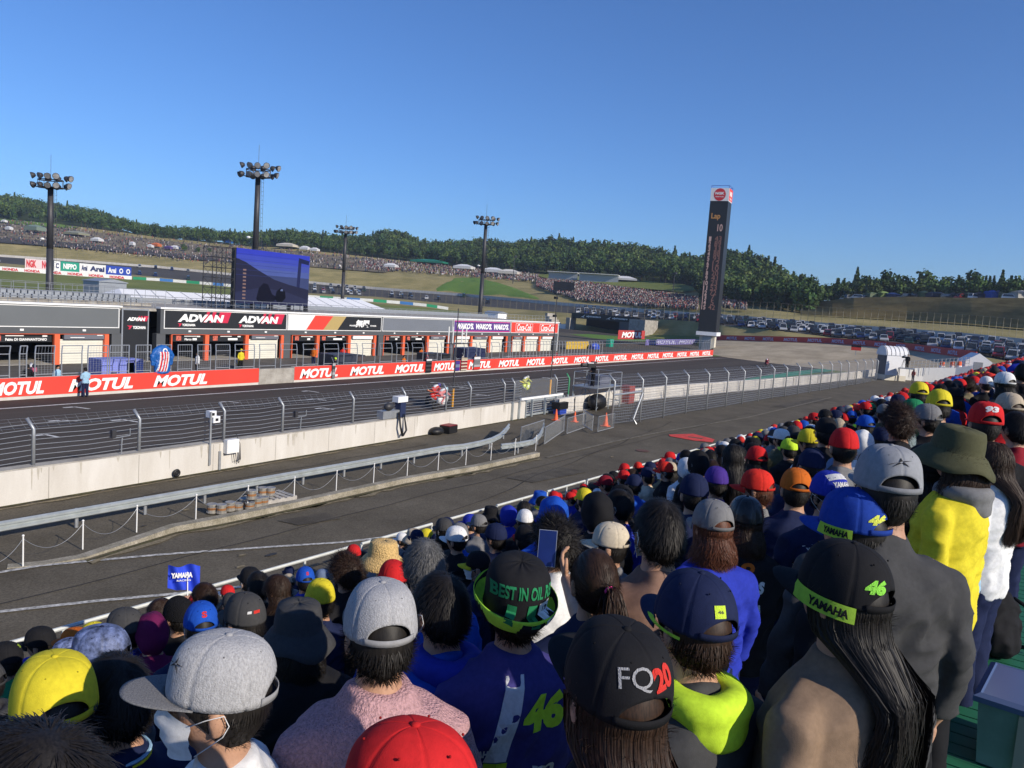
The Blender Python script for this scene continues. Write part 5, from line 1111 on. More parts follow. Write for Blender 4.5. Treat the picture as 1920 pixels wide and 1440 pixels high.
def person(P, deg, label, hat=None, hc='black', hair='short', hairc='hblack', top='black', pose='down', fat=0, group=None, tilt=0, hatm=None, topm=None, mask=False, hooddown=None, brimc=None, trou='navy', glasses=False, scale=None, z0=None):
    """P: centre of the head in the world"""
    P = Vector(P); fl = (5.14-.416*sfn(P)) if z0 is None else z0; fl = max(fl, 0) if z0 is None else z0
    s_ = scale or min(1.08, max(.92, (P.z-fl)/HC.z)); r = thing('person', label, 'person', (P.x, P.y, P.z-HC.z*s_), R(deg), group); r.scale = (s_, s_, s_)
    if tilt: r.rotation_euler = (0, 0, R(deg))
    skinv = random.random(); b = part('body', BODY[pose], r)
    part('top', TOP[(pose, 0 if pose == 'lean' else fat)], r, topm, CN[top] if isinstance(top, str) else top); part('trousers', TROU, r, None, CN[trou] if isinstance(trou, str) else trou)
    part('shoes', SHOES, r, None, random.choice(((.03, .03, .03), (.3, .3, .3), (.02, .02, .05))))
    if hair: part('hair', HAIR[(hair, bool(hat))], r, None, CN[hairc])
    H_ = None
    if hat in ('flat', 'curve', 'closed'):
        H_ = part('cap', CROWN[hat], r, hatm, CN[hc] if isinstance(hc, str) else hc); bc = CN[brimc] if brimc else (CN[hc] if isinstance(hc, str) else hc)
        cc_ = CN[hc] if isinstance(hc, str) else hc; kids = [part('brim', BRIM['flat' if hat == 'flat' else 'curve'], H_, hatm, bc), part('button', BUTTON, H_, None, [v*.85 for v in cc_])]
        if hat != 'closed': kids.append(part('strap', STRAP, H_, None, [v*.75 for v in cc_]))
        kids.append(part('eyelets', EYELETS, H_, None, [v*.45 for v in cc_]))
    elif hat == 'bucket': H_ = part('bucket_hat', BUCKET, r, hatm, CN[hc])
    elif hat == 'bucket2': H_ = part('bucket_hat', BUCKET2, r, hatm, CN[hc])
    elif hat == 'straw': H_ = part('straw_hat', BUCKET, r, M_straw)
    elif hat == 'hood': H_ = part('hood', HOOD, r, topm, CN[hc])
    elif hat == 'beanie': H_ = part('beanie', BEANIE, r, M_knit, CN[hc])
    if tilt and H_:                                     # hat and head pitched together is read from the hat
        Mx = Matrix.Translation(HC)@Matrix.Rotation(R(tilt), 4, 'Y')@Matrix.Translation(-HC); H_.matrix_local = Mx
    if mask: part('face_mask', MASK, r, None, CN['white']); part('mask_loops', LOOPS, r, None, CN['white'])
    if hooddown: part('hood', HOODD, r, None, CN[hooddown])
    return r, H_
def at(px, py, size, k=.195):
    d = ray(px, py).normalized(); return CP+d*(k*F/size)
def shape(poly):
    mb = bmesh.new()
    for pl in poly: mb.faces.new([mb.verts.new((x, y, 0)) for x, y in pl])
    bmesh.ops.triangulate(mb, faces=mb.faces[:])
    for _ in range(3): bmesh.ops.subdivide_edges(mb, edges=[e for e in mb.edges if e.calc_length() > .12], cuts=1); bmesh.ops.triangulate(mb, faces=[f for f in mb.faces if len(f.verts) > 3])
    mb.verts.index_update(); out = ([v.co.copy() for v in mb.verts], [[v.index for v in f.verts] for f in mb.faces]); mb.free(); return out
def capdecal(H_, s_, adeg, t, w, h, col, bold=.05, shear=0, roll=0):
    a = R(adeg); c = HC+cap_pt(a, t); xd = Vector((-math.sin(a), math.cos(a), 0)); n = (cap_pt(a, t)-Vector((0, 0, .03))).normalized(); n = (n*.6+Vector((math.cos(a), math.sin(a), 0))*.4).normalized(); yd = n.cross(xd).normalized()
    if roll: rm = Matrix.Rotation(R(roll), 3, n); xd = rm@xd; yd = rm@yd
    vs, fs, asp = text_mesh(s_, bold, shear, .14) if isinstance(s_, str) and s_ != '#' else (*(grid() if s_ == '#' else shape(s_)), 1)
    m = mat('embroidery', (1, 1, 1), .7, 400, .15, .5, 400, objcol=True); o = decal(vs, fs, c, xd, yd, w, h, H_.data, H_, m, 'lettering' if isinstance(s_, str) and s_ != '#' else 'patch')
    if o: colr(o, CN[col] if isinstance(col, str) else col)
    return o
def capband(H_, a0, a1, z0, z1, col, k=1.03):
    rows = [[HC+Vector((cap_pt(R(lerp(a0, a1, i/20)), 0).x*kk, cap_pt(R(lerp(a0, a1, i/20)), 0).y*kk, z)) for i in range(21)] for z, kk in ((z0, k+.08), ((z0+z1)/2, k+.05), (z1, k))]
    o = MB().loft(rows, False, False).build('neon_band', M_cloth, H_, smooth=True); colr(o, CN[col] if isinstance(col, str) else col); return o
def banddecal(H_, b, s_, adeg, z, w, h, col):
    a = R(adeg); d = Vector((math.cos(a), math.sin(a), 0)); vs, fs, asp = text_mesh(s_, .05, 0, .14); o = decal(vs, fs, HC+Vector((RX*d.x, RY*d.y, z)), (-math.sin(a), math.cos(a), 0), (0, 0, 1), w, h, b.data, H_, M_cloth, 'lettering', .002)
    if o: colr(o, CN[col])
def topdecal(r, s_, pos, xd, yd, w, h, col, bold=.05, shear=0, name=None, poly=None):
    t = [c for c in r.children if c.name.split('.')[0] == 'top'][0]
    if poly: 
        mb = bmesh.new(); vv = [mb.verts.new((x, y, 0)) for x, y in poly]; mb.faces.new(vv); bmesh.ops.triangulate(mb, faces=mb.faces[:])
        for _ in range(5): bmesh.ops.subdivide_edges(mb, edges=[e for e in mb.edges if e.calc_length() > .06], cuts=1); bmesh.ops.triangulate(mb, faces=[f for f in mb.faces if len(f.verts) > 3])
        mb.verts.index_update(); vs = [v.co.copy() for v in mb.verts]; fs = [[v.index for v in f.verts] for f in mb.faces]; mb.free()
    else: vs, fs, asp = text_mesh(s_, bold, shear, .14)
    o = decal(vs, fs, pos, xd, yd, w, h, t.data, t, M_cloth, name or ('stripe' if poly else 'lettering'), .003)
    if o: colr(o, CN[col] if isinstance(col, str) else col)
    return o
# ================================================================ THE CROWD
# terrace steps, deck
mb = MB()
for k in range(13):
    n1 = 9.0+.75*(k == 0)-.84*(k-1)*(k > 0) if k else 9.75; z = 5.14-.416*(n1-.42) if k else 1.7
    if n1 < 1: break
    a, b = -6, 330; vs = [SF(s_, n_, z_) for s_ in (a, b) for n_, z_ in ((n1-.84, z), (n1, z), (n1, z-.5 if k else 0), (n1-.84, z-.5 if k else 0))]
    mb.add(vs, [(0, 1, 5, 4), (1, 2, 6, 5), (0, 3, 2, 1), (4, 5, 6, 7)])
struct(mb.build('stand_terrace', A_step))
mg = mat('green_deck', (.015, .12, .06), .55, 5, .15)
mb = MB()
for i in range(74): mb.loft([[SF(1.0+i*.12+d_, n_, z_) for d_, z_ in ((0, 4.9), (.108, 4.9), (.108, 5.0), (0, 5.0))] for n_ in (-4, .6)])
struct(mb.build('green_deck', mg))
# spectator railing
ends = [(0, 1201, 210, 1146), (230, 1136, 455, 1076), (467, 1072, 640, 1021), (655, 1012, 788, 976), (800, 971, 905, 945), (912, 943, 1002, 918)]
ZR = 2.72; NR = 9.5; secs = [(sfs(gp(a, b, ZR)), sfs(gp(c, d_, ZR))) for a, b, c, d_ in ends]; pitch = 1.75; s0 = secs[-1][1]+.1
secs = [(secs[0][0]-2.4, secs[0][0]-.1)]+secs
while s0 < 190: secs.append((s0, s0+pitch*(1 if s0 < 60 else 2.5))); s0 += (pitch+.12)*(1 if s0 < 60 else 2.5)
M_rail = mat('painted_rail', (.56, .58, .55), .5, 5, .15)
for i, (a, b) in enumerate(secs):
    n_ = NR; r = thing('rail_panel', 'grey tubular railing panel in front of the first row of spectators', 'railing', tuple(SF(a, n_, ZR-1.0)), SA, 'railing panels in front of the stand'); L_ = b-a
    MB().tube([(0, 0, 1.0), (L_, 0, 1.0)], .026, 6).build('rail', M_rail, r)
    for x in ((0, L_/2, L_) if L_ < 3 else (0, L_)): MB().tube([(x, 0, 0), (x, 0, .985)], .022 if x else .026, 6).build('post', M_rail, r)
PEOPLE = []
def v_of(px): return 31.15-math.degrees(math.atan((px-960)/F))
def put(px, py, size, rel, label, **kw):
    hat = kw.get('hat'); P = at(px, py, size, (.192+.04*abs(math.sin(R(rel)))) if hat else .185); P.z -= (.05 if hat in ('flat', 'curve', 'closed', 'bucket', 'bucket2', 'straw') else .02)
    PEOPLE.append((sfs(P), sfn(P), px, py, size)); r, H_ = person(P, v_of(px)+rel, label, **kw); return r, H_
# --- nearest people, each with its own look
r, h = put(425, 1268, 184, 84, 'man in pale grey flat-brimmed cap and white face mask, seen in profile', hat='flat', hc='lightgrey', hatm=M_heather, hair='crop', top='white', mask=True, tilt=-5, brimc='grey'); capdecal(h, [[(-.5, -.12), (-.1, .02), (-.44, -.03)], [(-.1, .02), (.02, .5), (.06, .12)], [(.06, .12), (.5, .16), (.1, .02)], [(.1, .02), (.3, -.5), (.0, -.08)], [(.0, -.08), (-.4, -.4), (-.1, .02)]], 28, .4, .05, .03, 'black')
r, h = put(785, 1462, 262, 70, 'person in dark red cap at the bottom edge, pulled low', hat='closed', hc='red', hair='short', top='darkgrey')
r, h = put(104, 1304, 128, 12, 'person in yellow cap worn with the back opening towards us, bottom left', hat='flat', hc='yellow', hair='curly', top='black'); capdecal(h, 'YAMAHA', 128, .05, .07, .017, 'darkgrey'); capdecal(h, 'YAMAHA', 222, .05, .07, .017, 'darkgrey')
put(75, 1520, 225, 40, 'bare-headed person with tousled black hair in the bottom left corner', hair='short', top='darkgrey')
r, h = put(222, 1300, 112, 30, 'bare-headed man in navy shirt with yellow and light blue collar stripes', hair='short', top='navy')
for q_, c_ in ((0, 'yellow'), (.012, 'skyblue')):
    o = MB().torus(HC+Vector((-.012, 0, -.155+q_)), .083, .005, 'Z', 24, 6).build('collar_stripe', M_cloth, r); colr(o, CN[c_])
put(232, 1440, 118, 40, 'person in plain olive-yellow cap right of the bottom left corner', hat='closed', hc=(.3, .34, .03), hair='short', top='neon')
r, h = put(195, 1218, 92, 60, 'person in blue camouflage cap with a grey scarf', hat='flat', hatm=M_camo, hc='navy', hair='short', top='grey', hooddown='lightgrey')
put(135, 1222, 60, 80, 'person in blue camouflage cap left of the similar capped person with grey scarf', hat='curve', hatm=M_camo, hc='navy', hair='short', top='darkgrey')
r, h = put(14, 1228, 50, 60, 'person in black cap with green mark and bright green shirt at the left edge', hat='closed', hc='black', hair='crop', top='green'); capdecal(h, [[(-.5, -.5), (-.3, -.5), (-.2, .5), (-.4, .5)], [(-.1, -.5), (.1, -.5), (.2, .5), (0, .5)], [(.3, -.5), (.5, -.5), (.6, .5), (.4, .5)]], 200, .55, .03, .03, 'neon')
put(238, 1168, 60, 60, 'person in charcoal cap beside the magenta hood', hat='closed', hc='darkgrey', hair='short', top='royal')
put(287, 1185, 55, 20, 'person with magenta hood pulled up near the left railing', hat='hood', hc='magenta', hair=None, top='magenta')
r, h = put(378, 1160, 62, 12, 'person in bright blue cap with red mark, back opening towards us', hat='curve', hc='blue', hair='crop', top='navy', mask=True); capdecal(h, 'S', 178, .5, .028, .035, 'brightred')
put(338, 1150, 56, 40, 'person in black knitted hat holding up the blue flag', hat='beanie', hc='black', hair='short', top='black')
r, h = put(462, 1148, 78, 35, 'person in charcoal cap with a red and white word, blue jacket', hat='closed', hc='darkgrey', hair='short', top='blue'); capdecal(h, [[(-.5, -.3), (0, -.3), (.05, .3), (-.42, .3)]], 158, .35, .04, .02, 'white'); capdecal(h, [[(-.5, -.3), (.4, -.3), (.5, .3), (-.42, .3)]], 176, .35, .035, .024, 'brightred')
put(428, 1108, 27, 50, 'person in red and white cap nearest the left railing gap', hat='closed', hc='red', brimc='white', hair='crop', top='black')
put(486, 1096, 40, 30, 'bare-headed person with dark hair below the left railing', hair='short', top='black'); put(523, 1102, 42, 60, 'bare-headed person with brown-black hair beside the beige cap', hair='bob', hairc='hbrown', top='black')
put(543, 1085, 24, 60, 'person in small beige cap near the railing', hat='closed', hc='beige', hair='short', top='grey')
r, h = put(573, 1080, 38, 15, 'person in bright blue cap with red mark near the second rail panel', hat='curve', hc='blue', hair='crop', top='royal'); capdecal(h, 'S', 178, .5, .028, .035, 'brightred')
put(543, 1070, 21, 40, 'person in small navy cap next to the blue cap by the rail', hat='closed', hc='navy', hair='short', top='navy'); put(606, 1078, 28, 60, 'person in faded blue cap right of the bright blue one', hat='closed', hc='bluegrey', hair='short', top='navy')
put(562, 1168, 90, 20, 'person in charcoal bucket hat and black clothes', hat='bucket', hc='darkgrey', hair='bob', top='black', fat=1)
put(602, 1112, 60, 20, 'person in yellow cap just behind the charcoal bucket hat', hat='closed', hc='yellow', hair='short', top='navy')
r, h = put(716, 1160, 142, 14, 'person in pale denim-grey flat cap and pink knitted sweater', hat='flat', hc='lightgrey', hatm=M_heather, hair='short', hairc='hblack', top='pink', topm=M_knit, brimc='grey', fat=1)
for nm, me_ in (('neck_flap', 0),):
    mb = MB(); mb.loft([[HC+Vector((-.085-.02*t, lerp(-.085, .085, i/8)*(1+t*.5), .0-.2*t+.01*math.sin(i*2))) for i in range(9)] for t in np.linspace(0, 1, 6)], False, False)
put(738, 1076, 60, 20, 'person in plain red cap seen from behind, left of the grey-haired man', hat='closed', hc='red', hair='crop', top='black')
put(722, 1036, 58, 60, 'person in yellow straw hat among caps near the railing', hat='straw', hc='yellow', hair='short', top='grey'); put(664, 1034, 30, 30, 'person in small red cap left of the straw hat', hat='closed', hc='red', hair='short', top='black')
put(652, 1068, 50, 50, 'person with curly brown hair left of the straw hat', hair='curly', hairc='hbrown', top='black')
put(797, 1057, 78, 20, 'man with thick greying hair, bare-headed', hair='short', hairc='hgrey', top='blue')
put(832, 1135, 108, 40, 'man with short black hair, white mask loops and blue jacket', hair='short', top='blue', mask=True, hooddown='royal')
put(848, 1048, 46, 80, 'man in black cap looking left beside the yellow-brimmed cap', hat='closed', hc='darkgrey', hair='crop', top='black')
r, h = put(900, 1052, 52, 85, 'person in black cap with yellow brim and face mask', hat='curve', hc='black', brimc='yellow', hair='crop', top='navy', mask=True)
# bucket hat with words and neon brim
r, h = put(968, 1112, 126, 22, 'person in black bucket hat with neon brim and green words, purple racing shirt', hat='bucket2', hc='black', hair='short', hairc='hbrown', top=(.05, .045, .19), fat=1, tilt=-14)
hm = h.data
def hatdecal(h, s_, adeg, z, w, hh, col, bold=.03, n=None):
    a = R(adeg); d = Vector((math.cos(a), math.sin(a), 0)); xd = Vector((-math.sin(a), math.cos(a), 0)); c = HC+Vector((RX*d.x, RY*d.y, z)); yd = Vector((0, 0, 1))
    if n: yd = (Vector((0, 0, 1))*math.cos(n)-d*math.sin(n)).normalized()
    vs, fs, asp = text_mesh(s_, bold, 0, .14) if s_ != '#' else (*grid(), 1); o = decal(vs, fs, c, xd, yd, w, hh, h.data, h, M_cloth, 'lettering' if s_ != '#' else 'patch', .003)
    if o: colr(o, CN[col] if isinstance(col, str) else col)
hatdecal(h, 'BEST IN OIL RES', 176, .125, .2, .042, 'green', .03, .25); hatdecal(h, '#', 186, .055, .03, .062, 'green', n=.1); hatdecal(h, '#', 148, .055, .03, .055, 'green'); hatdecal(h, '#', 214, .055, .05, .065, 'white'); hatdecal(h, 'B', 216, .055, .034, .04, 'black', .04)
mb = MB(); N_ = 48; mb.loft([[HC+Vector((RX*r_*math.cos(2*PI*i/N_), RY*1.04*r_*math.sin(2*PI*i/N_), z_)) for i in range(N_)] for r_, z_ in ((1.03, .012), (1.16, .008), (1.33, .038), (1.37, .056), (1.38, .05), (1.33, .028), (1.15, -.004))], False); o = mb.build('neon_band', M_cloth, h, smooth=True); colr(o, (.4, .75, .06))
J_ = dict(xd=(0, -1, 0), yd=(0, 0, 1), w=1, h=1)
topdecal(r, None, (-.14, 0, 1.15), col='white', poly=[(-.06, .27), (.0, .27), (-.06, .02), (-.13, .02)], **J_); topdecal(r, None, (-.14, 0, 1.15), col='neon', poly=[(-.127, .017), (-.055, .017), (-.1, -.22), (-.16, -.22)], **J_)
topdecal(r, None, (-.14, 0, 1.15), col='white', poly=[(-.04, -.02), (-.01, -.05), (.08, -.32), (.03, -.32)], **J_)
topdecal(r, 'YAMAHA', (-.14, .15, 1.2), (0, -1, 0), (0, 0, 1), .1, .026, 'white', .06); topdecal(r, '46', (-.14, -.06, 1.31), (0, -1, 0), (0, 0, 1), .15, .11, 'neon', .06, .2); topdecal(r, 'm', (-.14, -.07, 1.12), (0, -1, 0), (0, 0, 1), .08, .05, 'white', .02)
# woman with ponytail holding a phone
rp, h = put(1118, 1085, 102, 25, 'woman with ponytail in a pink hair tie, raising a phone', hair='tied', hairc='hbrown', top='navy')
o = MB().torus(HC+Vector((-.13, 0, .015)), .014, .008, 'X', 16, 8).build('hair_tie', M_cloth, rp); colr(o, (.7, .06, .25))
put(1046, 1012, 76, 40, 'bare-headed person with curly black hair behind the phone', hair='curly', top='white')
r, h = put(1240, 992, 98, 28, 'man with short black hair and mask, tanned neck showing', hair='short', top=(.2, .12, .09), mask=True)
put(1150, 1008, 78, 78, 'person in cream cap with brim to the left, behind the ponytail', hat='curve', hc='cream', hair='crop', top='grey')
put(1122, 958, 62, 30, 'person with black hood up above the cream cap', hat='hood', hc='black', hair=None, top='black')
# FQ20 cap
r, h = put(1163, 1262, 222, 34, 'woman in black cap lettered FQ20 with long brown hair, bottom middle', hat='flat', hc='black', hair='long', hairc='hbrown', top='black', tilt=-8)
capdecal(h, 'FQ', 157, .46, .06, .042, 'lightgrey', .0, .0, 6); capdecal(h, '20', 196, .46, .046, .042, 'brightred', .05, 0, 6)
# navy cap with neon strip
r, h = put(1310, 1140, 168, 42, 'woman in navy cap with neon side strip and neon scarf', hat='curve', hc='navy', hair='short', hairc='hbrown', top='darkgrey', tilt=-4, hooddown='neon')
capdecal(h, '#', 168, .38, .03, .03, (.6, .8, .05)); capdecal(h, '46', 168, .38, .016, .008, 'darkgrey')
bm_ = MB(); bm_.loft([[HC+Vector((cap_pt(a, 0).x*1.01, cap_pt(a, 0).y*1.012, .03))+Vector((k*.03*max(0, math.cos(a)), 0, -.02-k*.008)) for a in np.linspace(.5, 2.0, 16)] for k in (0, 1)], False, False); o = bm_.build('neon_strip', M_cloth, h); colr(o, (.35, .62, .05))
# black cap 46 with long hair
r, h = put(1592, 1085, 172, 62, 'woman in black cap with green 46, long dark hair over a beige coat', hat='curve', hc='black', hair='long', hairc='hblack', top=(.22, .15, .1), tilt=-6)
capdecal(h, '46', 150, .32, .052, .034, (.25, .7, .06), .07, .25); b_ = capband(h, 38, 128, -.012, .024, (.3, .5, .05)); banddecal(h, b_, 'YAMAHA', 100, .006, .1, .02, 'black')
r, h = put(1610, 968, 130, 62, 'person in royal blue cap with yellow 46 and yellow-green brim', hat='curve', hc=(.015, .05, .3), hair='crop', top='black'); capdecal(h, '46', 152, .26, .06, .034, (.75, .8, .1), .07, .25); b_ = capband(h, 48, 112, -.008, .026, (.35, .55, .05)); banddecal(h, b_, 'YAMAHA', 88, .01, .09, .02, 'black')
for a, b, l in ((1553, 912, 'person in blue trucker cap with white front, above the royal blue 46 cap'), (1503, 1032, 'person in navy trucker cap with white front left of the black 46 cap')):
    r, h = put(a, b, 74, -140, l, hat='curve', hc='royal' if a > 1530 else 'navy', brimc='navy', hair='short', top='navy', mask=True); capdecal(h, '#', 0, .7, .12, .04, 'white'); capdecal(h, 'YAMAHA', 0, .4, .1, .03, 'white', .05)
# grey cap, dark jacket, standing by the deck
r, h = put(1668, 893, 118, 22, 'man in grey cap with star mark and charcoal jacket, standing by the green deck', hat='flat', hc=(.25, .26, .28), hair='crop', top='darkgrey', trou='darkgrey')
capdecal(h, [[(-.5, -.12), (-.1, .02), (-.44, -.03)], [(-.1, .02), (.02, .5), (.06, .12)], [(.06, .12), (.5, .16), (.1, .02)], [(.1, .02), (.3, -.5), (.0, -.08)], [(.0, -.08), (-.4, -.4), (-.1, .02)]], 176, .5, .07, .03, 'black', roll=8)
put(1752, 918, 66, 40, 'woman with very long brown hair and light blue top', hair='long', hairc='hbrown', top='skyblue')
r, h = put(1800, 835, 88, 72, 'person in olive sun hat and bright yellow jacket', hat='bucket', hc='olive', hair='bob', hairc='hbrown', top='yellow', trou='black', hooddown='grey', tilt=-8)
put(1866, 862, 54, 72, 'woman with brown hair in a white jacket at the right edge of the deck', hair='long', hairc='hbrown', top='white')
r, h = put(1850, 782, 58, 20, 'person in red cap with white 93, black shirt', hat='flat', hc='red', hair='crop', top='black'); capdecal(h, '93', 178, .5, .075, .04, 'white', .06, .2)
put(1895, 758, 48, 40, 'person in khaki cap beside the red 93 cap', hat='curve', hc='beige', hair='bob', hairc='hbrown', top='red'); put(1908, 800, 46, 50, 'dark-haired man in red shirt at the right edge', hair='short', top='darkred')
r, h = put(1745, 868, 82, 50, 'person in black cap with a bright coloured number patch', hat='closed', hc='black', hair='bob', top='black'); capdecal(h, '29', 130, .45, .09, .05, (.3, .7, .1), .08, .2)
for a in ((1742, 778, 48, 70, 'person in plain grey cap above the olive hat', dict(hat='curve', hc='grey', hair='short', top='black')), (1762, 752, 42, 20, 'person in pale yellow cap right of the grey cap', dict(hat='curve', hc='yellow', hair='short', top='green')),
          (1694, 822, 42, 30, 'person with teal-tinted hair', dict(hair='short', hairc='hteal', top='red')), (1688, 788, 46, 30, 'person with wavy brown hair behind the teal-haired one', dict(hair='curly', hairc='hbrown', top='black')),
          (1617, 832, 44, 20, 'person with white hood over the head in the middle right', dict(hat='hood', hc='white', hair=None, top='white')), (1584, 828, 54, 20, 'person in plain red cap left of the white hood', dict(hat='closed', hc='red', hair='crop', top='grey')),
          (1519, 822, 42, 60, 'person in bright yellow cap at the middle right of the crowd', dict(hat='curve', hc='yellow', hair='short', top='white')), (1524, 864, 54, 20, 'person in navy cap with red mark on the back', dict(hat='closed', hc='navy', hair='crop', top='navy')),
          (1575, 878, 50, 60, 'person in faded blue cap and white hood left of the star-marked grey cap', dict(hat='closed', hc='bluegrey', hair='short', top='white', hooddown='white')), (1494, 905, 62, 15, 'person in burnt orange cap with a blue tab', dict(hat='curve', hc='orange', hair='crop', top='navy')),
          (1424, 905, 66, 75, 'person in scarlet cap with white square mark, brim to the left', dict(hat='curve', hc='brightred', hair='short', hairc='hred', top='grey')), (1303, 915, 60, 20, 'person in plain navy cap behind the tanned-neck man', dict(hat='closed', hc='navy', hair='crop', top='navy')),
          (1345, 895, 50, 30, 'person in violet cap with a red tab', dict(hat='closed', hc='purple', hair='short', top='purple')), (1481, 836, 34, 40, 'person in lime green cap near the right middle', dict(hat='closed', hc='neon', hair='short', top='black')),
          (1340, 972, 86, 35, 'woman in mid-grey cap with reddish brown hair', dict(hat='curve', hc='grey', hair='bob', hairc='hred', top='royal')), (1550, 803, 40, 20, 'person in black cap with small neon mark', dict(hat='closed', hc='black', hair='short', top='black')),
          (1625, 793, 34, 40, 'person in blue cap with neon edge', dict(hat='curve', hc='blue', brimc='neon', hair='short', top='royal')), (1573, 800, 28, 20, 'person in beige knitted hat', dict(hat='beanie', hc='beige', hair='short', top='grey')),
          (1655, 818, 40, 30, 'person in navy cap right of the white hood', dict(hat='closed', hc='navy', hair='crop', top='darkred')), (1097, 930, 36, 30, 'person in round yellow cap, seen from behind, near the middle of the rail', dict(hat='closed', hc='yellow', hair='crop', top='navy')),
          (1032, 947, 38, 75, 'person in golden yellow cap with brim to the left', dict(hat='curve', hc=(.5, .4, .02), hair='short', top='blue')), (1040, 930, 24, 40, 'person in small red and white cap left of the round yellow one', dict(hat='closed', hc='red', brimc='white', hair='short', top='white')),
          (1072, 931, 24, 80, 'person in small red cap looking left beside the round yellow cap', dict(hat='curve', hc='red', hair='short', top='royal', mask=True)), (1121, 926, 24, 20, 'person in small white cap right of the round yellow cap', dict(hat='curve', hc='white', hair='short', top='black')),
          (985, 970, 36, 20, 'person in white cap with dark letters near the rail', dict(hat='closed', hc='white', hair='short', top='black')), (955, 966, 34, 40, 'person wrapped in a blue scarf with white marks', dict(hat='hood', hc='royal', hair=None, top='royal')),
          (986, 1003, 46, 30, 'person in black cap with red front below the white lettered cap', dict(hat='curve', hc='black', brimc='red', hair='short', top='navy')), (858, 1004, 46, 60, 'person in plain white cap behind the grey-haired man', dict(hat='curve', hc='white', hair='crop', top='black')),
          (783, 1005, 30, 40, 'person in navy cap just above the grey-haired man', dict(hat='closed', hc='navy', hair='short', top='black')), (755, 1008, 25, 60, 'person in small white cap at the rail above the straw hat', dict(hat='closed', hc='white', hair='short', top='grey')),
          (1040, 965, 58, 30, 'person in a blue hooded jacket in front of the golden yellow cap', dict(hat='hood', hc='blue', hair=None, top='blue')), (1190, 903, 33, 30, 'person in glossy navy cap near the rail', dict(hat='closed', hc='navy', hair='short', top='blue')),
          (1216, 888, 30, 50, 'person in navy cap with white stripe', dict(hat='curve', hc='navy', hair='short', top='cream')), (1250, 878, 32, 80, 'person in red cap and white mask facing left', dict(hat='curve', hc='brightred', hair='short', top='black', mask=True)),
          (1197, 874, 18, 30, 'person in small red cap standing right at the rail, left of the masked one', dict(hat='closed', hc='brightred', hair='short', top='black')), (1137, 903, 30, 80, 'person in dark red cap with upturned brim', dict(hat='curve', hc='darkred', hair='short', top='darkred')),
          (1658, 770, 26, 20, 'person in mottled grey-green cap in the right rows', dict(hat='closed', hc='grey', hair='short', top='olive')), (1724, 733, 30, 20, 'person in yellow cap farther back at the right', dict(hat='curve', hc='yellow', hair='short', top='neon')),
          (1850, 716, 22, 40, 'person in white cap among red caps at the far right', dict(hat='curve', hc='white', hair='crop', top='black')), (932, 1000, 48, 50, 'person in dark navy cap above the lettered bucket hat', dict(hat='closed', hc='navy', hair='short', top='navy')),
          (1165, 945, 50, 60, 'bare-headed masked man with black hair in the middle', dict(hair='short', top='royal', mask=True)), (668, 1085, 40, 40, 'bare-headed person with dark wavy hair beside the plain red cap', dict(hair='bob', hairc='hbrown', top='black'))):
    put(*a[:5], **a[5])
r, h = put(1400, 962, 74, 22, 'person in black leather cap and jacket with white script on the back', hat='closed', hc='black', hatm=M_leather, hair='bob', hairc='hbrown', top='black', fat=1)
topdecal(r, 'Bates', (-.14, .02, 1.29), (0, -1, 0), (0, 0, 1), .2, .09, 'white', .04, .3); topdecal(r, 'Cali', (-.14, -.01, 1.17), (0, -1, 0), (0, 0, 1), .1, .04, 'white', .04); topdecal(r, 'O', (-.14, .02, 1.38), (0, -1, 0), (0, 0, 1), .08, .05, 'orange', .1)
# raised forearm, hand and phone of the ponytail woman, in world coordinates
ph = at(1026, 1028, 66, .155); hw = at(1062, 1086, 66, .155); vdir = (ph-CP).normalized(); side = vdir.cross(Vector((0, 0, 1))).normalized(); upv = side.cross(vdir).normalized()
mb = MB(); el_ = at(1098, 1175, 76, .155); sh = Vector(rp.location)+Vector((0, 0, 1.3))*rp.scale.x+side*-.12
mb.tube([sh, el_+vdir*.05, el_.lerp(hw, .35), hw.lerp(el_, .2), hw], [.045, .043, .04, .03, .026], 14)
hd_ = (ph+side*.042+upv*-.0-hw).normalized(); mb2 = MB()
hand(mb, hw, (hd_+upv*.25).normalized(), -side, 1.0, .55, 1)
me = remesh(mb, 'forearm', M_skin, .0045, 3); o = bpy.data.objects.new('forearm', me); COL.objects.link(o); o.parent = rp
o.matrix_parent_inverse = Matrix.LocRotScale(rp.location, rp.rotation_euler, rp.scale).inverted()
pho = thing('phone', 'slim phone with blue screen held up over the crowd', 'phone', tuple(ph)); q_ = Matrix((side, upv, -vdir)).transposed(); pho.rotation_euler = q_.to_euler()
MB().box((0, 0, 0), (.078, .155, .008)).build('case', mat('phone_edge', (.5, .5, .52), .3, metal=.6), pho); MB().box((0, 0, .0045), (.074, .151, .0006)).build('screen', mat('phone_screen', (.008, .016, .09), .15, 3, .3, emit=.2), pho)
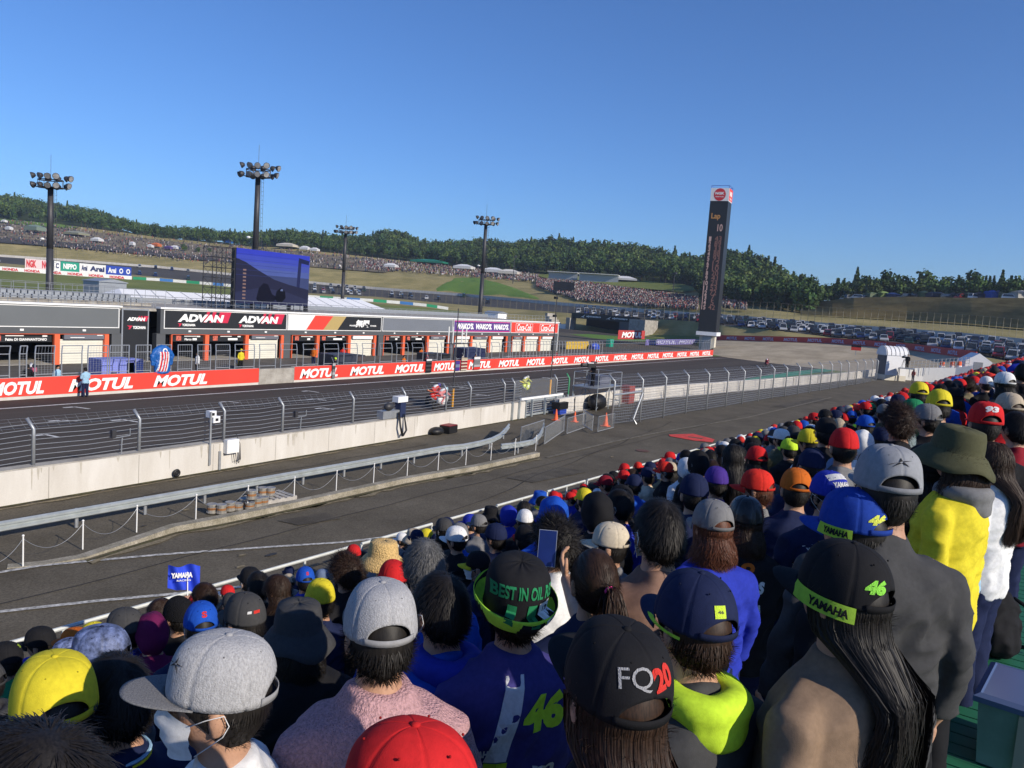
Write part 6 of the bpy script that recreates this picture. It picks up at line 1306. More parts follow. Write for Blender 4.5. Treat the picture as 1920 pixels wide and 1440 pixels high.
# blue flag
fp_ = at(345, 1082, 40, .24); fh = at(352, 1124, 40, .24); fl = thing('flag', 'small blue flag with white letters waved above the left railing', 'flag', tuple(fh)); vd = (fp_-CP).normalized(); sd2 = vd.cross(Vector((0, 0, 1))).normalized(); u2_ = Vector((0, 0, 1))
MB().tube([fh-u2_*.05, fp_+sd2*.03+u2_*.1+vd*.05], .006, 6).build('stick', M_white, fl, True)
mb = MB(); nx, ny = 20, 14; vs = []
for j in range(ny+1):
    for i in range(nx+1):
        x = i/nx-.5; y = j/ny-.5; low = -.1 if (x > .02) else 0; yy = y*.24-(.06*max(0, x+.1)*(1-j/ny)*2.4 if x > -.1 else 0); vs.append(fp_+sd2*(x*.3)+u2_*(yy+.015*math.sin(x*9))+vd*(.03*math.sin(x*11+y*3)))
mb.add(vs, [(j*(nx+1)+i, j*(nx+1)+i+1, (j+1)*(nx+1)+i+1, (j+1)*(nx+1)+i) for j in range(ny) for i in range(nx)]); fo = mb.build('cloth', mat('flag_blue', (.02, .06, .6), .7, 3, .08), fl, True, smooth=True)
text('YAMAHA', fl, fp_+sd2*-.02+u2_*.02-vd*.045, sd2, u2_, .2, .055, M_lett, .06); text('RACING', fl, fp_+sd2*.0-u2_*.035-vd*.045, sd2, u2_, .13, .018, M_lett, .02)
mb = MB(); mb.tube([fh-u2_*.3+sd2*.02, fh-u2_*.07], [.035, .026], 10); hand(mb, fh-u2_*.07, (0, 0, 1), tuple(-vd), 1, 1.3, 1)
pr = [o for o in COL.objects if o.get('label') == 'person in black knitted hat holding up the blue flag'][0]
o = bpy.data.objects.new('forearm', remesh(mb, 'forearm', M_skin, .005, 2)); COL.objects.link(o); o.parent = pr; o.matrix_parent_inverse = Matrix.LocRotScale(pr.location, pr.rotation_euler, pr.scale).inverted()
# bag, crate by the green deck
p = gp(1862, 1225, 5.0); bg_ = thing('backpack', 'black backpack with loose strap on the green deck', 'backpack', tuple(p), .4)
o = bpy.data.objects.new('bag', remesh(MB().ell((0, .05, .2), .13, .17, .24, 20, 14).ell((-.08, .03, .14), .09, .13, .13, 16, 10), 'bag', M_cloth, .012, 3, folds(4, .02))); COL.objects.link(o); o.parent = bg_; colr(o, CN['black'])
MB().tube([(.05, -.1, .36), (.02, -.3, .25), (0, -.33, .08), (.05, -.12, .04)], .014, 6).build('strap', M_black, bg_, smooth=True)
p = gp(1908, 1420, 5.0); cr = thing('storage_crate', 'translucent green-grey plastic crate with blue-grey lid and tape, bottom right', 'crate', (p.x, p.y, 5.005), R(-8)); cr.scale = (.85, .85, 1); MP = mat('crate_plastic', (.16, .24, .21), .2, 2, .3, coat=.4)
MB().loft([[Vector((sx_*(.25+z*.1), sy_*(.17+z*.08), z)) for sx_, sy_ in ((-1, -1), (1, -1), (1, 1), (-1, 1))] for z in (0, .3)]).build('tub', MP, cr); MB().loft([[Vector((sx_*k, sy_*(k-.08), z)) for sx_, sy_ in ((-1, -1), (1, -1), (1, 1), (-1, 1))] for k, z in ((.3, .305), (.3, .33), (.27, .345), (.26, .34))]).build('lid', mat('crate_lid', (.07, .1, .2), .35), cr)
MB().bb((-.291, -.05, .02), (-.286, .0, .3)).build('tape', mat('tape', (.3, .28, .22), .6), cr)
# --- the rest of the stand: rows filled outwards from the camera
rn = random.Random(11); cand = []
for k in range(10):
    n_ = .45+.82*k; s_ = .2
    while s_ < 26:
        s2 = s_+rn.uniform(-.07, .07); n2 = n_+rn.uniform(-.1, .1); s_ += rn.uniform(.44, .56)
        z = 6.72-.416*n2+rn.gauss(0, .045)-.02-.16*(n_ > 6.5)-.06*(n_ > 4); P = SF(s2, min(n2, 7.9), z); q_ = proj(P)
        if q_[2] < .5 or not (-70 < q_[0] < 1990) or not (600 < q_[1] < 1500): continue
        D = (P-CP).length
        if D < 2.6 or (q_[0] > 1800 and D < 9.5): continue
        sz_ = .2*F/D; bad = False
        for ms, mn, mx, my, msz in PEOPLE:
            if math.hypot(ms-s2, mn-n2) < .38: bad = True; break
            if sz_ > msz*.9 and math.hypot(q_[0]-mx, (q_[1]-my)) < (sz_+msz)*.42: bad = True; break
        if not bad: cand.append((D, P))
cand.sort(key=lambda c: c[0]); nfill = max(0, 272-len(PEOPLE)); far = cand[nfill:]
HATC = [('black', 16), ('navy', 12), ('red', 12), ('darkgrey', 8), ('white', 7), ('blue', 7), ('grey', 6), ('yellow', 4), ('beige', 3), ('orange', 2), ('green', 2), ('royal', 4)]
WORD = {'darkgrey': 'charcoal', 'lightgrey': 'pale grey', 'royal': 'deep blue'}
for D, P in cand[:nfill]:
    red = P.x > 14 and rn.random() < .4; w = rn.random(); side_ = 'left' if proj(P)[0] < 960 else 'right'; band_ = 'near' if D < 8 else 'far'
    facing = v_of(proj(P)[0])+rn.choice((20, 40, 60, 80, 50))+rn.uniform(-15, 15); tops = rn.choice(['black', 'navy', 'darkgrey', 'grey', 'white', 'blue', 'royal', 'red', 'black', 'navy', 'olive', 'black', 'khaki'])
    kw = dict(top=tops, pose=rn.choice(('down', 'front')), fat=rn.randint(0, 1), hooddown=tops if rn.random() < .35 else None, trou=rn.choice(('navy', 'black', 'darkgrey', 'khaki')), mask=rn.random() < .4)
    if w < .2 and not red:
        hs = rn.choice(('short', 'short', 'short', 'bob', 'curly', 'long')); lab = 'bare-headed person with %s dark hair' % {'short': 'short', 'bob': 'chin-length', 'curly': 'curly', 'tied': 'tied-back', 'long': 'long'}[hs]; person(P, facing, lab+' among the %s rows, %s half' % (band_, side_), hair=hs, hairc=rn.choice(('hblack', 'hblack', 'hbrown')), group='%s, %s %s rows' % (lab, side_, band_), **kw)
    else:
        c = 'red' if red else rn.choices([h_[0] for h_ in HATC], [h_[1] for h_ in HATC])[0]; ht = rn.choices(('closed', 'curve', 'flat', 'bucket', 'hood', 'beanie'), (5, 5, 2, 1, .6, .4))[0]
        if ht == 'hood': kw['top'] = c
        if ht in ('bucket', 'beanie', 'hood') and c == 'red': ht = 'closed'
        nm = {'closed': 'cap', 'curve': 'cap', 'flat': 'cap', 'bucket': 'sun hat', 'hood': 'hood', 'beanie': 'knitted hat'}[ht]; lab = 'person wearing a %s %s' % (WORD.get(c, c), nm)
        person(P, facing, lab+' among the %s rows, %s half' % (band_, side_), hat=ht, hc=c, hair=None if ht == 'hood' else rn.choice(('short', 'short', 'crop', 'bob')), hairc=rn.choice(('hblack', 'hblack', 'hblack', 'hbrown')), group='%s, %s %s rows' % (lab, side_, band_), **kw)
# far rows as one mass
def template():
    mb = MB(); cols = []
    def seg(c, f): 
        n0 = len(mb.f); f(); cols.extend([c]*(len(mb.f)-n0))
    seg(0, lambda: mb.loft([[Vector((a*math.cos(2*PI*k/8), b*math.sin(2*PI*k/8), z)) for k in range(8)] for a, b, z in ((.14, .2, .7), (.14, .22, 1.2), (.11, .2, 1.38), (.06, .07, 1.44))]))
    seg(1, lambda: mb.ell((.015, 0, 1.57), .09, .075, .115, 8, 5))
    seg(2, lambda: mb.loft([[Vector((.015+RX*r_*math.cos(2*PI*k/10), RY*r_*math.sin(2*PI*k/10), z)) for k in range(10)] for r_, z in ((1.02, 1.6), (.98, 1.66), (.7, 1.71), (.1, 1.735))]))
    seg(2, lambda: mb.loft([[Vector((x, y, z)) for y, z in ((-.075*w, 1.585), (0, 1.605), (.075*w, 1.585))] for x, w in ((.1, 1), (.19, .5))], False, False))
    return np.array(mb.v), mb.f, cols
TV, TF, TC = template()
def mass(name, items, kind_label, m, tv=TV, tf=TF, tc=TC):
    """items: (location, turn, scale, colours by part); one mesh for what nobody could count"""
    n = len(items); nv = len(tv); V = np.zeros((n, nv, 3))
    for i, (p, a, s_, cs) in enumerate(items):
        c_, d_ = math.cos(a)*s_, math.sin(a)*s_; V[i, :, 0] = tv[:, 0]*c_-tv[:, 1]*d_+p[0]; V[i, :, 1] = tv[:, 0]*d_+tv[:, 1]*c_+p[1]; V[i, :, 2] = tv[:, 2]*s_+p[2]
    sizes = np.array([len(f) for f in tf]); flat = np.concatenate([np.array(f) for f in tf]); me = bpy.data.meshes.new(name)
    me.vertices.add(n*nv); me.vertices.foreach_set('co', V.reshape(-1)); L_ = len(flat); me.loops.add(n*L_); me.loops.foreach_set('vertex_index', (flat[None, :]+np.arange(n)[:, None]*nv).reshape(-1).astype(np.int32))
    st_ = np.concatenate([[0], np.cumsum(sizes)[:-1]]); me.polygons.add(n*len(tf)); me.polygons.foreach_set('loop_start', (st_[None, :]+np.arange(n)[:, None]*L_).reshape(-1).astype(np.int32)); me.polygons.foreach_set('loop_total', np.tile(sizes, n).astype(np.int32)); me.update(calc_edges=True)
    ca = me.color_attributes.new('Col', 'FLOAT_COLOR', 'CORNER'); lc = np.repeat(np.array(tc), sizes); C_ = np.ones((n, L_, 4)); cc = np.array([[c[:3] for c in it[3]] for it in items]); C_[:, :, :3] = cc[:, lc, :]; ca.data.foreach_set('color', C_.reshape(-1))
    me.materials.append(m); o = bpy.data.objects.new(name, me); COL.objects.link(o); tag(o, kind='stuff', label=kind_label); return o
items = []; SK = CN['hblack']
def crowdcol(c): 
    v = rn.uniform(.7, 1.25); return tuple(min(.8, x*v) for x in (CN[c] if isinstance(c, str) else c))
for D, P in far: items.append(((P.x, P.y, P.z-1.57), R(v_of(proj(P)[0])+rn.uniform(0, 80)), 1, (crowdcol(rn.choice(('black', 'navy', 'white', 'red'))), SK, crowdcol('brightred' if rn.random() < .5 else rn.choice(('black', 'navy', 'white', 'grey', 'blue', 'yellow'))))))
for k in range(10):
    n_ = .45+.82*k; s_ = 26
    while s_ < 300:
        s2 = s_+rn.uniform(-.1, .1); n2 = min(7.9, n_+rn.uniform(-.12, .12)); s_ += rn.uniform(.48, .62)*(1 if s_ < 80 else 1.3); P = SF(s2, n2, 6.72-.416*n2+rn.gauss(0, .05)-1.61-.17*(n_ > 6.5)-.06*(n_ > 4)); pr_ = .82 if s2 > 30 else .62
        hc = crowdcol((.55, .03, .025) if rn.random() < pr_ else rn.choice(('black', 'navy', 'white', 'grey', 'blue', 'yellow', 'beige'))); items.append(((P.x, P.y, P.z), R(v_of(1700)+rn.uniform(-10, 90)), 1, (crowdcol(rn.choice(('red', 'red', 'black', 'navy', 'white'))), SK, hc)))
mass('far_spectators', items, 'dense mass of far spectators, mostly in red caps, on the stand at the right', M_crowd)
# ================================================================ MOTORCYCLES AND RIDERS
def wheel_fn(mb, x, r=.31): mb.torus((x, 0, r), r-.06, .065, 'Y', 24, 10)
def bike(P, main, second, label, lean=0, heading=0, num='93'):
    r = thing('motorcycle', label, 'motorcycle', tuple(P), heading); r.rotation_euler = (lean, 0, heading)
    mp = mat('fairing_paint', (1, 1, 1), .3, objcol=True, coat=.5)
    for x in (-.7, .7):
        mb = MB(); wheel_fn(mb, x); w_ = mb.build('wheel', M_tyre, r, smooth=True); MB().torus((x, 0, .31), .2, .02, 'Y', 20, 6).tube([(x, -.06, .31), (x, .06, .31)], .05, 8).tube([(x-.2, 0, .31), (x+.2, 0, .31)], .015, 5).tube([(x, 0, .11), (x, 0, .51)], .015, 5).build('rim', M_dkmetal, w_)
    rings = []
    for x, y, z0, z1 in ((-.42, .1, .5, .72), (-.2, .18, .26, .78), (.1, .22, .2, .86), (.35, .21, .26, .92), (.55, .15, .42, .96), (.74, .05, .6, .82)):
        rings.append([Vector((x, y*se(2*PI*k/12, 2.5)[0], (z0+z1)/2+(z1-z0)/2*se(2*PI*k/12, 2.5)[1])) for k in range(12)])
    colr(MB().loft(rings).build('fairing', mp, r, smooth=True), CN[main] if isinstance(main, str) else main)
    colr(MB().loft([[Vector((x, y*math.cos(2*PI*k/10), z+h*math.sin(2*PI*k/10))) for k in range(10)] for x, y, z, h in ((-.25, .14, .82, .05), (-.6, .12, .9, .07), (-.95, .05, 1.0, .04))]).build('tail', mp, r, smooth=True), CN[second] if isinstance(second, str) else second)
    MB().tube([(.7, -.12, .31), (.52, -.12, .85)], .03, 6).tube([(.7, .12, .31), (.52, .12, .85)], .03, 6).build('fork', M_dkmetal, r); MB().tube([(-.7, -.1, .31), (-.2, -.1, .4)], .035, 6).build('swingarm', M_dkmetal, r); MB().tube([(-.1, -.14, .3), (-.5, -.2, .4), (-.8, -.2, .55)], .05, 8).build('exhaust', M_gal, r)
    MB().loft([[Vector((x, y*math.cos(PI*k/8), z+h*math.sin(PI*k/8))) for k in range(9)] for x, y, z, h in ((.72, .05, .84, .04), (.5, .14, .94, .14))], False, False).build('windscreen', M_glass, r)
    o = text(num, r, (.08, -.225, .55), (1, 0, 0), (0, 0, 1), .3, .2, M_lett, .06, .2, world=False); return r
def rider(P, suit, helm, label, heading=0, lean=0, off=0):
    r = thing('person', label, 'person', tuple(P), heading); r.rotation_euler = (lean, 0, heading)
    mb = MB(); mb.tube([(-.42, 0, .93), (-.2, 0, 1.02), (.05, 0, 1.12), (.2, 0, 1.15)], [.15, .16, .17, .12], 14); mb.tube([(.18, 0, 1.15), (.32, 0, 1.2)], .07, 10); mb.ell((.36, 0, 1.22), .1, .09, .12)
    for s_ in (-1, 1):
        mb.tube([(-.4, .1*s_, .92), (-.02, .22*s_, .8), (-.3, .2*s_, .42), (-.16, .2*s_, .36)], [.11, .085, .06, .045], 10); mb.tube([(.15, .17*s_, 1.14), (.3, .3*s_, .98), (.52, .27*s_, .9), (.58, .26*s_, .9)], [.07, .055, .045, .04], 10)
    o = bpy.data.objects.new('body', remesh(mb, 'body', M_cloth, .016, 2)); COL.objects.link(o); o.parent = r; colr(o, CN[suit] if isinstance(suit, str) else suit); mp = mat('fairing_paint')
    h_ = MB().ell((.4, 0, 1.26), .145, .12, .135, 20, 14).build('helmet', mp, r, smooth=True); colr(h_, CN[helm] if isinstance(helm, str) else helm); MB().loft([[Vector((.4+.152*math.cos(a), .127*math.sin(a), z)) for a in np.linspace(-1.2, 1.2, 13)] for z in (1.23, 1.29)], False, False).build('visor', M_glass, h_, smooth=True)
    o = MB().loft([[Vector((x, y*math.cos(PI*k/8), z+.06*math.sin(PI*k/8))) for k in range(9)] for x, y, z in ((-.25, .1, 1.13), (-.05, .13, 1.24), (.18, .08, 1.26), (.26, .05, 1.22))], False).build('back_hump', M_cloth, r, smooth=True); colr(o, CN['white']); return r
p = gp(812, 757); bike(p, 'brightred', 'orange', 'red and orange racing motorcycle on the track near the equipment boxes', R(6), R(4), '93'); rider(p, (.5, .05, .04), (.05, .03, .2), 'rider in red and white suit with dark blue helmet, tucked on the red motorcycle', R(4), R(6))
p2 = gp(826, 766); bike(p2, 'white', 'brightred', 'white and red racing motorcycle just beside the red and orange one', R(4), R(3), '7'); rider(p2, (.55, .2, .2), (.3, .5, .6), 'rider with pale blue helmet on the white and red motorcycle', R(3), R(4))
p = gp(985, 737); bike(p, (.5, .6, .05), 'yellow', 'yellow-green racing motorcycle farther along, behind the clear gate screen', R(-4), R(2), '72'); rider(p, (.35, .36, .1), (.4, .4, .35), 'rider in yellow and black on the yellow-green motorcycle', R(2), R(-4))
p = gp(1437, 688); bike(p, 'darkred', 'black', 'distant dark red motorcycle entering the bend', 0, R(6), '5'); rider(p, (.2, .03, .05), 'darkred', 'distant rider in dark red entering the bend', R(6))
p = gp(1550, 681); bike(p, 'orange', 'brightred', 'farthest orange motorcycle on the bend before the booth', R(10), R(-6), '33'); rider(p, 'orange', 'brightred', 'farthest rider in orange on the bend', R(-6), R(10))
# ================================================================ PIT LANE AND TRACKSIDE PEOPLE AND THINGS
def stand(px, py, Y, deg, z0, label, **kw):
    p = onY(px, py, Y); return person(Vector((p.x, Y, z0+1.585)), deg, label, z0=z0, scale=1.0, **kw)[0]
stand(160, 730, 43.7, 90, 0, 'man in light blue shirt and dark trousers standing against the red pit wall', hair='short', top='skyblue', trou='navy', pose='front')
stand(108, 700, 45.3, -80, 0, 'man in light blue shirt behind the pit wall at the left', hair='short', top='skyblue')
stand(52, 700, 46.0, 60, 0, 'person in dark clothes crouched low behind the pit wall at the far left', hair='short', top='black')
stand(370, 680, 51, 160, 0, 'person in black and white shirt in front of the open garage', hair='short', top='white', trou='black'); stand(452, 668, 53, -100, 0, 'mechanic in yellow shirt at the garage post', hat='closed', hc='yellow', hair='short', top='yellow', trou='black')
stand(588, 670, 54, 200, 0, 'person in orange shirt by the orange door posts', hair='short', top='orange', trou='navy'); stand(643, 665, 54, 220, 0, 'person in orange shirt at the orange garage post', hair='short', top='brightred', trou='black'); stand(790, 665, 52, 250, 0, 'mechanic in full orange overalls in the fourth garage block', hair='short', top='orange', trou='orange')
stand(800, 680, 44.85, -90, 0, 'crew member in red at the pit wall holding a dark board over the edge', hat='closed', hc='red', hair='short', top='darkred', pose='lean'); stand(892, 672, 44.85, -90, 0, 'crew member in orange at the pit wall above the grey and red board', hair='short', top='orange', pose='lean')
stand(757, 680, 45.2, -90, 0, 'crew member in orange and black behind the pit wall', hair='short', top='orange', trou='black'); stand(628, 690, 44.95, -90, 0, 'crew member with yellow-green cap leaning at the pit wall', hat='closed', hc='neon', hair='short', top='black', pose='lean')
stand(868, 676, 44.95, -90, 0, 'crew member in pale shirt at the pit wall above the striped board', hair='short', top='cream', pose='lean'); stand(1043, 668, 45.2, -90, 0, 'person in dark red near the mast end of the pit wall', hair='short', top='darkred')
def pboard(px, Y, w, h, cols_, label):
    x = onY(px, 690, Y0).x; r = thing('pit_board', label, 'pit board', (x, Y0-.12, .15)); n = len(cols_)
    MB().bb((-w/2-.03, 0, 0), (w/2+.03, .03, h+.04)).build('frame', M_dkmetal, r); MB().tube([(0, .02, h), (.1, .4, h+.45)], .02, 5).build('handle', M_gal, r)
    for i, c in enumerate(cols_): colr(MB().bb((-w/2, -.02, h*i/n+.02), (w/2, -.002, h*(i+1)/n)).build('row', M_objp, r), CN[c])
pboard(624, Y0, .3, 1.2, ['grey', 'lightgrey', 'grey', 'darkgrey', 'lightgrey'], 'narrow grey pit board hanging over the wall left of the dark one'); pboard(802, Y0, .8, 1.25, ['black', 'darkgrey', 'black', 'darkgrey', 'black', 'darkgrey', 'white'], 'black pit board with a white top over the pit wall')
pboard(856, Y0, .7, .95, ['purple', 'bluegrey', 'purple'], 'violet pit board over the pit wall'); pboard(868, Y0, 1.0, 1.25, ['cream', 'darkred', 'cream', 'darkred', 'cream', 'darkred', 'cream', 'beige'], 'cream pit board with red stripes over the pit wall'); pboard(892, Y0, 1.1, 1.3, ['brightred', 'lightgrey', 'grey', 'grey', 'white'], 'grey and red pit board over the pit wall')
def cabinet(px, py, Y, w, d, h, c, label, name='pit_cabinet'):
    p = onY(px, py, Y); r = thing(name, label, 'cabinet', (p.x, Y, 0)); mp = mat('cabinet_paint', (1, 1, 1), .4, .8, .05, objcol=True)
    colr(MB().bb((-w/2, 0, .12), (w/2, d, h)).build('body', mp, r), c); colr(MB().bb((-w/2+.05, -.02, .2), (-.03, -.002, h-.12)).build('door', mp, r), [min(1, v*1.35) for v in c]); colr(MB().bb((.03, -.02, .2), (w/2-.05, -.002, h-.12)).build('door', mp, r), [min(1, v*1.35) for v in c])
    MB().bb((-.5, -.03, h*.5), (-.1, -.021, h*.56)).build('handle', M_black, r); MB().bb((-w/2, .02, h+.001), (w/2, d-.02, h+.05)).build('top', M_objp, r).color = (*[min(1, v*1.1) for v in c], 1)
cabinet(222, 680, 46.6, 2.2, 1.4, 1.75, (.16, .19, .5), 'left one of two lavender-blue cabinets behind the pit wall'); cabinet(253, 680, 46.6, 1.2, 1.2, 1.7, (.18, .21, .52), 'right smaller one of two lavender-blue cabinets behind the pit wall')
cabinet(648, 670, 47.5, 3.0, 1.8, 1.6, (.03, .035, .05), 'dark service cart with yellow-green edge behind the pit wall'); cabinet(678, 670, 47.5, 1.0, 1.4, 1.5, (.06, .05, .05), 'small dark cart right of the yellow-edged one')
cabinet(815, 668, 46.6, 2.4, 1.3, 1.6, (.035, .035, .04), 'black cart with white and red lamp bar behind the pit wall'); cabinet(892, 664, 47.5, 3.8, 1.6, 1.9, (.02, .025, .06), 'navy cart with a flat roof behind the pit wall'); cabinet(838, 668, 46.6, 1.4, 1.3, 1.5, (.02, .02, .02), 'black cart just right of the lamp-bar cart')
def parked_bike(px, py, Y, c, label, hd):
    p = onY(px, py, Y); r = bike(Vector((p.x, Y, 0)), c, 'white', label, 0, hd, '49')
parked_bike(62, 690, 52, (.55, .12, .2), 'pink and red racing motorcycle parked before the left garage', R(250)); parked_bike(450, 680, 54, 'yellow', 'yellow racing motorcycle parked at the garage mouth', R(240))
# draped race suit cover on the wall (blue with red and white stripes)
p = onY(306, 668, Y0); r = thing('draped_costume', 'large blue racing costume with red and white chest stripes leaning over the pit wall', 'costume', (p.x, Y0, 1.1))
def blob(mb_): return mb_
mb = MB(); mb.loft([ring(0, a, b, z, 20, 2.4) for a, b, z in ((.22, .45, .0), (.25, .5, .3), (.24, .5, .8), (.26, .58, 1.25), (.22, .56, 1.55), (.16, .3, 1.72), (.06, .1, 1.78))])
for s_ in (-1, 1): mb.tube([(0, .45*s_, 1.45), (0, .66*s_, 1.1), (-.05, .6*s_, .5)], [.16, .15, .12], 10)
o = bpy.data.objects.new('suit', remesh(mb, 'suit', mat('costume_blue', (.01, .1, .36), .5, 3, .1), .03, 2, folds(6, .03))); COL.objects.link(o); o.parent = r; o.rotation_euler = (0, 0, -PI/2); o.location = (0, .1, 0)
for i, (x, c) in enumerate(((-.34, 'white'), (-.25, 'brightred'), (-.14, 'white'), (-.06, 'brightred'), (.05, 'white'), (.13, 'brightred'), (.22, 'white'))):
    me = o.data; vs, fs = grid(3, 14); vs = [Vector((v.x*.085+.18*math.sin((v.y+.5)*2.2)-.1, v.y, 0)) for v in vs]; d_o = decal(vs, fs, Vector((.2, x, .75)), (0, 1, 0), (0, 0, 1), 1, 1.25, me, o, M_cloth, 'stripe', .012)
    if d_o: colr(d_o, CN[c])
hh_ = MB().torus((.2, .05, 1.42), .13, .05, 'X', 18, 8).build('emblem', M_white, o, smooth=True)
# camera operators
P_ = Vector((CX-.9, CY, 1.62+1.585)); person(P_, 150, 'camera operator in black on the scaffold platform', hat='closed', hc='darkred', hair='short', top='black', trou='black', z0=1.62, scale=1, pose='front')
def tvcam(x, y, z, hd, label, h=1.35):
    r = thing('television_camera', label, 'camera', (x, y, z), hd)
    for a in (0, 2.1, 4.2): MB().tube([(0, 0, h-.15), (.4*math.cos(a), .4*math.sin(a), 0)], .022, 5).build('leg', M_black, r)
    MB().bb((-.35, -.12, h), (.25, .12, h+.28)).build('body', M_black, r); MB().tube([(.26, 0, h+.14), (.36, 0, h+.14), (.75, 0, h+.14)], [.09, .13, .14], 12).build('lens', M_black, r); MB().bb((-.5, -.1, h+.3), (-.1, .1, h+.42)).build('viewfinder', M_dkmetal, r); MB().bb((-.2, -.13, h+.285), (.3, .13, h+.34)).build('cover', M_tent, r)
tvcam(CX-1.5, CY, 1.62, R(150), 'television camera with white cover on the scaffold platform')
q_ = atD(1698, 706, 124); q_.z = 0; mb = MB(); r = thing('camera_stand', 'small raised stand with grey deck under the far cameraman', 'platform', tuple(q_)); MB().bb((-1, -1, 1.9), (1, 1, 2.0)).build('deck', M_gal, r)
for a in (-.95, .95):
    for b in (-.95, .95): MB().tube([(a, b, 0), (a, b, 1.9)], .05, 5).build('leg', M_dkmetal, r)
person(Vector((q_.x, q_.y, 2.0+1.585*1.15)), 170, 'far cameraman in black on the small raised stand right of the booth', hair='short', top='black', trou='black', z0=2.0, scale=1.15); tvcam(q_.x-.7, q_.y+.4, 2.0, R(170), 'television camera of the far cameraman', 1.4)
p = gp(1690, 712); person(Vector((p.x, p.y-1.5, 1.585)), 160, 'person in dark red kneeling by the far white barrier', hair='short', top='darkred', z0=0, scale=1)
# pit exit clutter right of the pit building
def banner(px0, px1, py, Y, z0, h, m, label, txt=None, tm=None):
    a = onY(px0, py, Y).x; b = onY(px1, py, Y).x; r = thing('banner', label, 'banner', ((a+b)/2, Y, z0)); w = (b-a)/2; MB().bb((-w, 0, 0), (w, .06, h)).build('panel', m, r)
    if txt: text(txt, r, (0, -.03, h*.5), (1, 0, 0), (0, 0, 1), w*1.5, h*.65, tm or M_lett, .05, .2, world=False)
banner(1062, 1104, 648, 62, .0, 1.3, mat('ochre_panel', (.5, .33, .04), .6, 2, .3), 'ochre banner beyond the right end of the pit building'); banner(1158, 1208, 640, 70, 1.0, 2.0, mat('dull_red_banner'), 'red banner with bold white word beyond the fence', 'MOTUL'); banner(1210, 1318, 650, 66, 0, 1.3, mat('lavender_panel', (.16, .14, .36), .6, 1.5, .3), 'long lavender and red banner behind the far pit fence', 'MOTUL  MOTUL', mat('pale_lettering'))
p = onY(1147, 645, 64); tag(MB().bb((p.x-.9, 64, 0), (p.x+.9, 64.8, 1.5)).bb((p.x-.8, 63.96, .2), (p.x+.8, 63.995, 1.3)).build('green_box', M_tgreen), 'green box beyond the far pit fence', 'box')
p = onY(1115, 650, 61); tag(MB().ell((p.x, 61, .55), 1.3, .7, .6, 14, 8).bb((p.x-1.2, 60.5, 0), (p.x+1.2, 61.5, .5)).build('covered_vehicle', M_blue, smooth=False), 'blue covered shape near the ochre banner', 'covered vehicle')
# ================================================================ PARKED CARS
def car_meshes(kind):
    L_, Hh, hood = {'hatch': (3.9, 1.5, .8), 'van': (4.4, 1.85, .5), 'saloon': (4.5, 1.42, 1.1), 'suv': (4.6, 1.7, 1.0)}[kind]; x0, x1 = -L_/2, L_/2; zb = .9 if kind != 'van' else 1.0; tail = .35 if kind in ('hatch', 'van', 'suv') else .9
    low = [(x0+.05, .3), (x0, .6), (x0+.05, zb-.06), (x0+.2, zb), (x1-.4, zb-.12), (x1-.05, zb-.28), (x1, .5), (x1-.06, .28)]
    mb = MB(); mb.loft([[Vector((x*k, y, .28+(z-.28)*k2)) for x, z in low] for y, k, k2 in ((-.84, .97, .93), (-.78, 1, 1), (.78, 1, 1), (.84, .97, .93))])
    rf = [(x0+.12, zb-.02), (x0+tail, Hh-.04), (x0+tail+.3, Hh), (x1-hood-.95, Hh-.02), (x1-hood-.1, zb-.06)]
    mb.loft([[Vector((x, y*(1 if z < zb+.05 else .86), z)) for x, z in rf] for y in (-.76, -.7, .7, .76)]); body = simple(lambda q__: q__.add(mb.v, mb.f), M_objgloss); body.polygons.foreach_set('use_smooth', [False]*len(body.polygons))
    g = MB()
    for s_ in (-1, 1):
        P_ = [Vector((x0+tail*.6+.12, .745*s_, zb+.03)), Vector((x0+tail+.18, .675*s_, Hh-.12)), Vector((x1-hood-1.02, .675*s_, Hh-.12)), Vector((x1-hood-.42, .745*s_, zb+.03))]
        g.add([p_+Vector((0, .03*s_, 0)) for p_ in P_], [(0, 1, 2, 3)])
    for xa, xb in (((x1-hood-.9), (x1-hood-.12)), (x0+tail-.02, x0+.15)):
        dx = .03 if xa > 0 or xb > xa else -.03
        g.add([(xb+(.03 if xa > x0+1.5 else -.03), -.66, zb), (xb+(.03 if xa > x0+1.5 else -.03), .66, zb), (xa+(.03 if xa > x0+1.5 else -.03), .58, Hh-.07), (xa+(.03 if xa > x0+1.5 else -.03), -.58, Hh-.07)], [(0, 1, 2, 3)])
    w = MB(); w.loft([[Vector((.31*math.cos(2*PI*k/12), y, .31+.31*math.sin(2*PI*k/12))) for k in range(12)] for y in (-.1, .1)])
    return body, simple(lambda q__: q__.add(g.v, g.f), M_glass), simple(lambda q__: q__.add(w.v, w.f), M_tyre), L_
CARS = {k: car_meshes(k) for k in ('hatch', 'van', 'saloon', 'suv')}
CARC = [('white', (.7, .7, .7), 9), ('silver', (.4, .42, .44), 6), ('black', (.015, .015, .018), 8), ('dark blue', (.015, .03, .12), 5), ('grey', (.12, .125, .13), 4), ('red', (.3, .02, .02), 1), ('dark green', (.02, .05, .03), 1)]
NC = {'hatch': 'hatchback', 'van': 'van', 'saloon': 'saloon', 'suv': 'tall estate car'}
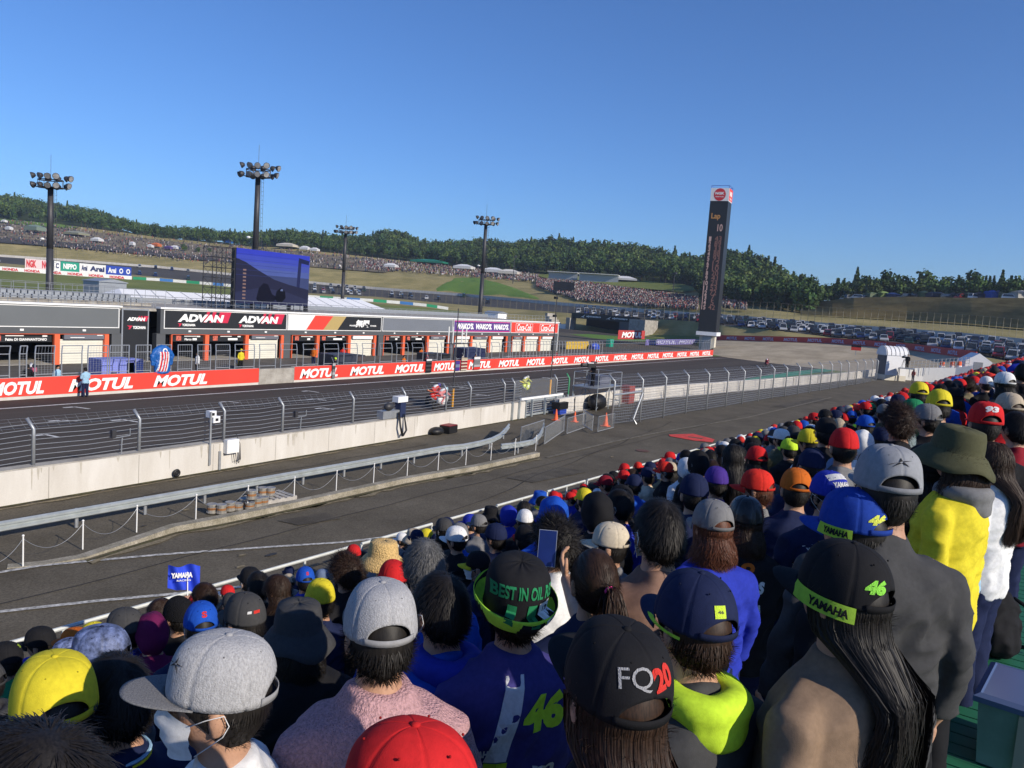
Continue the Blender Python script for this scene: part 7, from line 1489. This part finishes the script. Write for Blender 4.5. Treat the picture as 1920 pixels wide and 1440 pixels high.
def car(P, ang, kind, c, where, nrm=None, parts=True):
    nm, cc, _ = c; r = thing('parked_car', '%s %s parked %s' % (nm, NC[kind], where), 'car', tuple(P), ang, '%s %ss parked %s' % (nm, NC[kind], where)); b_, g_, w_, L_ = CARS[kind]
    if nrm is not None: xa = Vector((math.cos(ang), math.sin(ang), 0)); xa = (xa-nrm*xa.dot(nrm)).normalized(); ya = nrm.cross(xa); r.rotation_euler = Matrix((xa, ya, nrm)).transposed().to_euler()
    part('body', b_, r, None, cc); part('windows', g_, r)
    for x in (-L_/2+.75, L_/2-.8):
        for y in (-.76, .76): o = part('wheel', w_, r); o.location = (x, y, 0)
def row_at(t1, t2, px, v):
    P = [atD(px, interp(px, [k[0] for k in t], [k[1] for k in t]), interp(px, [k[0] for k in t], [k[2] for k in t])) for t in (t1, t2)]; return P[0].lerp(P[1], v)
ncar = 0; rn = random.Random(5)
def car_row(px0, px1, v, step, where, skip=.08, kinds=('hatch', 'van', 'saloon', 'suv', 'van'), turn=.9, cols_=None):
    global ncar
    px = px0
    while px < px1 and ncar < 298:
        P = row_at(T3, T4, px, v); Q = row_at(T3, T4, px+4, v); N_ = row_at(T3, T4, px, min(1, v+.2))-P; T_ = (Q-P).normalized(); nrm = T_.cross(N_).normalized()
        if nrm.z < 0: nrm = -nrm
        D = (P-CP).length; px += step*F/D*(.92+.16*rn.random())
        if rn.random() < skip: continue
        ang = math.atan2(N_.y, N_.x)+PI+rn.choice((0, PI))*0+(turn-.9)+rn.uniform(-.06, .06); car(P+nrm*.03, ang, rn.choice(kinds), rn.choices(CARC, [c[2] for c in CARC])[0], where, nrm); ncar += 1
for v in (.07, .24, .41, .58, .73): car_row(1350, 1925, v, 2.75, 'in the dense rows right of the tower', .12)
for v in (.1, .35, .6): car_row(1085, 1335, v, 2.9, 'in rows above the underpass', .15)
for v in (.12, .35, .6, .8): car_row(590, 690, v, 4.6, 'in rows right of the video screen', .15)
for v in (.15, .45): car_row(735, 782, v, 5, 'in the middle distance above the striped barrier', .15)
for v in (.1, .9): car_row(262, 378, v, 10, 'at the left above the blue sponsor board', .1)
car_row(800, 830, .3, 6, 'in the small group by the fourth mast', .0); car_row(915, 925, .4, 9, 'alone right of the fourth mast', 0); car_row(870, 1030, .93, 9, 'close against the white speedway wall', .2)
car_row(-20, 5, .15, 6, 'on the speedway at the far left edge', 0)
# ================================================================ CATCH FENCES OF THE SPEEDWAY
def catch(px0, px1, t, step, h, label, lean, m):
    r = thing('catch_fence', label, 'fence', tuple(atD(px0, interp(px0, [k[0] for k in t], [k[1] for k in t]), interp(px0, [k[0] for k in t], [k[2] for k in t])))); px = px0; P = []; n = 0
    while px < px1 and n < 98:
        p = atD(px, interp(px, [k[0] for k in t], [k[1] for k in t]), interp(px, [k[0] for k in t], [k[2] for k in t])); P.append(p); d = Vector((p.x, p.y, 0)).normalized(); MB().tube([p, p+Vector((0, 0, h-.8)), p+Vector((0, 0, h))-d*lean], .05, 4).build('post', m, r, True); px += step; n += 1
    d = [Vector((p.x, p.y, 0)).normalized() for p in P]
    for z in (h*.35, h*.7): MB().tube([p+Vector((0, 0, z)) for p in P], .018, 3).build('cable', m, r, True)
    MB().tube([p+Vector((0, 0, h))-e*lean for p, e in zip(P, d)], .03, 3).build('rail', m, r, True)
mf = mat('dull_fence', (.22, .2, .14), .7, metal=.2)
catch(1345, 1990, [(a, b-1911/c, c+1.5) for a, b, c in T4], 13, 4.4, 'long leaning catch fence above the speedway wall, right of the tower', 1.6, mf)
catch(560, 1330, [(a, b, c-1) for a, b, c in T3], 12, 4.0, 'long thin fence along the near edge of the speedway, middle', .2, mf); catch(-20, 540, [(a, b-1911/c, c+1.5) for a, b, c in T4], 11, 4, 'thin fence above the speedway wall at the left', .8, mf)
# ================================================================ HILLSIDE: spectators, tents, shelters, vehicles
TS = [T4, T5, T6, T7]
def ground_at(px, py):
    P = [(interp(px, [k[0] for k in t], [k[1] for k in t]), interp(px, [k[0] for k in t], [k[2] for k in t])) for t in TS]
    for (ya, da), (yb, db) in zip(P, P[1:]):
        if yb <= py <= ya: f_ = (ya-py)/(ya-yb+1e-9); A = atD(px, ya, da); B = atD(px, yb, db); return A.lerp(B, f_)
    return atD(px, P[-1][0], P[-1][1])
gs = []
for i in range(19):
    px = 818+i*10.8; yt = interp(px, (818, 850, 900, 960, 1013), (540, 522, 521, 537, 561)); yb = interp(px, (818, 1013), (546, 562)); gs.append([ground_at(px, lerp(yb, yt, j/6))+Vector((0, 0, .35 if 0 < j < 6 and 0 < i < 18 else -.1)) for j in range(7)])
mb = MB(); mb.loft(gs, False, False); struct(mb.build('green_slope', A_green, smooth=True))
mb = MB(); mb.box((0, 0, .55), (.34, .5, 1.1)); tc2 = [0]*6; n0 = len(mb.f); mb.ell((0, 0, 1.3), .16, .16, .2, 6, 4); tc2 += [1]*(len(mb.f)-n0)
TV2, TF2 = np.array(mb.v), mb.f
def region(n, top, bot, px0, px1, bright=.5):
    for _ in range(n):
        px = rn.uniform(px0, px1); a = interp(px, [k[0] for k in top], [k[1] for k in top]); b = interp(px, [k[0] for k in bot], [k[1] for k in bot])
        if b <= a: continue
        p = ground_at(px, lerp(a, b, rn.random())); c = rn.choice(((.42, .4, .4), (.3, .24, .24), (.02, .02, .03), (.04, .06, .12), (.28, .08, .07), (.24, .21, .17), (.45, .43, .42), (.1, .09, .09), (.17, .13, .09))) if rn.random() < bright else rn.choice(((.03, .03, .035), (.05, .05, .08), (.12, .1, .09)))
        h_items.append(((p.x, p.y, p.z+.6), rn.uniform(0, 6), rn.uniform(.85, 1.15), (c, rn.choice(((.02, .015, .012), (.35, .33, .3), (.25, .05, .05), (.03, .03, .05))))))
h_items = []
region(1500, [(-100, 405), (0, 414), (140, 428), (300, 449), (440, 464), (545, 470), (700, 487), (760, 494)], [(-100, 430), (0, 438), (140, 452), (300, 480), (440, 492), (545, 500), (700, 512), (760, 515)], -60, 760)
region(500, [(0, 435), (300, 475), (440, 490)], [(0, 455), (300, 488), (440, 500)], -40, 440)
region(1500, [(680, 487), (860, 505), (1010, 519)], [(680, 508), (860, 521), (1010, 533)], 680, 1010, .7)
o1 = mass('hillside_spectators', h_items, 'thousands of tiny spectators scattered over the left and middle hillside', M_crowd, TV2, TF2, tc2); h_items = []
region(4200, [(1003, 528), (1090, 534), (1200, 551), (1310, 567)], [(1003, 540), (1080, 566), (1200, 578), (1310, 585)], 1005, 1308, .75); region(160, [(1340, 560), (1400, 572)], [(1340, 580), (1400, 586)], 1340, 1400)
o2 = mass('grandstand_spectators', h_items, 'dense mass of tiny spectators on the hillside stand left of the tower', M_crowd, TV2, TF2, tc2)
def pavilion(px, py, w, h, c, label, name='canopy_tent', cat='tent', flat=False, d=None):
    p = ground_at(px, py); p.z += .3; r = thing(name, label, cat, tuple(p), YAW+PI/2-.3); d = d or w*.7
    if flat: mm = M_white; MB().loft([[Vector((x, y, z)) for y, z in ((-d/2, h), (d/2, h+.3), (d/2, h+.5), (-d/2, h+.2))] for x in (-w/2, w/2)]).build('roof', M_tent, r); MB().bb((-w/2+.3, -.1, 0), (w/2-.3, .2, h)).build('back_wall', M_gal, r)
    else: o_ = MB().loft([[Vector((x*k, y*k, z)) for x, y in ((-w/2, -d/2), (w/2, -d/2), (w/2, d/2), (-w/2, d/2))] for k, z in ((1, h), (.3, h+min(1.3, w*.18)))]).build('canopy', M_objp, r); colr(o_, c); o_ = MB().bb((-w/2+.1, -d/2+.1, h*.45), (w/2-.1, d/2-.1, h-.01)).build('side', M_objp, r); colr(o_, [v*.8 for v in c])
    for x in (-w/2+.1, w/2-.1): MB().tube([(x, -d/2+.15, 0), (x, -d/2+.15, h)], .06, 4).build('pole', M_gal, r)
pavilion(1055, 528, 17, 4, None, 'left long flat-roofed shelter above the hillside stand', 'shelter', 'shelter', True, 6); pavilion(1122, 532, 22, 4, None, 'right longer flat-roofed shelter above the hillside stand', 'shelter', 'shelter', True, 6)
p = ground_at(1056, 553); r = thing('stage_screen', 'black stage screen seen from behind amid the hillside stand', 'screen', tuple(p), YAW+PI/2-.3); MB().bb((-5, -.5, 1.5), (5, .5, 6)).build('panel', M_black, r)
for x in (-4, 4): MB().bb((x-.2, -.4, 0), (x+.2, .4, 1.5)).build('leg', M_dkmetal, r)
for a in ((17, 437, 4.5, 2.6, (.7, .7, .7), 'white box tent at the left edge of the hillside road'), (66, 441, 11, 4.5, (.2, .26, .2), 'long grey-green marquee left of the first mast on the hillside'), (8, 421, 4, 2, (.75, .75, .75), 'small white tent high on the left hillside'), (143, 446, 14, 2.2, (.3, .3, .2), 'long low pale roof right of the first mast'),
          (182, 458, 7, 2.4, (.7, .7, .68), 'white tent in the middle of the left hillside'), (293, 468, 6, 2.6, (.62, .16, .04), 'orange tent on the left hillside'), (248, 466, 3.5, 3, (.72, .72, .72), 'small tall white tent left of the orange one'), (282, 469, 4, 2.2, (.7, .7, .7), 'white tent touching the orange tent'), (316, 472, 5, 2.2, (.1, .06, .2), 'violet tent right of the orange one'), (328, 472, 6, 2.2, (.7, .7, .7), 'white tent just left of the three round bushes'),
          (364, 450, 6, 2.4, (.4, .42, .42), 'grey tent below the wood near the scaffold'), (430, 459, 5, 2.5, (.03, .15, .5), 'blue tent above the scaffold tower'), (540, 467, 14, 2.6, (.65, .6, .5), 'cream marquee just right above the video screen'), (572, 473, 7, 2.6, (.7, .7, .7), 'white tent above the right corner of the video screen'), (590, 475, 6, 2.4, (.7, .7, .7), 'white tent right of the video screen'),
          (733, 507, 8, 2.4, (.7, .7, .7), 'white tent low on the middle hillside'), (808, 497, 24, 2.0, (.02, .2, .13), 'long dark green windbreak on the middle hillside'), (870, 510, 12, 2.8, (.68, .68, .68), 'white marquee left of the fourth mast top'), (925, 517, 12, 2.8, (.68, .68, .68), 'white marquee right of the fourth mast'), (955, 520, 12, 2.6, (.65, .62, .55), 'cream marquee on the crest left of the hillside stand'), (1172, 530, 14, 1.6, (.66, .66, .66), 'low white roofs right of the long shelters')):
    pavilion(*a)
def crest(px, py, D, w, h, c, label, kind='tent'):
    p = atD(px, py, D); p.z = row_at(T5, T6, px, .97).z
    if kind == 'tent': 
        r = thing('canopy_tent', label, 'tent', tuple(p), YAW-PI/2+.1); o_ = MB().loft([[Vector((x*k, y*k, z)) for x, y in ((-w/2, -w/2), (w/2, -w/2), (w/2, w/2), (-w/2, w/2))] for k, z in ((1, h), (.3, h+.6))]).build('canopy', M_objp, r); colr(o_, c); o_ = MB().bb((-w/2+.1, -w/2+.1, .2), (w/2-.1, w/2-.1, h-.01)).build('side', M_objp, r); colr(o_, [v*.6 for v in c])
for a in ((1637, 552, 5, 2.3, (.15, .2, .1), 'dark olive box tent at the left of the right-hand crest'), (1655, 555, 3.5, 2.5, (.2, .28, .06), 'lime green tent on the right-hand crest'), (1673, 556, 4, 2, (.03, .06, .2), 'dark blue tent on the right-hand crest'), (1731, 558, 5.5, 2.6, (.15, .24, .1), 'light green tent alone in the middle of the right-hand crest'), (1752, 559, 6.5, 2.3, (.05, .07, .13), 'navy tent right of the light green tent'), (1786, 559, 5, 2, (.06, .08, .1), 'charcoal tent on the right-hand crest'),
          (1818, 560, 6, 2.2, (.07, .12, .11), 'grey-green tent on the right-hand crest'), (1838, 560, 6, 2.2, (.04, .04, .08), 'black tent left of the bright blue one'), (1863, 560, 5.5, 2.8, (.02, .12, .6), 'bright blue tent on the right-hand crest'), (1880, 561, 4, 2.6, (.3, .35, .2), 'pale olive tent beside the bright blue one'), (1912, 561, 6, 2.8, (.6, .58, .52), 'cream tent at the right end of the crest')):
    crest(a[0], a[1], interp(a[0], [1600, 1920], [300, 281])+2, *a[2:])
for px, c, l in ((1583, CARC[0], 'first'), (1594, CARC[4], 'x'), (1606, CARC[0], 'y'), (1620, CARC[1], 'z'), (1700, CARC[2], ''), (1712, CARC[2], ''), (1773, CARC[2], ''), (1800, CARC[5], ''), (1827, CARC[0], ''), (1893, CARC[0], '')):
    P = row_at(T5, T6, px, 1.0); car(P+Vector((0, 0, .02)), rn.uniform(0, 6), 'van' if c[0] != 'silver' else 'hatch', c, 'on the crest of the right-hand hill')
# ================================================================ TREES
def crown_quads(rr, n, kind, size):
    """leaf sprays spread through the crown's volume; returns vertices, faces, tone index"""
    vs = []; fs = []; tc = []; lobes = []
    if kind == 'broad':
        for i in range(9): a = rr.uniform(0, 2*PI); q_ = rr.uniform(0, .62); lobes.append((Vector((q_*math.cos(a)*3.4, q_*math.sin(a)*3.4, rr.uniform(4, 9.3))), rr.uniform(1.6, 2.9), rr.randint(0, 3)))
    for i in range(n):
        if kind == 'broad': c, r_, tn = rr.choice(lobes); d = Vector((rr.gauss(0, 1), rr.gauss(0, 1), rr.gauss(0, 1)*.85)).normalized(); p = c+d*r_*rr.uniform(.7, 1.08); t_ = tn
        else: h_ = rr.uniform(0, 1)**1.5; a = rr.uniform(0, 2*PI); tier = .8+.2*math.cos(h_*34); p = Vector((math.cos(a), math.sin(a), 0))*(1-h_)*3.1*tier*rr.uniform(.6, 1.05)+Vector((0, 0, 1.8+h_*10.5)); d = Vector((math.cos(a), math.sin(a), .4)); t_ = rr.randint(0, 3)
        n_ = (d+Vector((rr.gauss(0, .55), rr.gauss(0, .55), rr.gauss(0, .55)))).normalized(); u = n_.cross(Vector((rr.gauss(0, 1), rr.gauss(0, 1), rr.gauss(0, 1)))).normalized(); v = n_.cross(u); s_ = size*rr.uniform(.5, 1.2)
        b = len(vs); vs += [p-u*s_-v*s_*.6, p+u*s_*.8-v*s_*.7, p+u*s_+v*s_*.5, p+v*s_*.9, p-u*s_*.9+v*s_*.4]; fs.append((b, b+1, b+2, b+3, b+4)); tc.append(t_)
    return vs, fs, tc
def tone(k, v): base = ((.032, .062, .016), (.052, .09, .022), (.08, .125, .03), (.042, .078, .026))[k]; return tuple(c*v for c in base)
rr = random.Random(3); f_items = []
def forest_pt(px, t): return row_at(T6, T7, px, t)
variants = [crown_quads(random.Random(i), 240, 'broad' if i < 4 else 'cone', .62) for i in range(5)]
masses = {i: [] for i in range(5)}
def addtree(P, sc, vi=None, dark=1):
    vi = vi if vi is not None else (4 if rr.random() < .16 else rr.randint(0, 3)); v = rr.uniform(.7, 1.3)*dark; g_ = rr.uniform(.85, 1.2)
    masses[vi].append(((P.x, P.y, P.z-.6), rr.uniform(0, 6), sc, tuple((c[0]*g_, c[1], c[2]) for c in (tone(k, v) for k in range(4)))))
for px in np.arange(-290, 2190, 5.2): addtree(forest_pt(px, 1.0), rr.uniform(.85, 1.2) if px < 1520 else rr.uniform(.5, .8))
for _ in range(2300):
    px = rr.uniform(-290, 2190); t = rr.random()**.8*.98+.02; addtree(forest_pt(px, t), rr.uniform(.8, 1.15) if px < 1520 else rr.uniform(.45, .75))
for _ in range(160): px = rr.uniform(1310, 1530); addtree(row_at(T5, T6, px, rr.uniform(.35, 1)), rr.uniform(.6, 1.0))
for i, it in masses.items():
    vs, fs, tc = variants[i]; mass('woodland', it, ['rounded broadleaf trees of the far wood along the ridge', 'broad-crowned trees of the ridge wood', 'mixed green trees filling the ridge wood', 'paler trees of the ridge wood', 'dark conifers scattered in the ridge wood'][i], M_leaf, np.array(vs), fs, tc)
def crown_obj(i, n, size, kind):
    vs, fs, tc = crown_quads(random.Random(50+i), n, kind, size); me = bpy.data.meshes.new('crown'); me.from_pydata([tuple(v) for v in vs], [], fs); ca = me.color_attributes.new('Col', 'FLOAT_COLOR', 'CORNER'); k = 0; arr = []
    for f, t_ in zip(fs, tc): arr += [(*tone(t_, 1.0+.1*(i % 3)), 1)]*len(f)
    ca.data.foreach_set('color', np.array(arr).reshape(-1)); me.materials.append(M_leaf); return me
CROWNS = [crown_obj(i, 420, .55, 'broad') for i in range(3)]+[crown_obj(9, 420, .5, 'cone')]
TRUNKB = simple(lambda mb: (mb.tube([(0, 0, -.5), (.05, 0, 3), (.1, .1, 6.5)], [.32, .24, .1], 8), mb.tube([(.05, 0, 3), (1.2, .4, 5.5)], [.14, .05], 6), mb.tube([(.06, 0, 3.6), (-1.1, -.5, 6)], [.13, .05], 6)), M_bark); TRUNKC = simple(lambda mb: mb.tube([(0, 0, -.5), (0, 0, 11.8)], [.26, .03], 8), M_bark)
def tree(P, sc, i, label, group=None):
    r = thing('conifer_tree' if i == 3 else 'broadleaf_tree', label, 'tree', tuple(P), rr.uniform(0, 6), group); r.scale = (sc, sc, sc); part('crown', CROWNS[i], r); part('trunk', TRUNKC if i == 3 else TRUNKB, r)
for a, b, s_, l in ((345, 474, .62, 'largest and leftmost of three round bushes on the left hillside'), (371, 476, .45, 'middle one of three round bushes on the left hillside'), (393, 476, .4, 'smallest and rightmost of three round bushes on the left hillside')):
    P = ground_at(a, b); P.z -= 2*s_; tree(P, s_, 0, l)
for px, l in ((1262, 'tall pointed conifer on the skyline just left of the tower'), (1400, 'pointed conifer on the skyline right of the tower'), (1448, 'pointed conifer at the falling end of the big wood')): tree(forest_pt(px, .95), 1.25, 3, l)
for i, px in enumerate((1602, 1622, 1640, 1660, 1690, 1720, 1735, 1768, 1795, 1822, 1843, 1858, 1873, 1890, 1905, 1918)):
    tree(forest_pt(px, .35), (1.0 if i % 3 else 1.2)*(.8 if px < 1840 else .72), 3 if px > 1840 or i % 5 == 0 else i % 3, 'conifer rising above the tents on the right-hand crest' if px > 1840 or i % 5 == 0 else 'broadleaf tree behind the tents on the right-hand crest', 'conifers on the right-hand crest' if px > 1840 or i % 5 == 0 else 'broadleaf trees on the right-hand crest')
for k in range(110):
    px = 150+k*11.2+rr.uniform(-3, 3)
    if px > 1480: break
    tree(forest_pt(px, rr.uniform(-.02, .05)), rr.uniform(.7, 1.05), rr.randint(0, 2), 'broadleaf tree at the front edge of the ridge wood', 'broadleaf trees at the front edge of the ridge wood')
# hedge and posts at the far left, in front of the meadow
p = atD(38, 535, 215); tag(mass('dry_hedge', [((p.x+rr.uniform(-.8, .8)+d_*.47, p.y-d_*.88+rr.uniform(-.8, .8), -1.2), rr.uniform(0, 6), .33, ((.09, .06, .03), (.08, .055, .03), (.1, .07, .035), (.07, .055, .03))) for d_ in np.linspace(-14, 12, 60)], 'low brown hedge at the far left beside the meadow', M_leaf, np.array(variants[0][0]), variants[0][1], variants[0][2]), cat=None)

# ================================================================ AIR
hz = MB(); hz.bb((-1012, -1012, -2.4), (2012, 2012, 130)); o = hz.build('haze', M_black); m = bpy.data.materials.new('haze_air'); m.use_nodes = True; N = m.node_tree.nodes; N.remove(N['Principled BSDF'])
v = N.new('ShaderNodeVolumePrincipled'); v.inputs['Color'].default_value = (.75, .85, 1, 1); v.inputs['Density'].default_value = .0002; v.inputs['Anisotropy'].default_value = .3
m.node_tree.links.new(v.outputs[0], N['Material Output'].inputs['Volume']); o.data.materials.clear(); o.data.materials.append(m); o['kind'] = 'stuff'; o['label'] = 'thin pale blue haze in the air over the whole circuit'
